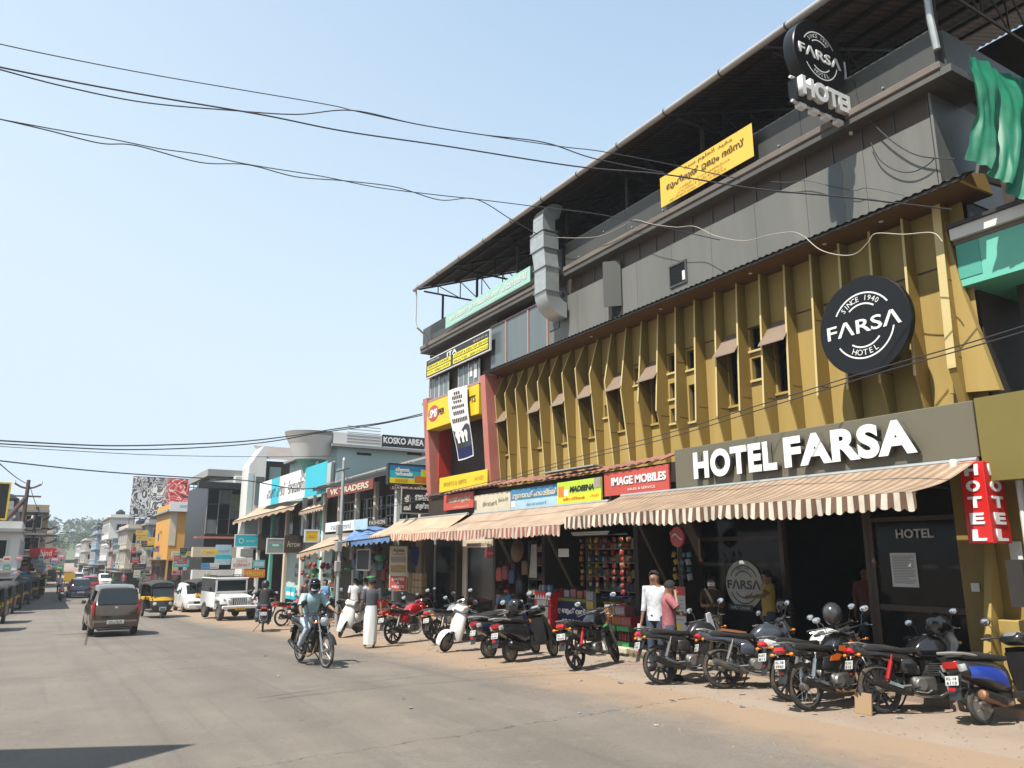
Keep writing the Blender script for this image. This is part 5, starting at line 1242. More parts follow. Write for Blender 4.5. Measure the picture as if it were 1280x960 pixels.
    plate_obj(t, at_(REAR, -.075, 0, .45), .48, .12, plate)
    plate_obj(t, at_(FRONT, L + .06, 0, .36), .46, .11, plate)
    MB().lathe([(0, 0), (.045, 0), (.045, .01), (0, .014)], (.02, 0, .88), (-1, 0, .2), 14).build('badge', M_CHROME, t)
    MB().tube([(.10, .1, hb + .09), (.16, -.2, hb + .17)], .01, 4).build('wiper', M_BKPL, t)
    return t
brown = car('brown hatchback seen from behind driving away along the road', onG(142, 796), R(91), M_CARBROWN, W=.72, H=1.55, plate=('KL 10 Z', '5340'))
def auto(label, loc, head, group='auto rickshaws along the street', front_txt=True):
    """three-wheeler, +X forward, origin at the ground under its middle"""
    t = thing('auto_rickshaw', label, 'auto rickshaw', loc, head, group); t.scale = (.96,) * 3
    W = .60
    carwheel(t, -.75, -W + .08, .22, .11); carwheel(t, -.75, W - .08, .22, .11)
    mb = MB(); mb.lathe([(.12, -.05), (.20, -.05), (.22, -.03), (.22, .03), (.20, .05), (.12, .05), (.12, -.05)], (1.12, 0, .22), (0, 1, 0), 20); o = mb.build('wheel', M_TYRE, t, 40)
    mb = MB(); mb.lathe([(0, -.055), (.12, -.05), (.12, .05), (0, .055)], (1.12, 0, .22), (0, 1, 0), 14); mb.build('rim', M_ALLOY, o)
    MB().grid(lambda u, v: (1.12 + .27 * math.cos(R(20) + R(140) * u), (v - .5) * .18, .22 + .27 * math.sin(R(20) + R(140) * u)), 10, 4).build('front_mudguard', M_AUTOB, t, 60)
    def fr(x, z, w_, d): return [(x + d * math.cos(a), w_ * math.sin(a), z) for a in [-PI / 2 + PI * k / 10 for k in range(11)]] + [(x - .12, w_ * .9, z), (x - .12, -w_ * .9, z)]
    MB().loft([fr(.95, .26, .26, .20), fr(.98, .42, .44, .26), fr(.94, .64, .52, .24), fr(.90, .80, .54, .20)]).build('front_cowl', M_AUTOB, t, 50)
    MB().loft([fr(.91, .802, .545, .205), fr(.86, .97, .55, .18)]).build('yellow_band', M_AUTOY, t, 50)
    ws = MB(); ws.quad((1.04, -.44, .985), (1.04, .44, .985), (.80, .44, 1.44), (.80, -.44, 1.44)); ws.build('windscreen', M_CGLASS, t, 0)
    mb = MB()
    for s_ in (-1, 1): mb.tube([(1.0, s_ * .48, .96), (.76, s_ * .50, 1.48)], .022, 6)
    mb.tube([(.78, -.5, 1.46), (.78, .5, 1.46)], .022, 6); mb.build('windscreen_frame', M_AUTOB, t)
    def rf(x, w_, z): return [(x, w_ * c_, z + .16 * s_) for c_, s_ in [(math.cos(a), math.sin(a)) for a in [PI * k / 10 for k in range(11)]]] + [(x, -w_ * .97, z - .04), (x, w_ * .97, z - .04)]
    MB().loft([rf(.88, .52, 1.46), rf(.5, .58, 1.54), rf(-.4, .60, 1.55), rf(-1.1, .58, 1.48), rf(-1.2, .55, 1.40)]).build('canopy', M_CANOPY, t, 50)
    MB().slab([(-1.28, .36), (-1.22, 1.40), (-1.0, 1.42), (-.96, .92), (-.30, .80), (-.28, .36)], fXZ, .60, .06).build('rear_body', M_AUTOB, t, 40)
    MB().cb(-1.0, -.25, -.605, .605, .80, .93, .01).build('yellow_strip', M_AUTOY, t)
    MB().cb(-1.305, -1.26, -.5, .5, .70, .86, .01).build('yellow_tail_band', M_AUTOY, t)
    MB().quad((-1.262, -.34, 1.0), (-1.262, .34, 1.0), (-1.236, .3, 1.3), (-1.236, -.3, 1.3)).build('rear_window', M_CGLASS, t, 0)
    MB().cb(-.3, .9, -.52, .52, .26, .33, .02).build('floor', M_AUTOB, t)
    MB().cb(-.95, -.45, -.5, .5, .55, .70, .05).build('passenger_seat', M_SEAT, t)
    MB().cb(.05, .42, -.28, .28, .55, .70, .05).build('driver_seat', M_SEAT, t)
    for s_ in (-1, 1):
        MB().tube([(.08, s_ * .56, .33), (.05, s_ * .57, 1.5)], .02, 6).build('door_post', M_AUTOB, t)
        MB().lathe([(0, -.05), (.07, -.03), (.085, .02), (.08, .03), (0, .045)], (1.13, s_ * .34, .66), (1, s_ * .3, 0), 16).build('headlamp', M_LENS, t)
        MB().ell((1.02, s_ * .45, .88), (.03, .04, .03), 10, 6).build('indicator', M_IND, t)
        MB().tube([(.92, s_ * .50, 1.08), (.98, s_ * .64, 1.12)], .01, 5).build('mirror_arm', M_BKPL, t)
        MB().ell((.99, s_ * .66, 1.14), (.015, .05, .07), 10, 6).build('mirror', M_BKPL, t)
        MB().cb(-1.30, -1.27, s_ * .42, s_ * .54, .52, .64, .01).build('tail_lamp', M_TAIL, t)
    plate_obj(t, at_(FRONT, 1.235, 0, .44), .30, .16, ('KL 55', '7180'))
    return t
def jeep(label, loc, head):
    t = thing('jeep', label, 'jeep', loc, head, 'cars and vans on the road'); W = .74; M = M_CARWHITE; t.scale = (.97,) * 3
    for s_ in (-1, 1):
        for x in (-1.0, 1.15): carwheel(t, x, s_ * (W - .06), .35, .20)
    MB().slab([(-1.75, .55), (-1.75, 1.15), (.35, 1.15), (.42, 1.08), (.42, .5), (-1.3, .5)], fXZ, W, .03).build('tub', M, t, 40)
    MB().slab([(.40, .62), (.40, 1.10), (.70, 1.10), (1.55, 1.03), (1.62, .98), (1.62, .58)], fXZ, .52, .05, 3).build('bonnet', M, t, 40)
    gr = MB().cb(1.60, 1.65, -.52, .52, .58, 1.0, .03).build('grille', M, t)
    for k in range(7): MB().cb(1.648, 1.655, -.27 + k * .09 - .022, -.27 + k * .09 + .022, .66, .95, .004).build('slot', M_BLACKP, gr, 0)
    for s_ in (-1, 1):
        MB().lathe([(.085, -.04), (.10, .0), (.09, .03), (0, .045)], (1.65, s_ * .39, .83), (1, 0, 0), 20).build('headlamp', M_LENS, t)
        MB().lathe([(.10, -.02), (.115, .015), (.10, .03)], (1.65, s_ * .39, .83), (1, 0, 0), 20).build('headlamp_ring', M_CHROME, t)
        MB().slab([(.62, .70), (.66, .92), (.80, .98), (1.50, .96), (1.62, .82), (1.64, .70), (1.56, .70), (1.46, .85), (.85, .85), (.72, .70)], lambda u, v, d: (u, s_ * .66 + d, v), .16, .03).build('wing', M, t, 40)
        MB().ell((1.60, s_ * .66, .90), (.04, .05, .04), 10, 6).build('indicator', M_IND, t)
        MB().tube([(.40, s_ * .72, 1.15), (.48, s_ * .92, 1.25)], .012, 5).build('mirror_arm', M_BKPL, t)
        MB().ell((.49, s_ * .95, 1.30), (.02, .07, .10), 10, 6).build('mirror', M_BKPL, t)
        MB().cb(-1.7, .3, s_ * (W - .02), s_ * W, 1.16, 1.75, .01).build('side_curtain', M_CANOPY, t)
    fr = MB(); zt = 1.72
    fr.bb(.30, .36, -.70, .70, zt - .05, zt).bb(.36, .42, -.70, .70, 1.12, 1.2).bb(.32, .40, -.70, -.64, 1.18, zt - .04).bb(.32, .40, .64, .70, 1.18, zt - .04); fr.build('windscreen_frame', M, t)
    MB().quad((.39, -.64, 1.2), (.39, .64, 1.2), (.345, .64, zt - .05), (.345, -.64, zt - .05)).build('windscreen', M_CGLASS, t, 0)
    MB().cb(-1.72, .40, -.76, .76, zt, zt + .06, .025).build('roof', M_CARWHITE, t)
    mb = MB()
    for s_ in (-1, 1): mb.tube([(.2, s_ * .66, zt + .16), (-1.6, s_ * .66, zt + .16)], .016, 5)
    for k in range(7): mb.tube([(.2 - k * .3, -.66, zt + .10), (.2 - k * .3, .66, zt + .10)], .012, 5)
    for x in (.2, -.7, -1.6):
        for s_ in (-1, 1): mb.tube([(x, s_ * .66, zt + .04), (x, s_ * .66, zt + .18)], .014, 5)
    mb.build('roof_rack', M_STEEL, t)
    MB().cb(1.68, 1.78, -.78, .78, .50, .64, .03).build('front_bumper', M_CARWHITE, t)
    MB().cb(1.4, 1.7, -.45, .45, .36, .56, .04).build('underside', M_STEEL, t)
    plate_obj(t, at_(FRONT, 1.79, 0, .50), .42, .12, ('KL 14 D', '892')).data.materials[0] = M_PLATEY
    return t
def P0(x, y): p = onG(x, y); return (p.x, p.y, p.z)
auto('auto rickshaw with yellow band coming up behind the brown hatchback', (P0(199, 773)[0], P0(199, 773)[1] + 1.0, P0(199, 773)[2]), R(-86))
jeep('white jeep with chrome headlamp rings and roof rack', (P0(290, 776)[0] + .1, P0(290, 776)[1] + 1.6, P0(290, 776)[2]), R(-84))
# traffic further up the street: (px, py of the tyres, heading, paint, label)
far_cars = [((100, 748), 93, M_CARBLUE, 'dark hatchback ahead of the brown hatchback with its brake lights on'), ((232, 762), -88, M_CARWHITE, 'white hatchback between the auto rickshaw and the jeep'),
            ((112, 740), 92, M_CARRED, 'dull red car partly hidden by the brown hatchback'), ((128, 732), -89, M_CARWHITE, 'small white car far up the right side of the road'), ((97, 731), 93, M_CARWHITE, 'white car far ahead on the left of the road'),
            ((118, 724), -90, M_CARSILV, 'silver car in the distant queue facing the camera'), ((107, 721), 92, M_CARSILV, 'silver car in the distant queue driving away'), ((140, 727), -90, M_CARRED, 'red car parked far off by the poles'), ((103, 713), 92, M_CARWHITE, 'white speck of a car where the road rises')]
for (p, hd, mt, lab) in far_cars:
    q = P0(*p); car(lab, q, R(hd), mt, W=.75, H=1.48)
auto('auto rickshaw with orange plate parked beside the jeep', (P0(252, 765)[0], P0(252, 765)[1] + 1, P0(252, 765)[2]), R(-80))
auto_l = [((4, 789), 84, 'nearest auto rickshaw of the row on the left edge'), ((15, 779), 84, 'second auto rickshaw in the left row, its rear in sun'), ((24, 767), 85, 'third auto rickshaw in the left row behind the second'), ((33, 761), 85, 'fourth auto rickshaw in the left row, in the shade of the poles'), ((42, 755), 86, 'farther auto rickshaw under the steel poles on the left'), ((52, 750), 60, 'last black auto rickshaw of the left row, turned to the road')]
for p, hd, lab in auto_l:
    q = P0(*p); auto(lab, (q[0] - .75, q[1] + .7, q[2]), R(hd))
# ================================================================ people
def skin(name, V, E, Rd, root, mt, par, sub=2):
    me = bpy.data.meshes.new(name); me.from_pydata(V, E, []); o = bpy.data.objects.new(name, me); COL.objects.link(o)
    m = o.modifiers.new('skin', 'SKIN'); m.use_smooth_shade = True
    if not me.skin_vertices: 
        bm = bmesh.new(); bm.from_mesh(me); bm.verts.layers.skin.verify(); bm.to_mesh(me); bm.free()
    for i, sv in enumerate(me.skin_vertices[0].data): sv.radius = (Rd[i], Rd[i]); sv.use_root = (i == root)
    s = o.modifiers.new('sub', 'SUBSURF'); s.levels = sub; s.render_levels = sub
    dg = bpy.context.evaluated_depsgraph_get(); ev = o.evaluated_get(dg)
    nm = bpy.data.meshes.new_from_object(ev); bpy.data.objects.remove(o)
    nm.materials.clear(); nm.materials.append(mt)
    nm.polygons.foreach_set('use_smooth', [True] * len(nm.polygons))
    return put(name, nm, par)
JN = dict(pelvis=(0, 0, .92), spine=(.0, 0, 1.08), chest=(.0, 0, 1.28), neck=(-.015, 0, 1.44), skull=(.015, 0, 1.535), crown=(.0, 0, 1.635),
          shL=(-.01, .175, 1.385), elL=(-.03, .225, 1.10), wrL=(.05, .225, .865), shR=(-.01, -.175, 1.385), elR=(-.03, -.225, 1.10), wrR=(.05, -.225, .865),
          hipL=(0, .085, .89), knL=(.03, .095, .48), anL=(-.03, .10, .075), toL=(.13, .11, .03), hipR=(0, -.085, .89), knR=(.03, -.095, .48), anR=(-.03, -.10, .075), toR=(.13, -.11, .03))
def V3(a): return Vector(a)
def person(label, loc, head, pose=None, scale=1.0, shirt=None, sleeve=.6, trouser=None, hair=True, mundu=None, shoes=None, group='people on the street', cat='person', lean=0.0, par=None, grip=.6, mask=False, pattern=None, hem=.84, longhair=False):
    t = thing('person', label, cat, loc, head, group); t.scale = (scale,) * 3
    J = {k: V3(v) for k, v in JN.items()}
    for k, v in (pose or {}).items(): J[k] = V3(v)
    # --- one continuous body
    V = []; E = []; Rd = []
    def add(p, r, frm=None):
        V.append(tuple(p)); Rd.append(r)
        if frm is not None: E.append((frm, len(V) - 1))
        return len(V) - 1
    up = (J['crown'] - J['skull']).normalized()
    fwd = Vector((1, 0, 0)); fwd = J.get('face', fwd) if 'face' in J else fwd
    fwd = (fwd - up * fwd.dot(up)).normalized()
    pv = add(J['pelvis'], .125); sp = add(J['spine'], .115, pv); ch = add(J['chest'], .135, sp); nk = add(J['neck'], .062, ch)
    sk = add(J['skull'] + up * .0, .078, nk); br = add(J['skull'] + up * .065 - fwd * .01, .088, sk); add(J['crown'], .058, br)
    jw = add(J['skull'] + fwd * .055 - up * .025, .045, sk); add(J['skull'] + fwd * .088 + up * .025, .016, sk)
    side = up.cross(fwd).normalized()
    for s_ in (-1, 1): add(J['skull'] + side * (.086 * s_) + up * .03, .016, sk)
    for S in 'LR':
        a = add(J['sh' + S], .058, ch); e1 = add(J['sh' + S].lerp(J['el' + S], .5), .047, a); e = add(J['el' + S], .040, e1); f = add(J['el' + S].lerp(J['wr' + S], .4), .040, e); w_ = add(J['wr' + S], .027, f)
        d = (J['wr' + S] - J['el' + S]).normalized(); sgn = 1 if S == 'L' else -1
        lat = d.cross(Vector((0, sgn, 0))); lat = lat.normalized() if lat.length > .2 else Vector((0, 0, 1))
        nrm = d.cross(lat).normalized()
        pm_ = add(J['wr' + S] + d * .045, .030, w_)
        for q in range(4):
            k0 = add(J['wr' + S] + d * .085 + lat * (.024 - .016 * q), .0105, pm_)
            ln = (.034, .040, .037, .028)[q]; c_ = grip
            k1 = add(V3(V[k0]) + (d * math.cos(c_) + nrm * math.sin(c_) * -sgn) * ln, .0092, k0); add(V3(V[k1]) + (d * math.cos(c_ * 2.2) + nrm * math.sin(c_ * 2.2) * -sgn) * ln * .8, .008, k1)
        t0 = add(J['wr' + S] + d * .04 + lat * .032, .012, pm_); add(V3(V[t0]) + (d * .8 + lat * .6).normalized() * .034, .010, t0)
        h_ = add(J['hip' + S], .088, pv); k_ = add(J['hip' + S].lerp(J['kn' + S], .5), .075, h_); kk = add(J['kn' + S], .053, k_); cf = add(J['kn' + S].lerp(J['an' + S], .35), .052, kk); an = add(J['an' + S], .034, cf)
        add(J['to' + S], .030, add(J['an' + S].lerp(J['to' + S], .5) - Vector((0, 0, .012)), .036, an))
    body = skin('body', V, E, Rd, pv, M_SKIN, t, 2)
    # eyes
    for s_ in (-1, 1):
        MB().ell(J['skull'] + fwd * .076 + side * (.032 * s_) + up * .055, (.012, .014, .009), 8, 5).build('eye', M_WHITEP, body, 60)
        MB().ell(J['skull'] + fwd * .085 + side * (.032 * s_) + up * .055, (.006, .007, .007), 8, 5).build('pupil', M_BLACKP, body, 60)
    MB().tube([J['skull'] + fwd * .094 + side * -.02 - up * .018, J['skull'] + fwd * .100 - up * .018, J['skull'] + fwd * .094 + side * .02 - up * .018], .006, 5).build('lips', pm('lips', (.20, .07, .05), .5), body, 60)
    if hair:
        mb = MB(); rnd = random.Random(len(label))
        def hs(u, v):
            th = PI * .56 * u; an = 2 * PI * v; c_ = math.cos(an)
            k_ = th * (1.0 if c_ < .35 else 1.0 - .45 * (c_ - .35) / .65)
            if longhair and c_ < .2: k_ = th * 1.25
            r_ = .104 + .006 * math.sin(an * 7 + th * 9)
            return J['skull'] + up * (.052 + r_ * 1.08 * math.cos(k_)) + (fwd * c_ * r_ * 1.06 + side * math.sin(an) * r_ * .95) * math.sin(k_) - fwd * .012
        mb.grid(hs, 10, 26); mb.build('hair', M_HAIR, t, 70)
    if mask:
        MB().grid(lambda u, v: J['skull'] + fwd * (.072 + .035 * math.sin(PI * u) * (.5 + .5 * v)) + side * (.078 * (2 * u - 1)) + up * (.025 - .075 * v), 8, 5).build('face_mask', M_WHITEP, t, 60)
    # --- shirt: a lofted torso with sleeves
    if shirt is not None:
        ax = [(J['pelvis'].lerp(J['spine'], (hem - .92) / .16) if hem > .92 else J['pelvis'] + (J['pelvis'] - J['spine']) * ((.92 - hem) / .16), .178, .128), (J['pelvis'], .168, .124), (J['spine'], .160, .118), (J['spine'].lerp(J['chest'], .6), .176, .126), (J['chest'] + (J['neck'] - J['chest']) * .12, .190, .130), (J['chest'].lerp(J['neck'], .55), .185, .112), (J['chest'].lerp(J['neck'], .82), .125, .088), (J['neck'] + (J['neck'] - J['chest']) * .06, .070, .070)]
        rings = []
        for i, (c_, a, b_) in enumerate(ax):
            tt = (ax[min(i + 1, len(ax) - 1)][0] - ax[max(i - 1, 0)][0]).normalized()
            lt = (J['shL'] - J['shR']); 
            if i < 3: lt = (J['hipL'] - J['hipR'])
            lt = (lt - tt * lt.dot(tt)).normalized(); fw = lt.cross(tt).normalized()
            rings.append([c_ + lt * (a * math.cos(q)) + fw * (b_ * math.sin(q) * (1 + .05 * math.sin(q * 5 + i * 2.1))) for q in [2 * PI * k / 22 for k in range(22)]])
        mb = MB(); mb.loft(rings, caps=False)
        for S in 'LR':
            A, B, C_ = J['sh' + S], J['el' + S], J['wr' + S]
            inn = A.lerp(J['chest'], .28) + Vector((0, 0, .01))
            if sleeve <= 1: end = A.lerp(B, sleeve); pts = [inn, A, A.lerp(B, sleeve * .5), end]; rs = [.070, .072, .068, .066]
            else: pts = [inn, A, A.lerp(B, .5), B, B.lerp(C_, sleeve - 1)]; rs = [.070, .072, .062, .056, .046]
            mb.tube(pts, rs, 14, False)
        sh = mb.build('shirt', shirt, t, 70)
        mb = MB(); mb.tube([J['neck'] + fwd * (.06 * math.cos(q)) + side * (.062 * math.sin(q)) + up * (.012 - .012 * math.cos(q)) for q in [2 * PI * k / 14 for k in range(15)]], .014, 6); mb.build('collar', shirt, sh, 60)
        if pattern is not None:
            rnd = random.Random(5)
    if mundu is not None:
        mb = MB(); P_, hl, hr = J['pelvis'], J['hipL'], J['hipR']; bot = .10
        cx = (J['anL'] + J['anR']) / 2
        rings = []
        for i in range(9):
            u = i / 8; z = P_.z + .10 - (P_.z + .10 - bot) * u; c_ = P_.lerp(cx, u * .9); 
            a, b_ = .158 + .015 * math.sin(PI * u) + .0 * u, .125 + .045 * u + .02 * math.sin(PI * u)
            rings.append([Vector((c_.x + b_ * math.cos(q) * (1 + .07 * u * math.sin(5 * q + 2 * u)), c_.y + a * math.sin(q) * (1 + .06 * u * math.cos(6 * q)), z)) for q in [2 * PI * k / 32 for k in range(32)]])
        mb.loft(rings, caps=False); mb.build('mundu', mundu, t, 70)
    if trouser is not None:
        mb = MB()
        top = J['pelvis'] + (J['spine'] - J['pelvis']) * .5
        lt = (J['hipL'] - J['hipR']).normalized(); ud = (J['spine'] - J['pelvis']).normalized(); fw = lt.cross(ud)
        for c_, in ((0,),): mb.loft([[top + lt * (.155 * math.cos(q)) + fw * (.112 * math.sin(q)) for q in [2 * PI * k / 18 for k in range(18)]], [J['pelvis'] + lt * (.165 * math.cos(q)) + fw * (.122 * math.sin(q)) for q in [2 * PI * k / 18 for k in range(18)]], [J['pelvis'] - ud * .09 + lt * (.168 * math.cos(q)) + fw * (.12 * math.sin(q)) for q in [2 * PI * k / 18 for k in range(18)]]], caps=False)
        for S in 'LR':
            H, K, A = J['hip' + S], J['kn' + S], J['an' + S]
            mb.tube([H + (J['pelvis'] - H) * .2 + Vector((0, 0, .03)), H, H.lerp(K, .4), H.lerp(K, .8), K, K.lerp(A, .4), K.lerp(A, .96)], [.09, .10, .088, .070, .068, .066, .060], 14, False)
        mb.build('trousers', trouser, t, 70)
    if shoes is not None:
        for S in 'LR':
            mb = MB(); a, b_ = J['an' + S], J['to' + S]; d = (b_ - a); d.z = 0; d.normalize()
            mb.tube([a - d * .05 + Vector((0, 0, -.035)), a + Vector((0, 0, -.02)), a.lerp(b_, .5) + Vector((0, 0, -.01)), b_ + d * .04, b_ + d * .065], [.034, .046, .044, .038, .016], 10); mb.build('shoe', shoes, t, 60)
    return t, J
M_SHBLUE = pm('shirt_pale_blue', (.34, .50, .53), .8, var=.18, scale=7, dirt=(.55, .68, .68), dirt_amt=.5)
M_SHGREY = pm('shirt_charcoal', (.075, .082, .095), .85, var=.15, scale=8)
M_SHPINK = pm('shirt_pink', (.36, .10, .12), .85, var=.16, scale=22, dirt=(.50, .24, .25), dirt_amt=.5)
M_SHWHITE = pm('shirt_white_print', (.70, .71, .74), .85, var=.05, scale=11, dirt=(.10, .10, .14), dirt_amt=.75)
M_SHPLAIN = pm('shirt_plain_white', (.66, .68, .70), .85, var=.08, scale=5)
M_SHBLACK = pm('shirt_black', (.018, .018, .020), .85, var=.2, scale=6)
M_SHBROWN = pm('top_brown', (.055, .03, .022), .85, var=.2, scale=6)
M_SHBL2 = pm('shirt_mid_blue', (.12, .28, .50), .85, var=.15, scale=6)
M_JEAN = pm('jeans_dark', (.035, .05, .085), .85, var=.25, scale=9, dirt=(.16, .20, .26), dirt_amt=.4)
M_JEANL = pm('jeans_light', (.42, .47, .55), .85, var=.15, scale=9)
M_MUNDU = pm('mundu_white', (.74, .74, .72), .85, var=.06, scale=4)
M_SHOE = pm('shoe_dark', (.03, .025, .02), .6, var=.2)
M_BEIGE = pm('beige_cloth', (.44, .35, .22), .8, var=.1, scale=5)
# --- man in a mundu walking away
p = onG(462, 810); person('man in charcoal shirt and white mundu walking away along the kerb', (p.x, p.y, p.z), R(78), dict(anL=(.10, .09, .08), knL=(.12, .095, .48), toL=(.24, .10, .04), anR=(-.14, -.08, .10), knR=(-.02, -.09, .49), toR=(.0, -.09, .035), wrL=(.14, .24, .90), wrR=(-.06, -.25, .88)), .97, M_SHGREY, .75, None, mundu=M_MUNDU, shoes=None)
# --- two men in front of the store
person('man in white printed shirt and dark jeans standing by the stacked crates', (9.72, 11.1, 0), R(205), dict(wrR=(.05, -.25, .84), wrL=(.08, .23, .88), crown=(.0, -.01, 1.635)), 1.03, M_SHWHITE, 1.45, M_JEAN, shoes=M_SHOE)
o = thing('paper_sheet', 'white sheet of paper held by the man in the printed shirt', 'paper', (9.72, 11.1, 0), R(205)); o.scale = (1.03,) * 3
MB().grid(lambda u, v: (.03 + .10 * u + .02 * math.sin(v * 2), -.28 + .03 * math.sin(u * 4), .78 - .28 * v), 4, 4).build('sheet', M_WHITEP, o, 60)
person('man in pink shirt holding a phone to his ear', (9.22, 10.2, .0), R(-38), dict(elR=(.14, -.26, 1.20), wrR=(.12, -.13, 1.44), wrL=(.20, .14, 1.10), elL=(.02, .24, 1.12), skull=(.045, -.01, 1.52), crown=(.05, -.01, 1.615)), .95, M_SHPINK, .85, M_JEAN, shoes=M_SHOE, grip=.9)
person('person in white face mask and brown top with a beige strap', (11.0, 10.95, .13), R(215), dict(wrL=(.22, .08, 1.12), wrR=(.22, -.10, 1.10), elL=(.04, .22, 1.08), elR=(.04, -.22, 1.08)), .88, M_SHBROWN, .8, M_BEIGE, mask=True, longhair=True, shoes=M_SHOE, hem=.72)
o = thing('shoulder_bag', 'beige cloth bag with a long strap on the masked person', 'bag', (11.0, 10.95, .13), R(215))
MB().tube([(.12, .05, .95), (.14, -.06, 1.2), (.03, -.13, 1.27), (-.12, -.10, 1.1), (-.12, .0, .85)], .022, 6, True, .4).build('strap', M_BEIGE, o, 60)
MB().slab([(-.10, .52), (.12, .52), (.14, .80), (-.10, .82)], lambda u, v, d: (.17 + d, u, v), .03, .02).build('pouch', M_BEIGE, o, 40)
# --- motorcycle coming towards the camera, with its rider
fc = onG(407, 835); hdg = R(-84)
rc = Vector((fc.x - 1.28 * math.cos(hdg), fc.y - 1.28 * math.sin(hdg), fc.z - .012))
motorcycle('black roadster ridden towards the camera with fork chrome and leg guard', rc, hdg, lean=0, steer=R(2), paint='black', wheels='spoke', light='round', guard='black', group='motorcycles being ridden', txt=('KL 14', '8021'))
sit = dict(pelvis=(0, 0, .86), spine=(.03, 0, 1.01), chest=(.09, 0, 1.20), neck=(.12, 0, 1.355), skull=(.155, 0, 1.45), crown=(.15, 0, 1.55), shL=(.10, .175, 1.30), shR=(.10, -.175, 1.30), elL=(.26, .30, 1.10), elR=(.26, -.30, 1.10), wrL=(.46, .36, 1.00), wrR=(.46, -.36, 1.00),
           hipL=(.03, .10, .85), hipR=(.03, -.10, .85), knL=(.44, .20, .72), knR=(.44, -.20, .72), anL=(.10, .20, .36), anR=(.10, -.20, .36), toL=(.24, .22, .30), toR=(.24, -.22, .30))
rl = Vector((rc.x + .36 * math.cos(hdg), rc.y + .36 * math.sin(hdg), rc.z))
t_, J_ = person('rider in pale blue shirt, face mask and dark helmet on the black roadster', rl, hdg, sit, 1.0, M_SHBLUE, .9, M_JEANL, hair=False, mask=True, shoes=M_SHOE, grip=1.1)
helmet('helmet', Matrix.Translation((.165, 0, 1.50)), M_HELMS, True, par=t_)
# --- rider seen from behind on the left
rb = onG(328, 790); hb_ = R(76)
motorcycle('commuter motorcycle ridden away past the jeep', rb, hb_, lean=0, steer=0, paint='black', wheels='spoke', seat=None, group='motorcycles being ridden', txt=('KL 60', '4419'))
t_, J_ = person('rider in black shirt and dark helmet on the motorcycle past the jeep', (rb.x + .36 * math.cos(hb_), rb.y + .36 * math.sin(hb_), rb.z), hb_, sit, 1.0, M_SHBLACK, .8, M_JEAN, hair=False, shoes=M_SHOE, grip=1.1)
helmet('helmet', Matrix.Translation((.165, 0, 1.50)), M_HELM, par=t_)
# --- people at the shops further on
for (px, py, hd, sc_, sh, lab) in ((436, 782, 60, .97, M_SHPLAIN, 'man in plain white shirt with his back turned, left of a pair'), (449, 783, 75, .98, M_SHPLAIN, 'man in plain white shirt with his back turned, right of a pair')):
    p = onG(px, py); person(lab, (p.x + .4, p.y + .6, p.z), R(hd), None, sc_, sh, .8, M_JEAN, shoes=M_SHOE)
p = onG(612, 806); bend = dict(pelvis=(-.02, 0, .80), spine=(.08, 0, .92), chest=(.24, 0, 1.02), neck=(.38, 0, 1.10), skull=(.47, 0, 1.12), crown=(.54, 0, 1.17), shL=(.30, .17, 1.06), shR=(.30, -.17, 1.06), elL=(.40, .20, .82), elR=(.40, -.20, .82), wrL=(.52, .14, .64), wrR=(.52, -.14, .64), hipL=(0, .09, .78), hipR=(0, -.09, .78), knL=(.12, .1, .44), knR=(.12, -.1, .44))
person('man in blue shirt bending over a scooter by the mobile shop', (p.x + 1.6, p.y + 1.6, p.z), R(200), bend, 1.0, M_SHBL2, .8, M_JEAN, shoes=M_SHOE)
person('man in maroon shirt standing in the dark hotel doorway', (12.9, 9.0, .14), R(200), None, 1.0, pm('shirt_maroon', (.22, .07, .07), .85, var=.15), .9, M_JEAN, shoes=M_SHOE)
person('person in ochre shirt reaching out behind the hotel glass', (11.55, 10.1, .14), R(150), dict(elL=(.18, .26, 1.22), wrL=(.40, .24, 1.20)), .95, pm('shirt_ochre', (.50, .32, .07), .85, var=.15), .6, M_JEAN, shoes=M_SHOE)
for (px, py, hd, mt, lab) in ((372, 776, 80, M_SHBROWN, 'shopper in brown by the hanging toys'), (395, 778, 200, M_SHBL2, 'shopper in blue facing the street near the lamp pole'), (68, 742, 90, M_SHPLAIN, 'far pedestrian in white on the left verge'), (170, 742, 200, M_SHGREY, 'far pedestrian in grey on the right verge'), (150, 736, 90, M_SHPINK, 'far pedestrian in pink on the right verge')):
    p = onG(px, py); person(lab, (p.x + .3, p.y, p.z), R(hd), None, .98, mt, .8, M_JEAN, shoes=M_SHOE)
# ================================================================ parked two-wheelers
C = contact
scooter('blue scooter with brown rusty wheel and silver rail, nearest the camera', C(1232, 906), R(-9), steer=R(-4), paint='blue', panel='darkgrey')
motorcycle('black motorcycle with alloy wheels and a helmet on its mirror', C(1105, 892), R(-24), paint='black', wheels='alloy', light='cowl', txt=('KL 14 X', '515'))
motorcycle('black and orange commuter motorcycle with wire wheels and red tail lamp', C(1012, 889), R(-5), paint='black', accent='orange', wheels='spoke', guard='chrome', txt=('KL 58', '3920'))
motorcycle('white-tailed motorcycle squeezed behind the black and orange one', C(990, 877), R(-14), paint='white', wheels='alloy', txt=('KL 60 C', '811'))
motorcycle('grey-tanked motorcycle with tan seat cover and long silver muffler', C(905, 861), R(-27), paint='grey', wheels='alloy', light='cowl', seat=None, muffler=M_ENG)
motorcycle('dusty black motorcycle in front of the pink-shirted man', C(828, 856), R(-15), paint='darkgrey', wheels='alloy', txt=('KL 14 F', '7702'))
motorcycle('black motorcycle with big red tail lamp parked alone before the crates', C(722, 838), R(20), paint='black', wheels='alloy', mirrors=True, txt=('KL 13', '9255'))
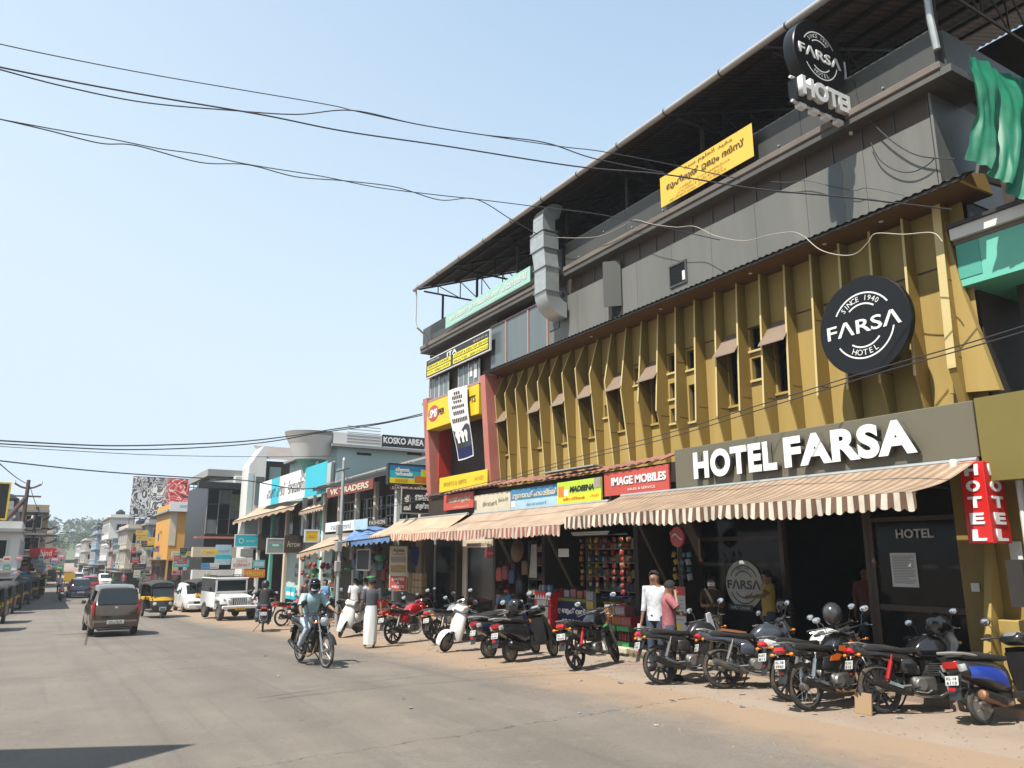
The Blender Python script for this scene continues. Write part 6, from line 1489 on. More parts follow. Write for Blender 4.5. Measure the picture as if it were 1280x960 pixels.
scooter('dark grey scooter with silver leg shield near the store steps', C(639, 828), R(14), steer=R(12), paint='darkgrey', panel='black', dirty=False, txt=('KL 14 R', '640'))
scooter('black scooter with teal seat edge tucked behind the dark grey one', C(612, 823), R(8), steer=R(20), paint='navy', panel='darkgrey', dirty=False)
f_ = C(557, 815); a_ = R(9)
scooter('white scooter facing the road beside the black scooter', (f_.x + 1.25 * math.cos(a_), f_.y + 1.25 * math.sin(a_), f_.z), R(189), steer=R(10), paint='white', dirty=False)
motorcycle('black motorcycle with silver tail behind the white scooter', C(548, 806), R(22), paint='silver', wheels='alloy', light='cowl')
motorcycle('red sports motorcycle parked broadside near the walking man', C(492, 805), R(21), paint='red', wheels='alloy', light='cowl', accent=None)
f_ = C(425, 797); a_ = R(48)
scooter('white scooter facing the camera behind the roadster', (f_.x + 1.25 * math.cos(a_), f_.y + 1.25 * math.sin(a_), f_.z), R(228), steer=R(8), paint='white', dirty=False)
motorcycle('maroon motorcycle between the white scooter and the walking man', C(448, 790), R(12), paint='red', wheels='spoke')
motorcycle('red commuter motorcycle beside the black-shirted rider', C(352, 783), R(15), paint='red', wheels='spoke')
motorcycle('black motorcycle in the second row under the cream awning', C(505, 789), R(10), paint='black', wheels='alloy')
motorcycle('grey motorcycle in the second row under the cream awning', C(524, 787), R(14), paint='grey', wheels='alloy')
motorcycle('navy motorcycle deep under the cream awning', C(486, 783), R(8), paint='navy', wheels='spoke')
scooter('silver scooter deep under the cream awning', C(540, 783), R(16), paint='silver', dirty=False)
motorcycle('black motorcycle by the shirt rack behind the lamp pole', C(392, 784), R(20), paint='black', wheels='spoke')
scooter('grey scooter by the shop with hanging toys', C(372, 782), R(25), paint='darkgrey', dirty=False)
motorcycle('dark motorcycle ridden far ahead past the left row', C(76, 752), R(92), paint='black', wheels='alloy', lean=0)
# helmets and things on them
def onbike(x, y, Y, rz=0, rx=0): q = onY(x, y, Y); return Matrix.Translation(q) @ Matrix.Rotation(rz, 4, 'Z') @ Matrix.Rotation(rx, 4, 'Y')
helmet('large black helmet hanging on the black motorcycle mirror', onbike(1171, 779, 6.32, R(-60), R(15)), M_HELM)
helmet('black and silver helmet on the black and orange motorcycle handlebar', onbike(1040, 766, 7.25, R(20), R(-20)), M_HELMS)
helmet('black helmet with white graphic on the grey-tanked motorcycle', onbike(981, 757, 8.9, R(-70), R(-10)), M_HELM)
helmet('grey helmet resting on the black scooter seat', onbike(644, 757, 13.9, R(-40), 0), M_HELM)
o = thing('plastic_bag', 'grey plastic bag hung beside the large black helmet', 'bag', onY(1185, 800, 6.25))
MB().grid(lambda u, v: (.03 * math.sin(u * 9 + v * 3) , -.10 + .2 * u + .02 * math.sin(v * 8), .16 - .34 * v + .03 * math.sin(u * 6)), 10, 10).build('bag', pm('bag_grey', (.30, .30, .29), .4, var=.3, scale=12), o, 60)
M_BAGW = pm('cover_white', (.68, .70, .74), .5, var=.08, scale=4)
o = thing('folded_cover', 'stiff white folded cover propped on the dusty black motorcycle', 'cover', onY(886, 778, 9.7))
MB().prism([(-.05, .14), (.03, .16), (.16, -.16), (.0, -.18)], lambda u, v, d: (u, d, v), -.012, .012).build('sheet', M_BAGW, o, 0)
M_TAN = pm('tan_cover', (.22, .085, .045), .7, var=.15, scale=6)
p = C(905, 861); hd = R(-27); o = thing('seat_cover', 'tan seat cover laid on the grey-tanked motorcycle', 'cover', M=Matrix.Translation(p) @ Matrix.Rotation(hd, 4, 'Z') @ Matrix.Rotation(-R(9), 4, 'X'))
MB().slab([(.02, .845), (.3, .80), (.42, .80), (.42, .83), (.28, .85), (.02, .885)], fXZ, .14, .02).build('cover', M_TAN, o, 40)
M_CARD = pm('cardboard', (.40, .27, .15), .85, var=.1, scale=3, dirt=(.30, .19, .10), dirt_amt=.5)
for (x, y, w_, h_, lab) in ((1079, 893, .24, .26, 'brown board leaning under the black motorcycle'), (1002, 868, .20, .22, 'small brown board under the black and orange motorcycle')):
    p = onG(x, y); MB().prism([(-w_ / 2, 0), (w_ / 2, 0), (w_ / 2, h_), (-w_ / 2, h_)], lambda u, v, d: (.12 * v + d, -u, v), 0, .02).build('wooden_board', M_CARD, None, 0, loc=(p.x, p.y, p.z), label=lab, cat='board', group='boards propped among the bikes')
# ================================================================ buildings up the street
M_WALLW = pm('wall_offwhite', (.72, .72, .69), .8, var=.1, scale=.5, dirt=(.42, .40, .36), dirt_amt=.6, streak=True)
M_WALLM = pm('wall_mint', (.46, .60, .58), .8, var=.08, scale=.5, dirt=(.55, .66, .65), dirt_amt=.4, streak=True)
M_WALLG = pm('wall_green', (.12, .40, .33), .7, var=.12, scale=.6)
M_WALLO = pm('wall_orange', (.66, .33, .055), .7, var=.08, scale=.5, dirt=(.5, .25, .05), dirt_amt=.3)
M_WALLT = pm('wall_tan', (.42, .29, .17), .8, var=.12, scale=.5, dirt=(.34, .25, .17), dirt_amt=.5)
M_WALLGR = pm('wall_grey', (.32, .32, .31), .8, var=.12, scale=.5, dirt=(.22, .22, .21), dirt_amt=.5)
M_WALLP = pm('wall_pink', (.52, .30, .26), .8, var=.1, scale=.5)
M_WALLB = pm('wall_blue', (.24, .38, .50), .75, var=.12, scale=.5)
M_WALLC = pm('wall_cream', (.58, .50, .38), .8, var=.12, scale=.5, dirt=(.4, .34, .26), dirt_amt=.5)
M_CHARC = pm('charcoal_panel', (.02, .021, .023), .45, var=.2, scale=1)
M_DKROOF = pm('weathered_sheet', (.20, .17, .15), .8, var=.2, scale=.8, dirt=(.3, .26, .22), dirt_amt=.5)
M_SIGNM = [pm('sign_col_%s' % n, c, .5, var=.18, scale=3) for n, c in (('white', (.66, .66, .64)), ('blue', (.06, .24, .50)), ('red', (.50, .05, .04)), ('yellow', (.72, .52, .04)), ('green', (.05, .32, .14)), ('cyan', (.10, .46, .54)), ('pink', (.55, .22, .26)), ('grey', (.34, .34, .33)), ('cream', (.60, .54, .42)), ('black', (.03, .03, .03)))]
SIGN_N = ['white', 'blue', 'red', 'yellow', 'green', 'cyan', 'pink', 'grey', 'cream', 'black']
BGRP = 'buildings lining the street'
_wm = {}
def win_meshes(w_, h_):
    k = (round(w_, 2), round(h_, 2))
    if k not in _wm:
        p = MB().quad((-w_ / 2, -.01, -h_ / 2), (w_ / 2, -.01, -h_ / 2), (w_ / 2, -.01, h_ / 2), (-w_ / 2, -.01, h_ / 2)).mesh('window', M_GLASSD, 0)
        f = MB(); b = .06
        f.bb(-w_ / 2 - b, w_ / 2 + b, -.07, .02, h_ / 2, h_ / 2 + b).bb(-w_ / 2 - b, w_ / 2 + b, -.09, .02, -h_ / 2 - b, -h_ / 2).bb(-w_ / 2 - b, -w_ / 2, -.07, .02, -h_ / 2, h_ / 2).bb(w_ / 2, w_ / 2 + b, -.07, .02, -h_ / 2, h_ / 2).bb(-.025, .025, -.04, .0, -h_ / 2, h_ / 2)
        _wm[k] = (p, f.mesh('window_frame', M_WALLW, 0))
    return _wm[k]
def window(par, p, w_, h_, face):
    a, f = win_meshes(w_, h_)
    M = Matrix.Translation(p) @ Matrix.Rotation({'Y': 0, 'X': -PI / 2, 'P': PI / 2}[face], 4, 'Z')
    o = put('window', a, par, M=M); put('window_frame', f, o)
def bld(label, x0, x1, y0, y1, h, mt, storeys=2, faces='YX', slab=M_WALLGR, win=(1.1, 1.15), gap=2.4, shop=True, par=.6, name='shop_building', over=.35, sh=None, winrows=True):
    """block with -Y face towards the camera and -X (or +X) face on the street; x0<x1, y0<y1"""
    zg = gz(y0); h -= zg; t = thing(name, label, 'building', (x0, y0, zg), group=BGRP); W, D = x1 - x0, y1 - y0
    MB().bb(0, W, 0, D, -.6, h).build('wall', mt, t, 0)
    MB().bb(-over, W + .05, -over, D + .05, h, h + .18).build('roof_slab', slab, t, 0)
    if par: MB().bb(-.02, W, -.02, D, h + .18, h + .18 + par).bb(.2, .25, .2, .25, h, h + .1).build('parapet', mt, t, 0)
    fh = h / storeys
    for s_ in range(storeys):
        zc = fh * (s_ + .55)
        if s_ and winrows: MB().bb(-over * .7, W, -over * .7, D, fh * s_ - .08, fh * s_ + .06).build('floor_band', slab, t, 0)
        if s_ == 0 and shop:
            for f_ in faces:
                L = W if f_ == 'Y' else D; n = max(1, round(L / 3.2))
                for k in range(n):
                    a, b_ = L * k / n + .15, L * (k + 1) / n - .15
                    hh = fh * .80  # openings are flat dark sheets coloured as the shade inside the shops
                    if f_ == 'Y': MB().bb(a, b_, -.02, .0, .1, hh).build('shop_opening', M_INT, t, 0); MB().bb(a - .1, b_ + .1, -.9, -.02, hh + .04, hh + .09).build('shop_canopy', M_DKROOF, t, 0)
                    elif f_ == 'X': MB().bb(-.02, 0, a, b_, .1, hh).build('shop_opening', M_INT, t, 0); MB().bb(-.9, -.02, a - .1, b_ + .1, hh + .04, hh + .09).build('shop_canopy', M_DKROOF, t, 0)
                    else: MB().bb(W, W + .02, a, b_, .1, hh).build('shop_opening', M_INT, t, 0)
            continue
        if not winrows: continue
        for f_ in faces:
            L = W if f_ == 'Y' else D; n = max(1, int(L / gap))
            for k in range(n):
                c_ = L * (k + .5) / n
                p = (c_, 0, zc) if f_ == 'Y' else (0, c_, zc) if f_ == 'X' else (W, c_, zc)
                window(t, p, win[0], min(win[1], fh * .55), f_)
    return t
def psign(label, plane, val, p_tl, p_br, mt, lines=(), ang=None, group=None, **k):
    """board from photo corners on plane X=val (faces street) or Y=val (faces camera)"""
    f = onX if plane == 'X' else onY
    a, b_ = f(*p_tl, val), f(*p_br, val)
    if plane == 'X': return sign(label, frame_X(val, a.y, b_.z), a.y - b_.y, a.z - b_.z, mt, lines, group=group, **k)
    return sign(label, frame_Y(val, a.x, b_.z), b_.x - a.x, a.z - b_.z, mt, lines, group=group, **k)
def strips(o, w_, h_, n, mt, x0=.1, x1=.9, y0=.15, y1=.85):
    pass
# ---- old two-storey shop building with the maroon sign (next to the hotel)
t = thing('old_shop_building', 'old two storey shop building with sagging sheet eave and maroon sign', 'building', (0, 0, 0), group=BGRP)
ya, yb = 25.2, 37.0
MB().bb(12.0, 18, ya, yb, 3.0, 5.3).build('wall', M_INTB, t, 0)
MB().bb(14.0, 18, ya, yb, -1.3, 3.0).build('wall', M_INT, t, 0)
MB().bb(11.6, 14, ya, yb, 2.75, 3.0).build('floor_beam', M_WALLGR, t, 0)
e0, e1 = onX(408, 606, 11.0), onX(530, 574, 11.0)
MB().grid(lambda u, v: (11.0 + 3.0 * v, ya + (yb - ya) * u, e1.z + (e0.z - e1.z) * u + 1.0 * v + .03 * (int(u * 90) % 2)), 90, 1).build('roof', M_DKROOF, t, 0)
MB().bb(10.98, 11.02, ya, yb, e0.z - .16, e0.z - .02).build('eave_board', M_STEEL, t, 0)
for k in range(6): MB().cb(11.5, 11.68, ya + .3 + k * 2.25, ya + .5 + k * 2.25, -1.3, 5.0, .02).build('column', M_WALLW if k % 2 else M_WALLC, t)
for k in range(3):
    y0 = 27.6 + k * 2.6
    g_ = MB().bb(11.92, 11.97, y0, y0 + 2.1, 3.2, 4.4).build('window', M_GLASSD, t, 0)
    mb = MB()
    for j in range(6): mb.bb(11.88, 11.91, y0 + j * .42 - .02, y0 + j * .42 + .02, 3.2, 4.4)
    for j in range(4): mb.bb(11.88, 11.91, y0, y0 + 2.1, 3.2 + j * .4 - .02, 3.2 + j * .4 + .02)
    mb.build('window_grille', M_WALLGR, g_, 0)
for k in range(4): MB().bb(11.8, 14.0, ya + .1 + k * 3.2, ya + .2 + k * 3.2, -1.3, 2.75).build('dividing_wall', M_WALLW if k else M_WALLC, t, 0)
MB().bb(11.4, 12.0, ya - .05, ya + .05, -1.3, 4.9).build('end_pier', M_WALLC, t, 0)
# goods deep inside its shops
# ---- mint building with the round balcony behind it: its flank faces the camera
t = thing('round_balcony_building', 'pale mint building with rounded white balcony rising behind the old shops', 'building', (0, 0, 0), group=BGRP)
Ym = 38.5
zc_ = onY(424, 559, Ym).z; xa, xb = onY(420, 600, Ym).x, onY(545, 600, Ym).x
MB().bb(xa, xb, Ym, Ym + 9, 0, zc_).build('wall', M_WALLM, t, 0)
MB().bb(xa - .4, xb, Ym - .35, Ym + 9, zc_, zc_ + .14).build('roof_slab', M_WALLGR, t, 0)
xs_ = onY(478, 550, Ym).x; zp = onY(424, 541, Ym).z
MB().bb(xa - .3, xs_, Ym - .2, Ym - .1, zc_ + .14, zp).build('parapet', M_WALLW, t, 0)
for k in range(6): MB().bb(xa + .4, xs_ - .2, Ym - .215, Ym - .20, zc_ + .3 + k * .16, zc_ + .34 + k * .16).build('parapet_line', M_WALLGR, t, 0)
for (p0, p1) in ((446, 464), (509, 527)):
    a, b_ = onY(p0, 566, Ym), onY(p1, 569, Ym); MB().bb(a.x, b_.x, Ym - .03, Ym, a.z - .1, a.z + .02).build('vent_slot', M_INT, t, 0)
bc = (onY(397, 560, Ym).x, Ym + .9); zb = onY(395, 575, Ym).z; zt_ = onY(395, 537, Ym).z; hb3 = (zt_ - zb)
rB = 1.25
def bal(r0, z0, r1, z1): return [[(bc[0] + r * math.cos(an), bc[1] + r * math.sin(an) * .85, z) for an in [PI * .75 + PI * k / 16 for k in range(17)]] for r, z in ((r0, z0), (r1, z1))]
for (r0, z0, r1, z1, mt, nm) in ((rB * .15, zb - .7 * hb3, rB * .45, zb - .1, M_WALLG, 'balcony_soffit'), (rB * .45, zb - .1, rB * .72, zb + .08, M_WALLG, 'balcony_soffit'), (rB * .72, zb + .08, rB * .95, zb + .55 * hb3, M_WALLW, 'balcony_wall'), (rB * .95, zb + .55 * hb3, rB * 1.12, zb + .82 * hb3, M_WALLW, 'balcony_rim'), (rB * 1.12, zb + .82 * hb3, rB * 1.16, zb + .95 * hb3, M_WALLGR, 'balcony_coping')):
    MB().loft(bal(r0, z0, r1, z1), closed=False).build(nm, mt, t, 60)
for k in range(4): MB().cb(xa - 1.0 + k * .42, xa - .86 + k * .42, Ym + .3, Ym + .44, 3, zb, .02).build('column', M_WALLW, t)
psign('dark rooftop board with pale block letters behind the red frame', 'Y', Ym - .25, (478, 543), (531, 562), M_CHARC, [('KOSKO AREA', .5, .55, .94, .55, M_WHITEP, .02, .03)])
# ---- shops with the white and cyan banner
t = thing('banner_shop_building', 'low shop building with dark upper floor under a long white and cyan banner', 'building', (0, 0, 0), group=BGRP)
MB().bb(12.1, 18, 37.1, 50.5, 2.9, 5.0).build('wall', M_INT, t, 0); MB().bb(13.5, 18, 37.1, 50.5, -1.3, 2.9).build('wall', M_INT, t, 0)
MB().bb(11.5, 13.5, 37.1, 50.5, 2.7, 2.9).build('floor_beam', M_WALLGR, t, 0)
for k in range(5): MB().cb(11.6, 11.8, 37.3 + k * 3.2, 37.6 + k * 3.2, -1.3, 5.0, .02).build('column', (M_WALLG, M_WALLW, M_WALLC)[k % 3], t)
ea, eb = onX(330, 575, 13), onX(372, 570, 13)
XA_, XB_ = 12.3, 16.4
MB().grid(lambda u, v: (XA_ - .3 * (1 - v) + (XB_ + 1.5 - XA_) * u, 51.6 + 5 * v, 8.25 + 1.5 * v + .04 * (int(u * 60) % 2)), 60, 1).build('roof', M_DKROOF, t, 0)
MB().bb(XA_ + .2, XA_ + .95, 52.1, 52.2, 5.9, 7.8).build('mint_panel', M_WALLM, t, 0); MB().bb(XA_ + 1.3, XB_ + 1.2, 52.1, 52.3, 4.0, 6.6).build('grey_panel', M_WALLC, t, 0); MB().bb(XA_, XB_ + 1.2, 52.3, 57, -1.2, 8.2).build('upper_wall', M_BROWNP, t, 0)
for k in range(4): MB().bb(12.05, 12.1, 38 + k * 3, 39.6 + k * 3, 3.2, 4.3).build('window', M_GLASSG, t, 0)
psign('long white and cyan banner over the dark upper floor', 'X', 11.2, (325, 604), (407, 616), M_WHITEP, [('ഫാഷൻ ഹൗസ്', .30, .5, .3, .5, M_INK), ('ട്രേഡേഴ്സ്', .62, .5, .24, .5, M_INK)], cat='banner', name='cloth_banner', t=.02, patches=[(.22, .36, 0, 1, M_CYAN), (.74, 1, 0, 1, M_CYAN)])
# ---- white gable with mint edge
t = thing('gable_building', 'narrow white building with mint side wall and pointed gable', 'building', (0, 0, 0), group=BGRP)
MB().prism([(10.95, -1.6), (12.0, -1.6), (12.0, 9.0), (11.75, 9.0), (10.95, 7.7)], lambda u, v, d: (u, d, v), 51, 53).build('wall', M_WALLW, t, 0)
MB().bb(10.92, 11.25, 50.97, 50.995, 3.2, 7.2).build('mint_strip', M_WALLM, t, 0); MB().bb(11.4, 13, 50.97, 50.995, 4.6, 4.75).build('mint_strip', M_WALLG, t, 0)
MB().bb(11.4, 11.95, 50.97, 50.99, 5.2, 7.0).build('window', M_GLASSG, t, 0); MB().bb(11.0, 12.4, 50.2, 51, 3.1, 3.2).build('shop_canopy', M_DKROOF, t, 0); MB().bb(11.1, 11.9, 50.96, 50.99, -.9, 2.4).build('shop_opening', M_INT, t, 0)  # the shop opening is a dark sheet painted as interior shade
# ---- dark glass corner building
t = thing('dark_glass_building', 'dark glass fronted corner building with red edged canopies', 'building', (0, 0, 0), group=BGRP)
Yd = 60.0; q0, q1, qt = onY(258, 640, Yd), onY(312, 640, Yd), onY(285, 604, Yd)
x0, x1, zt = q0.x, q1.x + 2.5, qt.z
MB().bb(x0, x1, Yd, Yd + 9, -1.8, zt).build('wall', M_CHARC, t, 0)
for (py, ov, hh, mt, nm) in ((604, .8, .45, M_CHARC, 'canopy'), (609, .5, .12, M_RED, 'red_edge'), (671, .7, .14, M_REDL, 'red_edge'), (684, .8, .7, M_WALLC, 'balcony_band'), (712, .7, 1.0, M_WALLW, 'balcony_band')):
    z_ = onY(280, py, Yd).z; MB().bb(x0 - ov, x1, Yd - ov, Yd, z_ - hh, z_).build(nm, mt, t, 0)
zg0, zg1 = onY(280, 668, Yd).z, onY(280, 612, Yd).z
nx = 5
for i in range(nx):
    for j in range(3):
        w_ = (q1.x + 1 - x0) / nx; h_ = (zg1 - zg0) / 3
        MB().bb(x0 + i * w_ + .05, x0 + (i + 1) * w_ - .05, Yd - .06, Yd - .02, zg0 + j * h_ + .05, zg0 + (j + 1) * h_ - .05).build('glass_pane', M_GLASSD if (i + j) % 3 else M_GLASSG, t, 0)
for i in range(nx + 1): MB().bb(x0 + i * w_ - .03, x0 + i * w_ + .03, Yd - .09, Yd - .02, zg0, zg1).build('mullion', M_WALLGR, t, 0)
MB().bb(x0 + 2 * w_, x0 + 4.4 * w_, Yd - .12, Yd - .1, zg0 + 1.6 * h_, zg0 + 2.7 * h_).build('tinted_poster', pm('poster_olive', (.16, .20, .10), .5, var=.4, scale=2), t, 0)
zr = onY(285, 587, Yd).z
MB().bb(x0 + .6, x1, Yd + 1, Yd + 8, zt, zr - .5).build('upper_wall', M_WALLW, t, 0); MB().bb(x0 - .1, x1, Yd + .2, Yd + 9, zr - .5, zr).build('roof_slab', M_WALLGR, t, 0)
MB().prism([(x0 + .4, zt + .1), (x0 + 2.4, zr - .6), (x0 + 2.4, zr - .9), (x0 + .4, zt - .0)], lambda u, v, d: (u, d, v), Yd + .2, Yd + .5).build('stair_rail', M_WALLW, t, 0)
q = onY(301, 607, Yd - .3); MB().cb(q.x - .45, q.x + .45, Yd - .3, Yd + .3, q.z - .1, q.z + .7, .03).build('air_conditioner', M_WHITE, t)
# ---- orange building with white rooftop sign
Yo = 76.0; q0, q1, qt = onY(214, 640, Yo), onY(252, 640, Yo), onY(230, 640, Yo)
t = bld('bright orange shop building under a white rooftop sign', q0.x, q1.x + 1.5, Yo, Yo + 10, qt.z, M_WALLO, 2, 'YX', winrows=False)
zz0, zz1 = onY(230, 682, Yo).z - gz(Yo), onY(230, 645, Yo).z - gz(Yo)
MB().bb(2.2, 4.0, -.06, -.01, zz0, zz1).build('window', M_GLASSG, t, 0); MB().bb(2.25, 3.95, -.10, -.07, zz0 + .4, zz0 + 1.6).build('green_poster', M_SIGNM[4], t, 0)
MB().bb(-.03, .55, -.05, -.01, zz0, zz1 + .4).build('pale_pilaster', M_CREAM, t, 0)
psign('white rooftop sign on the orange building', 'Y', Yo - .6, (213, 627), (252, 640), M_WHITEP, [('വൈറ്റ് മാർട്ട്', .6, .6, .6, .4, M_BLUEP), ('MART', .75, .2, .3, .2, M_BLUEP)])
# ---- billboard on its frame
Yb = 96.0
A, B_ = onY(167, 596, Yb), onY(233, 648, Yb)
t = thing('billboard', 'tall rooftop billboard of tangled black, white and red print on a steel frame', 'billboard', (0, 0, 0))
M_BB = bpy.data.materials.new('billboard_print'); M_BB.use_nodes = True
n = M_BB.node_tree.nodes; l = M_BB.node_tree.links; tc = n.new('ShaderNodeTexCoord')
def _vor(sc, off):
    mp = n.new('ShaderNodeMapping'); mp.inputs['Location'].default_value = (off, off * .7, 0); l.new(tc.outputs['Object'], mp.inputs[0])
    z = n.new('ShaderNodeTexNoise'); z.inputs['Scale'].default_value = sc; z.inputs['Detail'].default_value = 3; z.inputs['Distortion'].default_value = 2.8; l.new(mp.outputs[0], z.inputs['Vector']); return z.outputs[0]
rp = n.new('ShaderNodeValToRGB'); rp.color_ramp.interpolation = 'CONSTANT'
for p_, c_ in ((0, (.02, .02, .025)), (.40, (.55, .54, .52)), (.46, (.05, .06, .07)), (.52, (.70, .68, .64)), (.57, (.10, .09, .09)), (.63, (.40, .42, .42))):
    e = rp.color_ramp.elements.new(p_) if p_ else rp.color_ramp.elements[0]; e.color = (*c_, 1)
rp.color_ramp.elements.remove(rp.color_ramp.elements[-1]) if rp.color_ramp.elements[-1].position > .99 else None
l.new(_vor(.42, 0), rp.inputs[0])
rr = n.new('ShaderNodeValToRGB'); rr.color_ramp.interpolation = 'CONSTANT'
for p_, c_ in ((0, (.30, .02, .02)), (.42, (.62, .05, .03)), (.50, (.70, .55, .5)), (.54, (.50, .03, .03)), (.62, (.08, .02, .02))):
    e = rr.color_ramp.elements.new(p_) if p_ else rr.color_ramp.elements[0]; e.color = (*c_, 1)
l.new(_vor(.6, 7), rr.inputs[0])
sx = n.new('ShaderNodeSeparateXYZ'); l.new(tc.outputs['Object'], sx.inputs[0])
mr_ = n.new('ShaderNodeMapRange'); mr_.inputs[1].default_value = 3.2; mr_.inputs[2].default_value = 3.9; l.new(sx.outputs[0], mr_.inputs[0])
ml = n.new('ShaderNodeMath'); ml.operation = 'MULTIPLY'; l.new(mr_.outputs[0], ml.inputs[0])
mr2 = n.new('ShaderNodeMapRange'); mr2.inputs[1].default_value = 1.3; mr2.inputs[2].default_value = 1.7; l.new(sx.outputs[2], mr2.inputs[0]); l.new(mr2.outputs[0], ml.inputs[1])
mm = n.new('ShaderNodeMix'); mm.data_type = 'RGBA'; l.new(ml.outputs[0], mm.inputs[0]); l.new(rp.outputs[0], mm.inputs[6]); l.new(rr.outputs[0], mm.inputs[7]); l.new(mm.outputs[2], n['Principled BSDF'].inputs['Base Color'])
t.location = (A.x, Yb, B_.z); w_, h_ = B_.x - A.x, A.z - B_.z
MB().bb(0, w_, 0, .08, 0, h_).build('print', M_BB, t, 0)
mb = MB()
for k in range(12): mb.bb(k * w_ / 11 - .04 if k else 0, k * w_ / 11 + .05, .1, .18, -3.2, h_ + .1)
for k in range(9): mb.bb(0, w_ * 1.36, .1, .18, -3.0 + k * (h_ + 3) / 8, -2.92 + k * (h_ + 3) / 8)
for k in range(4): mb.bb(w_ * (1.08 + .09 * k), w_ * (1.08 + .09 * k) + .07, .1, .18, .6, h_ + .1)
for k in range(4): mb.tube([(.5 + k * 2, .2, -3), (1.8 + k * 2, .2, 0)], .05, 4)
mb.build('steel_frame', M_STEEL, t, 0)
# ---- more shops beyond: (label, photo span, Y, photo top, material, storeys, depth)
far_r = [('pale shop building carrying the tall billboard', 160, 216, 96, 662, M_WALLC, 3, 12), ('grey three storey block left of the billboard frame', 186, 214, 92, 656, M_WALLGR, 3, 4), ('tall white building with a blind upper wall, left of the billboard', 138, 168, 122, 648, M_WALLW, 3, 14), ('bluish glass building on the far right verge', 122, 142, 140, 668, M_WALLB, 3, 14),
         ('small grey block behind the bluish building', 122, 136, 152, 658, M_CHARC, 3, 12), ('pink fronted low shop far up the right side', 140, 150, 115, 690, M_WALLP, 2, 6), ('cream low shop far up the right side', 108, 124, 185, 676, M_WALLC, 3, 20), ('last white block before the hill on the right', 100, 112, 240, 682, M_WALLW, 2, 24)]
for (lab, xl, xr, Y_, yt, mt, st_, dp) in far_r:
    a, b_ = onY(xl, yt, Y_), onY(xr, yt, Y_); bld(lab, a.x, max(b_.x, a.x + 2), Y_, Y_ + dp, a.z, mt, st_, 'YX', win=(1.2, 1.1), gap=2.2, par=.4)
far_l = [('tan three storey building behind the steel poles', 29, 61, 70, 640, M_WALLT, 4, 18, 'YP'), ('white and blue low building on the left edge', -40, 27, 52, 664, M_WALLW, 2, 12, 'YP'), ('grey block behind the low building on the left', -20, 16, 64, 636, M_WALLGR, 3, 5, 'YP'), ('pale block beyond the tan building', 50, 66, 105, 668, M_WALLC, 3, 16, 'YP'), ('low shops beyond the maroon sign on the left', 60, 76, 130, 690, M_WALLP, 2, 20, 'YP'), ('far low shop at the bend on the left', 70, 82, 180, 692, M_WALLGR, 2, 26, 'YP')]
for (lab, xl, xr, Y_, yt, mt, st_, dp, fc_) in far_l:
    a, b_ = onY(xl, yt, Y_), onY(xr, yt, Y_); bld(lab, a.x - 2, b_.x, Y_, Y_ + dp, a.z, mt, st_, fc_, win=(1.0, 1.0), gap=1.7, par=.4)
psign('maroon shop sign reading hind on the left', 'Y', 67.5, (38, 685), (68, 697), M_SIGNRED, [('hind', .65, .5, .45, .6, M_WHITEP)])
psign('tall dark board with yellow frame at the left edge', 'Y', 30, (-14, 604), (6, 648), M_CHARC, border=M_YEL, bw=.05)
# left building close to the camera whose roof corner shades the road
t = thing('near_left_building', 'flat roofed building on the near left side, shading the road', 'building', (0, 0, 0), group=BGRP)
hz = 7.0; k_ = hz / math.tan(SUN_EL); dx, dy = math.cos(SUN_AZ) * k_, math.sin(SUN_AZ) * k_
tip, eA, eB = onZ(246, 930), onZ(0, 937), onZ(128, 962)
def ext(a, b, L): d = (b - a).normalized(); return a + d * L
pA, pB = ext(tip, eA, 5.0), ext(tip, eB, 7.0)
poly = [(p.x + dx, p.y + dy) for p in (tip, pA)] + [(pA.x + dx - 6, pA.y + dy - 3), (pB.x + dx - 4, pB.y + dy - 1), (pB.x + dx, pB.y + dy)]
MB().prism(poly, lambda u, v, d: (u, v, d), hz - .15, hz).build('roof', M_WALLGR, t, 0)
MB().bb(-16, -5.2, -8, 8.5, 0, hz - .16).build('wall', M_WALLC, t, 0)
# ---- rooftop tanks and masts
for k, (px, py, Y_) in enumerate(((150, 648, 126), (195, 656, 94), (176, 662, 100), (130, 662, 145), (10, 640, 66), (118, 676, 190))):
    q = onY(px, py, Y_); t = thing('water_tank', 'black plastic water tank on %s' % ('the tall white building', 'the roof left of the billboard frame', 'the billboard building', 'the bluish glass building', 'the grey block at the left edge', 'the far cream shops')[k], 'water tank', (q.x, Y_, q.z), group='roof tanks up the street')
    MB().lathe([(0, 0), (.6, 0), (.62, .3), (.58, .35), (.62, .7), (.6, .95), (.25, 1.15), (.22, 1.25), (0, 1.26)], (0, 0, 0), (0, 0, 1), 14).build('tank', M_BKPL, t)
    MB().bb(-.7, .7, -.7, .7, -.9, -.02).build('tank_stand', M_WALLGR, t, 0)
# ---- signs along the old shops
psign('maroon VK TRADERS sign hung under the sagging eave', 'X', 10.9, (409, 611), (466, 611), M_BROWNR, [('VK TRADERS', .5, .5, .84, .62, M_CREAM, .01, .03)])
psign('choco wheels biscuit sign with blue sky and yellow band', 'Y', 25.0, (487, 580), (537, 606), M_CYAN, [('choco', .32, .74, .34, .22, M_WHITEP, .006, .05), ('wheels', .36, .52, .42, .24, M_WHITEP, .006, .05)], border=M_CHARC, bw=.04, t=.2, patches=[(0, 1, .0, .28, M_YPRINT), (0, 1, .72, 1, M_BLUEP), (.62, .98, .08, .45, M_ORANGE), (.78, .9, .40, .80, M_YPRINT), (.15, .45, .10, .25, M_AUTOY)])
psign('maroon DATES & NUTS strip under the biscuit sign', 'Y', 24.98, (488, 607), (537, 614), M_BROWNR, [('DATES & NUTS', .5, .5, .9, .7, M_WHITEP, .004, .03)])
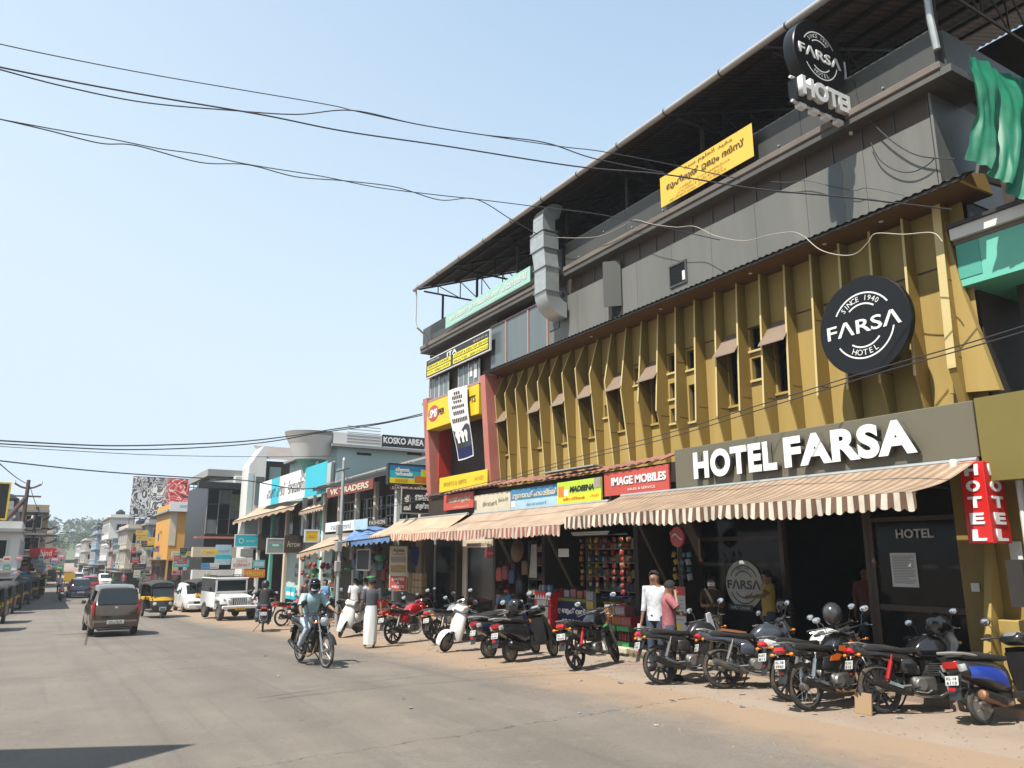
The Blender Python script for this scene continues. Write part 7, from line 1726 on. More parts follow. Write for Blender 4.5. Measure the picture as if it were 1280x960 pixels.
psign('grey metal board with white Malayalam block letters on wire frame', 'Y', 24.4, (503, 611), (548, 642), M_CHARC, [('ബേക്കറി', .62, .70, .55, .34, M_WHITEP, .01, .06), ('കൂൾബാർ', .62, .28, .5, .32, M_WHITEP, .01, .06), ('ടീ', .14, .6, .16, .3, M_WHITEP, .01, .04), ('കോഫി', .14, .22, .18, .26, M_WHITEP, .01, .04)], border=M_WALLGR, bw=.03)
psign('white and blue cloth banner above the blue tarpaulin', 'X', 10.7, (407, 654), (459, 661), M_WHITEP, [('ബാഗ് ഹൗസ്', .4, .5, .5, .6, M_BLUEP)], patches=[(.7, 1, 0, 1, M_SKYP)], cat='banner', name='cloth_banner', t=.02)
psign('small dark sign over the tarpaulin with pale lettering', 'X', 10.75, (460, 650), (484, 656), M_CHARC, [('FASHION', .5, .5, .8, .6, M_CREAM)])
psign('square yellow sign in a white frame over the orange awning', 'Y', 36.0, (383, 664), (397, 676), M_YEL, [('ഓഫർ', .5, .5, .6, .4, M_SIGNRED)], border=M_WHITE, bw=.08)
psign('grey-green landscape sign left of the brown sign', 'Y', 40.5, (335, 674), (354, 691), M_SIGNM[7], patches=[(.1, .9, .35, .7, M_WALLG), (.3, .7, .5, .62, M_WHITEP)], border=M_WHITE, bw=.06)
psign('brown sign with pale letters beside the landscape sign', 'Y', 40.0, (356, 669), (378, 691), M_BROWNP, [('Arrow', .5, .5, .7, .35, M_CREAM)])
psign('sky blue sign with white oval emblem', 'Y', 48.0, (295, 669), (322, 683), M_BLUEP, [('O', .25, .5, .22, .5, M_WHITEP), ('മൊബൈൽ', .68, .5, .4, .25, M_WHITEP)], border=M_WHITE, bw=.06, patches=[(0, 1, 0, 1, M_CYAN)])
psign('brown vertical board right of the sky blue sign', 'Y', 47.0, (323, 667), (335, 688), M_BROWNP)
psign('light blue vertical banner by the dark glass building', 'Y', 55, (270, 681), (288, 706), M_SKYP, [('ബാങ്ക്', .5, .7, .7, .14, M_BLUEP)], patches=[(0, 1, .3, .5, M_CYAN)])
psign('white sign with red lettering under the grey board', 'Y', 50, (290, 697), (315, 711), M_WHITEP, [('KERMAT', .5, .35, .8, .3, M_SIGNRED), ('ടെക്സ്', .5, .75, .5, .25, M_ORANGE)], patches=[])
psign('plain grey board above the white sign', 'Y', 50.2, (301, 686), (316, 696), M_SIGNM[7])
psign('orange red shop sign behind the jeep', 'Y', 44, (306, 712), (331, 722), M_ORANGE, [('FRESH', .5, .5, .8, .5, M_YPRINT)])
psign('teal and white poster by the narrow shop', 'Y', 43, (317, 700), (331, 710), M_WALLG, patches=[(.1, .9, .2, .8, M_SKYP)])
psign('red round topped sign on the far right verge', 'Y', 80, (231, 689), (245, 697), M_SIGNRED, patches=[(.1, .9, .3, .7, M_YPRINT)])
rnd = random.Random(11); SGN = []
def faceY(px): return 57.5 if px > 252 else 74.2 if px > 214 else 90 if px > 186 else 93.5 if px > 162 else 112 if px > 140 else 137 if px > 124 else 180
for k in range(150):
    px = rnd.uniform(108, 262); Y_ = faceY(px) - rnd.uniform(1.5, 11)
    py = rnd.uniform(662, 722) if px < 205 else rnd.uniform(684, 722); s_ = rnd.randrange(10)
    sc_ = min(1.15, (px - 30) / 130)
    wpx, hpx = rnd.uniform(6, 18) * sc_, rnd.uniform(4, 9) * sc_
    if rnd.random() < .2: wpx, hpx = hpx * .8, wpx
    lab = 'small %s sign board on the crowded shopfronts far up the street' % SIGN_N[s_]
    mt2 = M_SIGNM[(s_ + 3) % 10]
    o = psign(lab, 'Y', Y_, (px, py), (px + wpx, py + hpx), M_SIGNM[s_], group='small sign boards far up the street', patches=[(.12, .12 + rnd.uniform(.3, .7), .55, .78, mt2), (.12, .85, .22, .36, M_SIGNM[(s_ + 5) % 10])]); SGN.append((o, px, 'small %s sign board' % SIGN_N[s_]))
relabel(SGN, '%s on the crowded shopfronts far up the street'); SGN = []
for k in range(26):
    px = rnd.uniform(2, 74); Y_ = (50.5 if px < 26 else 67 if px < 60 else 103) - rnd.uniform(.5, 3); py = rnd.uniform(690, 722); s_ = rnd.randrange(10)
    o = psign('small %s sign board on the left shopfronts' % SIGN_N[s_], 'Y', Y_, (px, py), (px + rnd.uniform(5, 12), py + rnd.uniform(4, 8)), M_SIGNM[s_], group='small sign boards on the left', patches=[(.15, .8, .4, .7, M_SIGNM[(s_ + 4) % 10])]); SGN.append((o, px, 'small %s sign board' % SIGN_N[s_]))
relabel(SGN, '%s on the left shopfronts')

# ---- awnings and tarpaulins of the old shops
def plainawn(label, pts, mt, name='awning', cat='awning'):
    """pts: back-left, back-right, front-right, front-left"""
    a, b_, c_, d = pts; o = thing(name, label, cat, d, group='cloth awnings further up the street')
    def S(u, v): p = a.lerp(b_, u).lerp(d.lerp(c_, u), v); p.z -= .12 * math.sin(PI * v) * math.sin(PI * u * 3) ** 2; return p - d
    MB().grid(S, 24, 8).build('canopy', mt, o, 60)
    MB().grid(lambda u, v: S(u, 1) + Vector((0, 0, -.22 * v * (.8 + .2 * math.sin(u * 60)))), 48, 1).build('valance', mt, o, 60)
    MB().tube([c_ - d, Vector((0, 0, 0))], .02, 5).build('front_bar', M_STEEL, o)
    return o
plainawn('faded orange awning over the shop with hanging toys', (onX(412, 672, 11.6), onX(470, 668, 11.6), onX(436, 676, 9.6), onX(371, 692, 9.6)), M_AW3)
M_TARPB = pm('blue_tarp', (.10, .20, .42), .5, var=.2, scale=2, dirt=(.28, .40, .60), dirt_amt=.6)
plainawn('blue tarpaulin stretched out in front of the old shops', (onX(452, 655, 11.3), onX(494, 662, 11.3), onX(487, 670, 9.7), onX(427, 678, 9.7)), M_TARPB, 'tarpaulin', 'tarpaulin')
plainawn('tan awning over the dark upper floor of the banner shops', (onX(335, 628, 12), onX(376, 626, 12), onX(368, 632, 10.5), onX(291, 652, 10.5)), M_AW3)
plainawn('small orange awning over an upper window of the banner shops', (onX(400, 626, 12), onX(412, 622, 12), onX(404, 632, 11), onX(373, 640, 11)), M_AW3)
# ---- lamp pole and the steel poles on the left
q0, q1 = onX(419, 775, 9.3), onX(430, 576, 9.3)
t = thing('lamp_pole', 'grey steel pole in front of the maroon sign, wired at the top', 'pole', (q1.x, q1.y, gz(q1.y)))
q1.z -= gz(q1.y); MB().tube([(0, 0, 0), (0, 0, q1.z)], [.075, .055], 10).build('shaft', M_GALV, t)
MB().tube([(-.05, -.75, q1.z - .35), (-.05, .75, q1.z - .35)], .025, 6).build('crossbar', M_STEEL, t)
for z_, w_ in ((2.6, .28), (3.2, .2), (1.9, .2)): MB().cb(-.15, .05, -w_ / 2, w_ / 2, z_, z_ + .38, .02).build('junction_box', M_WALLGR, t)
MB().lathe([(0, 0), (.05, .02), (.03, .12), (0, .13)], (0, 0, q1.z), (0, 0, 1), 8).build('insulator', M_WHITE, t)
M_RUSTP = pm('rusty_steel', (.085, .05, .04), .7, .2, var=.2, scale=4)
def vpole(label, Y_, base, top, arms, strut=None):
    b_, tp = onY(*base, Y_), onY(*top, Y_); b_.z = gz(Y_)
    t = thing('utility_pole', label, 'pole', b_, group='steel power poles on the left'); tp = tp - b_
    MB().tube([(0, 0, 0), tp], [.16, .11], 8).build('shaft', M_RUSTP, t)
    for f, w_ in arms:
        c_ = tp * f
        for s_ in (-1, 1):
            MB().tube([c_, c_ + Vector((s_ * w_ * .5, 0, .12 * w_)), c_ + Vector((s_ * w_, 0, .42 * w_))], .07, 6).build('cross_arm', M_RUSTP, t)
            MB().lathe([(0, 0), (.07, .03), (.05, .2), (0, .22)], c_ + Vector((s_ * w_, 0, .42 * w_)), (0, 0, 1), 8).build('insulator', M_WALLW, t)
        MB().tube([c_ + Vector((-w_ * 1.1, 0, -.5)), c_ + Vector((w_ * 1.1, 0, -.5))], .06, 5).build('cross_bar', M_RUSTP, t)
    if strut: MB().tube([tp * .86, onY(*strut, Y_) - b_], .14, 8).build('strut', M_RUSTP, t)
    return t
vpole('tallest steel power pole with forked arms and a slanting strut', 60, (16, 742), (36, 600), ((.93, .75), (.66, .5)), (-30, 692))
vpole('second steel power pole with forked arms', 70, (31, 742), (47, 634), ((.84, .9), (.60, .7)))
vpole('third steel power pole carrying bent arms, nearest the road', 84, (46, 740), (58, 656), ((.92, .9), (.72, 1.0), (.5, .9)))
vpole('thin power pole between the other poles', 78, (24, 738), (36, 664), ((.9, .7),))
vpole('far power pole on the right verge by the dark shops', 84, (233, 738), (232, 672), ((.9, .5),))
vpole('far power pole in front of the bluish glass building', 118, (138, 732), (138, 675), ((.9, .6),))
for (lab, px, d0, d1) in (('thin wires running from the tallest steel pole out of the frame', [(36, 606), (22, 598), (0, 580), (-30, 552)], 54, 24), ('thin wires along the left poles to the far right verge', [(36, 604), (52, 645), (75, 662), (108, 672), (138, 680)], 54, 108), ('far wire crossing the street below the hill line', [(60, 676), (90, 678), (120, 676), (150, 672)], 60, 100)):
    wire(lab, px, d0, d1, r=.02)
# orange board ahead
p = onG(85, 738); t = thing('road_board', 'orange warning board standing on the road far ahead', 'board', p)
hb2 = onY(85, 726, p.y).z - p.z; ht2 = onY(85, 716, p.y).z - p.z; ww = onY(92, 720, p.y).x - onY(78, 720, p.y).x
MB().cb(-ww / 2, ww / 2, 0, .05, hb2, ht2, .01).build('panel', M_AUTOY, t); 
for s_ in (-1, 1): MB().tube([(s_ * ww * .4, .08, 0), (s_ * ww * .4, .08, hb2 + .2)], .03, 6).build('leg', M_STEEL, t)
# ---- the wooded hill where the street ends
M_HILL = pm('hill_earth', (.10, .13, .06), .95, var=.3, scale=.05)
def hillz(x, y): return 13 * math.exp(-((x - 12) / 70) ** 2 - ((y - 470) / 90) ** 2) + 3 * math.exp(-((x - 34) / 22) ** 2 - ((y - 450) / 60) ** 2)
MB().grid(lambda u, v: (-260 + 520 * u, 330 + 330 * v, -.5 + hillz(-260 + 520 * u, 330 + 330 * v)), 40, 24).build('hill', M_HILL, None, 60, kind='structure')
M_LEAF = [pm('leaf_a', (.05, .085, .028), .8, var=.35, scale=.4), pm('leaf_b', (.075, .115, .035), .8, var=.35, scale=.4), pm('leaf_c', (.035, .065, .028), .8, var=.35, scale=.4)]
mb = MB(); rnd = random.Random(4)
for k in range(260):
    x, y = rnd.uniform(-60, 75), rnd.uniform(375, 480); zb = hillz(x, y); hgt = rnd.uniform(3, 8); cr = rnd.uniform(2.2, 4.2); mb.mi = rnd.randrange(3)
    mb.tube([(x, y, zb - 1), (x, y, zb + hgt * .6)], .25, 4)
    for j in range(26):
        th, ph = rnd.uniform(0, 2 * PI), rnd.uniform(-1, 1); rr_ = cr * rnd.uniform(.5, 1.0)
        c_ = Vector((x + rr_ * math.cos(th) * math.sqrt(1 - ph * ph), y + rr_ * math.sin(th) * math.sqrt(1 - ph * ph), zb + hgt * .7 + rr_ * ph * .75)); s_ = rnd.uniform(.5, 1.1)
        a_, b_ = Vector((rnd.gauss(0, 1), rnd.gauss(0, 1), rnd.gauss(0, .6))).normalized() * s_, Vector((rnd.gauss(0, 1), rnd.gauss(0, .6), rnd.gauss(0, 1))).normalized() * s_
        mb.quad(c_ - a_, c_ - b_, c_ + a_, c_ + b_)
me = mb.mesh('woodland', M_LEAF, 0); put('woodland', me, None, kind='stuff')
def tree(label, x, y, H, cr, seed, zb=0):
    rnd = random.Random(seed); t = thing('roadside_tree', label, 'tree', (x, y, zb))
    m2 = MB(); m2.tube([(0, 0, -.3), (.1, 0, H * .3), (.0, .15, H * .6)], [.22, .17, .09], 8)
    for k in range(6): a = k * 1.05; m2.tube([(.05, .05, H * (.35 + .04 * k)), (cr * .6 * math.cos(a), cr * .6 * math.sin(a), H * (.65 + .04 * k))], [.09, .03], 5)
    m2.build('trunk', pm('bark', (.12, .085, .06), .9, var=.25, scale=4), t)
    m3 = MB()
    for cl in range(16):
        cx, cy, cz = cr * rnd.uniform(-.75, .75), cr * rnd.uniform(-.75, .75), H * rnd.uniform(.55, .98)
        for j in range(70):
            v = Vector((rnd.gauss(0, 1), rnd.gauss(0, 1), rnd.gauss(0, .7))).normalized() * cr * .38 * rnd.uniform(.5, 1) + Vector((cx, cy, cz)); s_ = rnd.uniform(.10, .22)
            a_, b_ = Vector((rnd.gauss(0, 1), rnd.gauss(0, 1), rnd.gauss(0, .5))).normalized() * s_, Vector((rnd.gauss(0, 1), rnd.gauss(0, 1), rnd.gauss(0, 1))).normalized() * s_
            m3.mi = rnd.randrange(3); m3.quad(v - a_, v - b_, v + a_, v + b_)
    o = put('crown', m3.mesh('crown', M_LEAF, 0), t); o['kind'] = 'stuff'
for i, (px, py, Y_, H, cr, lab) in enumerate(((128, 700, 200, 9, 4, 'leafy tree over the last shops on the right'), (66, 700, 220, 8, 4, 'leafy tree behind the far left shops'), (112, 700, 260, 11, 5, 'tall tree at the foot of the wooded hill'))):
    q = onY(px, py, Y_); tree(lab, q.x, Y_, H, cr, 20 + i, gz(Y_))

# ---- humid air that pales the far end of the street
hz = bpy.data.materials.new('haze'); hz.use_nodes = True; hz.node_tree.nodes.clear()
_o = hz.node_tree.nodes.new('ShaderNodeOutputMaterial'); _v = hz.node_tree.nodes.new('ShaderNodeVolumePrincipled')
_v.inputs['Color'].default_value = (.86, .93, 1.0, 1); _v.inputs['Density'].default_value = 0.0006; _v.inputs['Anisotropy'].default_value = 0.0
hz.node_tree.links.new(_v.outputs[0], _o.inputs['Volume'])
MB().bb(-720, 720, -80, 1220, -3.2, 36).build('haze', hz, None, 0, kind='stuff')
# ================================================================ what stands in the shops under the awnings
PK = [pm('pack_%s' % n, tuple(q * .52 + .01 for q in c), .45, var=.5, scale=18, spec=.4) for n, c in (('orange', (.72, .22, .03)), ('red', (.62, .04, .03)), ('yellow', (.80, .55, .05)), ('green', (.06, .38, .10)), ('blue', (.06, .20, .55)), ('silver', (.55, .55, .55)), ('brown', (.25, .11, .05)), ('pink', (.65, .20, .26)), ('white', (.70, .69, .66)), ('cyan', (.10, .50, .60)))]
PKN = ['orange', 'red', 'yellow', 'green', 'blue', 'silver', 'brown', 'pink', 'white', 'cyan']
_pk = {}
def pack_mesh(i, w_=.11, h_=.13):
    k = (i, w_)
    if k not in _pk:
        def S(u, v):
            b = math.sin(PI * u) * math.sin(PI * v); return ((u - .5) * w_, -.022 * b ** .5, (v - .5) * h_)
        mb = MB(); mb.grid(S, 5, 5); mb.grid(lambda u, v: (S(u, v)[0], -S(u, v)[1], S(u, v)[2]), 5, 5)
        _pk[k] = mb.mesh('packet', PK[i], 60)
    return _pk[k]
rnd = random.Random(3)
def string(x, y, ztop, n, cols, k):
    c0 = PKN[cols[0]]
    t = thing('packet_string', 'hanging strip of %s snack packets, number of strips deep in the store front' % c0, 'packets', (x, y, ztop), group='strips of snack packets hung in the store')
    MB().tube([(0, 0, 0), (0, 0, -.145 * n)], .004, 4).build('cord', M_STEEL, t)
    for j in range(n):
        p = put('packet', pack_mesh(cols[j % len(cols)]), t); p.location = (rnd.uniform(-.012, .012), rnd.uniform(-.012, .012), -.09 - .145 * j); p.rotation_euler = (rnd.uniform(-.3, .3), rnd.uniform(-.35, .35), -PI / 2 + .7 + rnd.uniform(-.9, .9)); q_ = rnd.uniform(.6, 1.0); p.scale = (q_, 1, q_ * rnd.uniform(.8, 1.1)); p.location.y += rnd.uniform(-.03, .03)
    return t
specs = [(15.40, 8, (0, 0, 2)), (15.24, 9, (2, 3, 0, 6)), (15.10, 9, (3, 2, 6, 5)), (14.95, 9, (6, 1, 2)), (14.82, 9, (2, 6, 1, 8)), (14.66, 8, (8, 5, 6)), (14.45, 8, (1, 6)), (14.30, 8, (8, 5, 8)), (14.20, 7, (1, 0)), (14.06, 9, (0, 1)), (13.90, 9, (1, 6, 1)), (13.78, 8, (6, 6, 1)), (13.66, 10, (0, 1, 6))]
pos_w = ['leftmost', 'second', 'third', 'fourth', 'fifth', 'sixth', 'seventh', 'eighth', 'ninth', 'tenth', 'eleventh', 'twelfth', 'rightmost']
for k, (y, n, cols) in enumerate(specs):
    t = string(11.22 + .12 * (k % 2), y, 2.46, n, cols, k); t['label'] = '%s hanging strip of snack packets in the store, mostly %s' % (pos_w[k], PKN[cols[0]])
MB().tube([(11.2, 15.55, 2.48), (11.2, 13.6, 2.48)], .015, 5).build('hanging_rail', M_STEEL, None, label='dark rail from which the snack packets hang', cat='rail')
t = thing('tube_lamp', 'white tube lamp fitting over the hanging packets', 'lamp', (11.0, 14.1, 2.50)); MB().tube([(0, 0, 0), (0, 1.35, 0)], .02, 8).build('tube', M_WHITEP, t); MB().bb(-.03, .03, -.03, 1.38, .02, .06).build('batten', M_WHITE, t, 0)
# wall shelves of the store with rows of boxes
def shelf_unit(label, X0, y0, y1, zs, seed, dens=.9, depth=.3, group='stocked shelves in the shops', z0=.14):
    t = thing('stock_shelf', label, 'shelf', (X0, y0, z0), group=group); rn = random.Random(seed); L = y1 - y0
    for z in zs: MB().bb(0, depth, 0, L, z - .02, z).build('board', M_WALLC, t, 0)
    for y in (0, L): MB().bb(0, depth, y - .02, y + .02, 0, zs[-1] + .3).build('upright', M_WALLGR, t, 0)
    for z in zs:
        y = .05
        while y < L - .12:
            w_ = rn.uniform(.07, .16); h_ = rn.uniform(.12, .27); i = rn.randrange(10)
            if rn.random() < dens: MB().bb(.0, rn.uniform(.1, .2), y, min(y + w_, L - .03), z + .001, z + h_).build('box', PK[i], t, 0)
            y += w_ + .012
    return t
shelf_unit('tall stocked shelf along the back of the general store', 12.6, 13.7, 17.1, (.3, .65, 1.0, 1.35, 1.7, 2.05), 1)
shelf_unit('stocked shelf behind the bags of the middle shop', 12.4, 17.5, 19.7, (.4, .8, 1.2, 1.6, 2.0), 2)
shelf_unit('stocked shelf inside the mobile shop', 12.5, 20.2, 22.1, (.5, .9, 1.3, 1.7, 2.1), 5)
shelf_unit('stocked shelf inside the far glass shop of the hotel building', 12.5, 22.6, 24.5, (.5, .9, 1.3, 1.7, 2.1), 6)
shelf_unit('stocked shelf in the passage beside the hotel window', 12.6, 12.3, 13.4, (.5, .9, 1.3, 1.7, 2.0), 7)
# counter with the blue Malayalam board
t = thing('shop_counter', 'long store counter with olive edge', 'counter', (11.25, 15.05, .14)); MB().cb(0, .55, 0, 1.95, 0, .78, .01).build('body', M_INTB, t); MB().cb(-.02, .57, -.02, 1.97, .78, .86, .01).build('top', pm('olive_edge', (.16, .17, .03), .6), t); MB().bb(-.015, 0, 0, 1.95, .0, .09).build('base_strip', pm('olive_edge', (.16, .17, .03)), t, 0)
fsign('dark blue counter board with white Malayalam lettering', 11.22, (16.95, 15.12, .26, .88), M_NAVY, [('ആയുഷ് വൻ', .55, .70, .72, .28, M_WHITEP, .004, .05), ('ശേഖരം', .62, .27, .5, .26, M_WHITEP, .004, .05)], t=.02)
for k in range(6):
    i = (7, 1, 8, 7, 0, 1)[k]; MB().cb(-.09, .09, -.11, .11, 0, .17 + .03 * (k % 2), .008).build('sweet_box', PK[i], None, 0, loc=(11.42, 16.8 - .28 * k, 1.003), label='%s sweet box on the counter, %s from the left' % (PKN[i], ['first', 'second', 'third', 'fourth', 'fifth', 'sixth'][k]), cat='box', group='boxes on the store counter')
t = thing('magazine_rack', 'narrow rack of magazines at the end of the counter', 'rack', (11.1, 14.86, .14)); MB().bb(.06, .1, -.02, .30, 0, 1.05).build('back', M_WALLGR, t, 0)
for k in range(5): MB().bb(.02 - .0 * k, .05, .0, .27, .06 + k * .2, .23 + k * .2).build('magazine', PK[(8, 1, 8, 2, 5)[k]], t, 0)
t = thing('snack_stand', 'low display of orange snack packets below the hanging strips', 'display stand', (11.15, 13.95, .14)); MB().bb(.1, .5, 0, .85, 0, .45).build('plinth', M_WALLG, t, 0)
for r_ in range(3):
    for k in range(7):
        p = put('packet', pack_mesh((0, 2, 0, 1, 6, 0, 2)[(k + r_) % 7]), t); p.location = (.08 + .07 * r_, .07 + k * .118, .53 + .12 * r_); p.rotation_euler = (.3, 0, -PI / 2)
MB().bb(.08, .5, 0, .9, .95, .97).build('blue_shelf', M_NAVY, t, 0)
# stacked crates and carton
M_CRG = pm('crate_green', (.03, .30, .07), .5, var=.15, scale=5)
def crate(label, p, cols, lid=True):
    t = thing('bottle_crate', label, 'crate', p, 0, 'crates stacked before the store')
    for (a, b_, c_, d) in ((-.15, .15, -.2, -.185), (-.15, .15, .185, .2), (-.15, -.135, -.185, .185), (.135, .15, -.185, .185)): MB().bb(a, b_, c_, d, 0, .09).build('side', M_CRG if lid else M_SIGNM[8], t, 0)
    for i in range(3):
        for j in range(4): MB().lathe([(0, .01), (.034, .01), (.034, .2), (.014, .26), (.014, .30), (0, .30)], (-.09 + i * .09, -.138 + j * .092, 0), (0, 0, 1), 8).build('bottle', PK[cols[(i + j) % len(cols)]], t)
    if lid: MB().cb(-.155, .155, -.205, .205, .305, .40, .01).build('lid', M_CRG, t)
    return t
crate('left green-lidded crate of red bottles on the white slab', (10.95, 13.88, .14), (1, 6, 5))
crate('right green-lidded crate of red bottles on the white slab', (10.95, 13.42, .14), (6, 1, 1))
for k, (dy, z, cols, lab) in enumerate(((13.98, .545, (0, 1), 'orange carton, left one on the green-lidded crates'), (13.62, .545, (6, 0), 'brown carton, middle one on the green-lidded crates'), (13.30, .545, (1, 7), 'red carton, right one on the green-lidded crates'), (13.86, .755, (8, 0), 'pale carton, upper left one on the crates'), (13.5, .755, (7, 8), 'pink carton, upper right one on the crates'))):
    o = MB().cb(-.15, .15, -.165, .165, 0, .20, .006).build('carton', PK[cols[0]], None, 0, loc=(10.95, dy, z), label=lab, cat='carton', group='cartons stacked before the store')
    for j in range(3): MB().bb(-.153, -.1505, -.14 + j * .1, -.06 + j * .1, .04, .16).build('label_print', PK[cols[1]], o, 0)
MB().cb(10.62, 11.2, 13.1, 15.0, .02, .135, .015).build('stone_slab', M_WALLC, None, label='pale stone slab step before the stacked crates', cat='slab')
paper('small white paper hanging over the store counter', 11.15, (16.3, 15.85, 1.98, 2.18), 4)
# red and white display rack
t = thing('display_rack', 'red and white display rack with bottles on top', 'display rack', (11.0, 16.45, .14)); MB().cb(0, .35, 0, .75, 0, .98, .01).build('cabinet', M_SIGNRED, t); MB().bb(-.006, -.001, .12, .62, .38, .78).build('white_panel', M_STICK, t, 0)
for k in range(6):
    MB().prism([(.02 + .12 * k, .80), (.13 + .12 * k, .80), (.075 + .12 * k, .92)], lambda u, v, d: (d, u, v), -.006, -.001).build('white_point', M_WHITEP, t, 0); MB().prism([(.02 + .12 * k, .24), (.13 + .12 * k, .24), (.075 + .12 * k, .36)], lambda u, v, d: (d, u, v), -.006, -.001).build('white_point', M_WHITEP, t, 0)
for k in range(5): MB().lathe([(0, 0), (.045, 0), (.045, .12), (.02, .17), (0, .17)], (.12, .1 + .13 * k, .981), (0, 0, 1), 10).build('bottle', PK[(4, 8, 4, 8, 5)[k]], t)
# bag shop
M_BAG = [pm('bag_%s' % n, c, .6, var=.2, scale=6) for n, c in (('maroon', (.22, .03, .03)), ('black', (.025, .025, .03)), ('brown', (.16, .08, .045)), ('red', (.40, .04, .04)), ('navy', (.03, .05, .16)))]
for k, (y, z, i, lab) in enumerate(((19.6, 1.5, 3, 'red bag, upper left in the bag shop'), (19.25, 1.55, 0, 'maroon bag, upper middle in the bag shop'), (18.9, 1.45, 4, 'navy bag, upper right in the bag shop'), (19.6, .85, 0, 'maroon bag, lower left in the bag shop'), (19.2, .9, 3, 'red bag, lower middle in the bag shop'), (18.85, .8, 2, 'brown bag, lower right in the bag shop'), (18.5, 1.2, 1, 'black bag beside the hanging white cloth'), (18.2, 1.7, 2, 'brown bag high beside the round hat'))):
    t = thing('hanging_bag', lab, 'bag', (11.4, y, z), group='bags hung in the bag shop'); MB().slab([(-.15, -.2), (.15, -.2), (.17, .05), (.12, .18), (-.12, .18), (-.17, .05)], lambda u, v, d: (d, u, v), .08, .04).build('bag', M_BAG[i], t, 50); MB().tube([(0, -.08, .17), (0, -.06, .33), (0, .06, .33), (0, .08, .17)], .01, 5).build('strap', M_BAG[i], t)
t = thing('round_basket', 'round brown wicker basket hung under the awning edge', 'basket', (11.1, 18.2, 2.14)); MB().lathe([(0, .12), (.12, .12), (.2, .07), (.30, .0), (.31, -.02), (.24, .03), (.1, .08), (0, .08)], (0, 0, 0), (-1, 0, .15), 26).build('weave', M_BAG[2], t, 50)
for k in range(2): MB().lathe([(.29 - .08 * k, -.012 + .03 * k), (.30 - .08 * k, .0 + .03 * k)], (-.02, 0, 0), (-1, 0, .15), 26).build('rim', M_CARD, t)
t = thing('hanging_cloth', 'long white cloth hung at the bag shop post', 'cloth', (11.1, 17.4, 2.3)); MB().grid(lambda u, v: (.04 * math.sin(u * 12), -.17 + .34 * u * (.6 + .4 * v), -.85 * v), 10, 6).build('cloth', M_STICK, t, 60)
# mobile shop front: frame, glass, counter of goods, red sign
t = thing('glass_shopfront', 'pale framed glass shopfront of the mobile shop', 'shopfront', (0, 0, 0))
for (y0, y1, z0, z1) in ((22.0, 22.3, .14, 2.6), (20.05, 20.2, .14, 2.6), (20.2, 22.0, 2.3, 2.62)): MB().bb(11.55, 11.66, y0, y1, z0, z1).build('frame', M_CREAM, t, 0)
MB().bb(11.6, 11.61, 20.2, 22.0, .14, 2.3).build('glass', pm('shop_glass_clear', (.03, .033, .03), .1, var=.2, trans=.85, spec=.12), t, 0)
MB().bb(11.62, 11.66, 20.25, 21.95, .14, .9).build('lower_panel', pm('olive_panel_dark', (.05, .055, .03), .6), t, 0)
for k in range(12): MB().bb(11.68, 11.74, 20.35 + k * .13, 20.43 + k * .13, 1.35, 1.45 + .12 * rnd.random()).build('display_item', PK[(8, 9, 5, 8)[k % 4]], t, 0)
psign('small dark red sign on the mobile shop glass', 'X', 11.5, (606, 685), (624, 698), M_BROWNR, patches=[(.2, .8, .4, .6, M_SIGNRED)])
psign('cream lintel sign with red Malayalam lettering under the awning', 'X', 11.5, (583, 676), (614, 684), M_CREAM, [('മൊബൈൽ വേൾഡ്', .5, .5, .85, .6, M_BROWNR)])
t = thing('dark_shopfront', 'dark glass shopfront with pale posts at the far end of the hotel building', 'shopfront', (0, 0, 0))
for y in (22.45, 24.2): MB().bb(11.5, 11.6, y, y + .1, .14, 2.9).build('frame', M_WALLGR, t, 0)
MB().bb(11.54, 11.55, 22.55, 24.2, .14, 2.9).build('glass', M_GLASSD, t, 0)
MB().cb(11.3, 11.62, 24.9, 25.35, -.5, 3.2, .02).build('masonry_pillar', M_WALLT, None, label='beige square pillar between the dark shopfront and the date stall', cat='pillar')
o = thing('pillar_lettering', 'white vertical letters on the black edge of the pillar', 'lettering', (11.4, 24.86, 1.2)); MB().bb(-.0, .06, -.20, .03, -.75, .55).build('backing', M_BLACKP, o, 0)
for k, ch in enumerate('ALSOE'): put('letter', text_fit(ch, .14, .17, M_WHITEP, .004, .03), o, M=frame_X(-.008, -.085, .38 - k * .23))
# date stall
t = thing('standee', 'tall leaning DATES & NUTS stand with cream top and maroon foot', 'stand', M=frame_A(onX(487, 738, 10.3), 35, -4)); wS, hS = .62, 1.5
t.matrix_local = frame_A(onX(486, 739, 10.3), 35, 3)
MB().cb(0, wS, 0, hS, -.05, 0, .01).build('board', M_CREAM, t, 0); MB().bb(.02, wS - .02, .03, .50, .001, .006).build('maroon_panel', M_MOBRED, t, 0)
for k, (tx, yy_) in enumerate((('DATES', .40), ('&', .28), ('NUTS', .15))): put('lettering', text_fit(tx, .10 if tx == '&' else .42, .09, M_WHITEP, 0, .04), t, loc=(wS / 2, yy_, .01))
MB().bb(.08, wS - .08, 1.22, 1.24, .001, .004).build('printed_line', M_INK, t, 0); put('lettering', text_fit('Ajwa', .4, .16, M_INK, 0, .02), t, loc=(wS / 2, 1.34, .006))
MB().bb(.05, wS - .05, .62, .86, .001, .005).build('food_picture', pm('date_picture', (.45, .30, .12), .6, var=.5, scale=14), t, 0); MB().bb(.05, wS - .05, .95, 1.15, .001, .005).build('pale_picture', M_TAUPE, t, 0)
o = thing('hanging_cloth', 'dark navy cloth hung beside the leaning stand', 'cloth', onX(511, 682, 10.9)); MB().grid(lambda u, v: (.06 * math.sin(u * 7 + v * 3), -.75 * u, -.75 * v * (.5 + .5 * u) - .05 * u), 10, 8).build('cloth', M_NAVY, o, 60)
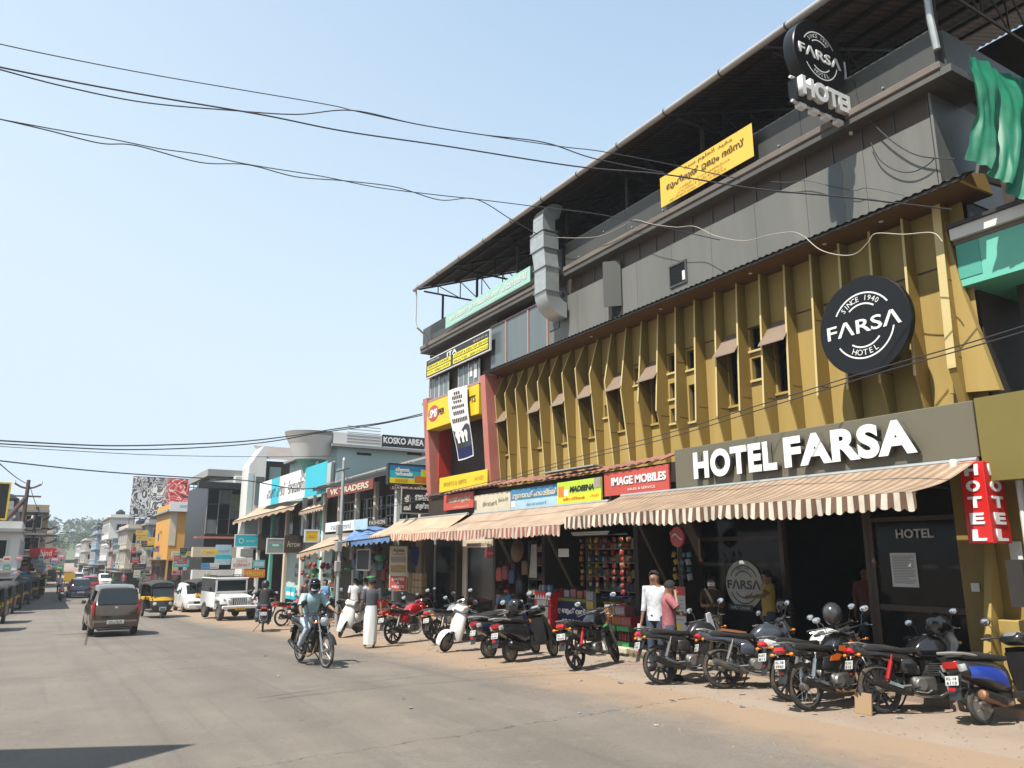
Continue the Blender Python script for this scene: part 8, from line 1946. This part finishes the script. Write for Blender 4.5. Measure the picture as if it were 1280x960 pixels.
p0 = onX(510, 706, 11.0)
for r_ in range(3):
    for k in range(4): MB().cb(-.1, .1, -.13, .13, 0, .22, .006).build('biscuit_carton', M_CARD, None, 0, loc=(11.1, p0.y - .15 - .29 * k, .75 + .235 * r_), label='%s tan carton in the %s row of the date stall stack' % (['first', 'second', 'third', 'fourth'][k], ['bottom', 'middle', 'top'][r_]), cat='carton', group='tan cartons in the date stall')
MB().cb(10.95, 11.3, p0.y - 1.2, p0.y + .05, -.5, .745, .01).build('stall_table', M_INTB, None, label='dark table under the tan cartons of the date stall', cat='table')
# passage beside the hotel window: red round sign, packets, poster
t = thing('round_sign', 'red round soft drink style disc sign with a white wave', 'sign', (11.15, 11.95, 2.38)); t.scale = (1, .74, .74); MB().lathe([(0, 0), (.27, 0), (.28, .02), (.27, .05), (0, .05)], (0, 0, 0), (-1, 0, 0), 36).build('disc', M_SIGNRED, t, 30)
mb = MB(); N_ = 16
for i in range(N_): pass
mb._add([(-.054, .2 - .4 * i / N_, .07 * math.sin(i / N_ * 5) + (.03 if j else -.02)) for i in range(N_ + 1) for j in (0, 1)], [(2 * i, 2 * i + 1, 2 * i + 3, 2 * i + 2) for i in range(N_)]); mb.build('white_wave', M_WHITEP, t, 0)
for k, (y, cols, lab) in enumerate(((12.08, (2, 2), 'yellow strip of packets under the round red sign'), (11.86, (9, 4), 'blue strip of packets under the round red sign'), (11.7, (9, 8), 'cyan strip of packets right of the blue strip'))):
    t = string(11.15, y, 2.12, 4, cols, k); t['label'] = lab
t = thing('price_board', 'white price poster with red top and yellow foot between the two people', 'poster', (11.1, 12.22, .55)); MB().bb(0, .02, -.42, 0, 0, .85).build('sheet', M_NOTICE, t, 0); MB().bb(-.004, 0, -.42, 0, .68, .85).build('red_band', M_SIGNRED, t, 0); MB().bb(-.004, 0, -.26, 0, 0, .13).build('yellow_band', M_YPRINT, t, 0)
for k in range(6): MB().bb(-.004, 0, -.36, -.06, .2 + k * .075, .225 + k * .075).build('printed_line', pm('grey_print', (.35, .35, .35), .6), t, 0)
t = thing('inner_window', 'pale framed window inside the passage behind the men', 'window', (12.3, 14.1, 1.7))
for (a, b_, c_, d) in ((-.25, 0, 0, .85), (-.95, -.85, 0, .85), (-.85, -.25, .78, .85)): MB().bb(0, .06, a, b_, c_, d).build('frame', M_CREAM, t, 0)
MB().bb(.02, .03, -.85, -.25, 0, .78).build('pane', M_GLASSD, t, 0)
# hanging goods of the old shops: toys, caps, shirts, a board
TOY = []; rn = random.Random(8); names = ['orange', 'red', 'yellow', 'green', 'blue']
for k in range(26):
    px, py = rn.uniform(372, 430), rn.uniform(694, 722); q = onX(px, py, 10.6 + rn.uniform(0, 1.0)); i = rn.choice([0, 1, 2, 3, 4, 0, 1, 6, 6, 1])
    o = MB().ell((0, 0, 0), (.09, .08 + .07 * rn.random(), .08 + .07 * rn.random()), 10, 7).build('toy_ball', PK[i], None, 60, loc=q, label='%s toy hanging in the dark shop mouth by the lamp pole' % PKN[i], cat='toy', group='toys hung in the shop by the lamp pole'); TOY.append((o, px, '%s toy' % PKN[i]))
relabel(TOY, '%s hanging in the dark shop mouth by the lamp pole')
for k, (px, py, i, lab) in enumerate(((394, 714, 3, 'green round toy hanging over the rider'), (475, 697, 3, 'green ball hanging beside the standee'), (428, 711, 3, 'green cap hanging, left one of a pair'), (436, 711, 3, 'green cap hanging, right one of a pair'), (464, 722, 3, 'bright green cap hanging above the walking man'))):
    q = onX(px, py, 10.2); MB().ell((0, 0, 0), (.17, .2, .13 if 'ball' in lab or 'toy' in lab else .07), 14, 8).build('hung_cap_or_ball', PK[i], None, 60, loc=q, label=lab, cat='cap', group='caps and balls hung before the old shops')  # squashed balls serve as hung caps, a ball and a round toy
for k in range(12):
    q = onX(440 + k * 3.6, 690 + 12 * (k % 3), 11.0 + .1 * (k % 2)); i = (8, 4, 9, 6, 1, 8, 5, 4, 8, 6, 9, 1)[k]
    t = thing('hanging_shirt', '%s shirt on the clothes rack of the old shops, place %s' % (PKN[i], pos_w[k]), 'shirt', q, group='shirts hung in the old shops')
    MB().slab([(-.2, -.3), (.2, -.3), (.2, .15), (.32, .05), (.36, .15), (.2, .3), (.07, .32), (-.07, .32), (-.2, .3), (-.36, .15), (-.32, .05), (-.2, .15)], lambda u, v, d: (d, u, v), .04, .02).build('cloth', PK[i], t, 50)
psign('tilted dark board with white outline among the hanging clothes', 'X', 10.4, (447, 688), (461, 712), M_CHARC, border=M_WHITE, bw=.05)
for k, (x0, x1, sd) in enumerate(((26.0, 29.0, 31), (29.4, 32.0, 32), (32.4, 35.0, 33), (38, 41, 34), (42, 45, 35))):
    shelf_unit('crowded goods shelf in the old shops, %s from the hotel' % pos_w[k].replace('leftmost', 'first'), 12.6, x0, x1, (.3, .75, 1.2, 1.65, 2.1), sd, 1.0, z0=gz(x0))
psign('cyan poster on the narrow white shopfront pillar', 'X', 11.3, (357, 733), (368, 750), M_CYAN, patches=[(.1, .9, .3, .6, M_WHITEP)])
# ---- small stuff on the ground
mb = MB(); rn = random.Random(2)
for k in range(2200):
    y = rn.uniform(4, 24); x = 6.6 + rn.random() ** 1.5 * 4.0; s_ = rn.uniform(.006, .02) * (1.5 if rn.random() < .06 else 1)
    p = [Vector((x + s_ * rn.uniform(.6, 1.3) * math.cos(a), y + s_ * rn.uniform(.6, 1.3) * math.sin(a), -.002)) for a in (0, 1.6, 3.1, 4.7)]; tp = Vector((x, y, s_ * rn.uniform(.5, 1))); p = [q + Vector((0, 0, gz(y))) for q in p]; tp.z += gz(y)
    b0 = len(mb.v); mb._add(p + [tp], [(0, 1, 4), (1, 2, 4), (2, 3, 4), (3, 0, 4)])
put('gravel', mb.mesh('gravel', pm('gravel_stone', (.25, .20, .15), .9, var=.4, scale=60), 0), None, kind='stuff')
mb = MB()
for k in range(700):
    cx, cy = rn.choice(((10.72, 12.0), (10.68, 10.6), (10.7, 8.6), (10.66, 12.7), (10.6, 8.2), (10.7, 13.0))); x, y = cx + rn.gauss(0, .05), cy + rn.gauss(0, .22); h_ = rn.uniform(.04, .15); a = rn.uniform(0, 6.28)
    mb.quad((x, y, 0), (x + .012 * math.cos(a), y + .012 * math.sin(a), 0), (x + rn.gauss(0, .05), y + rn.gauss(0, .05), h_))
put('grass', mb.mesh('grass', pm('weed_green', (.13, .17, .04), .8, var=.3, scale=20), 0), None, kind='stuff')
LIT = []
for k in range(26):
    x, y = (rn.uniform(7.5, 10.5), rn.uniform(5, 18)) if k < 16 else (rn.uniform(1, 7), rn.uniform(7, 20)); i = rn.choice([8, 8, 5, 8, 4, 2]); a = rn.uniform(0, 6); s_ = rn.uniform(.02, .05)
    o = MB().grid(lambda u, v: (s_ * (u - .5) * 2, s_ * 1.4 * (v - .5), .004 + .012 * math.sin(u * 3 + k) ** 2), 3, 3).build('litter_scrap', PK[i], None, 60, loc=(x, y, .004 + gz(y)), rz=a, label='%s scrap of paper litter lying on the ground' % PKN[i], cat='litter', group='litter on the road and verge'); LIT.append((o, math.atan2(x, y), '%s scrap of paper litter' % PKN[i]))
relabel(LIT, '%s lying on the ground')
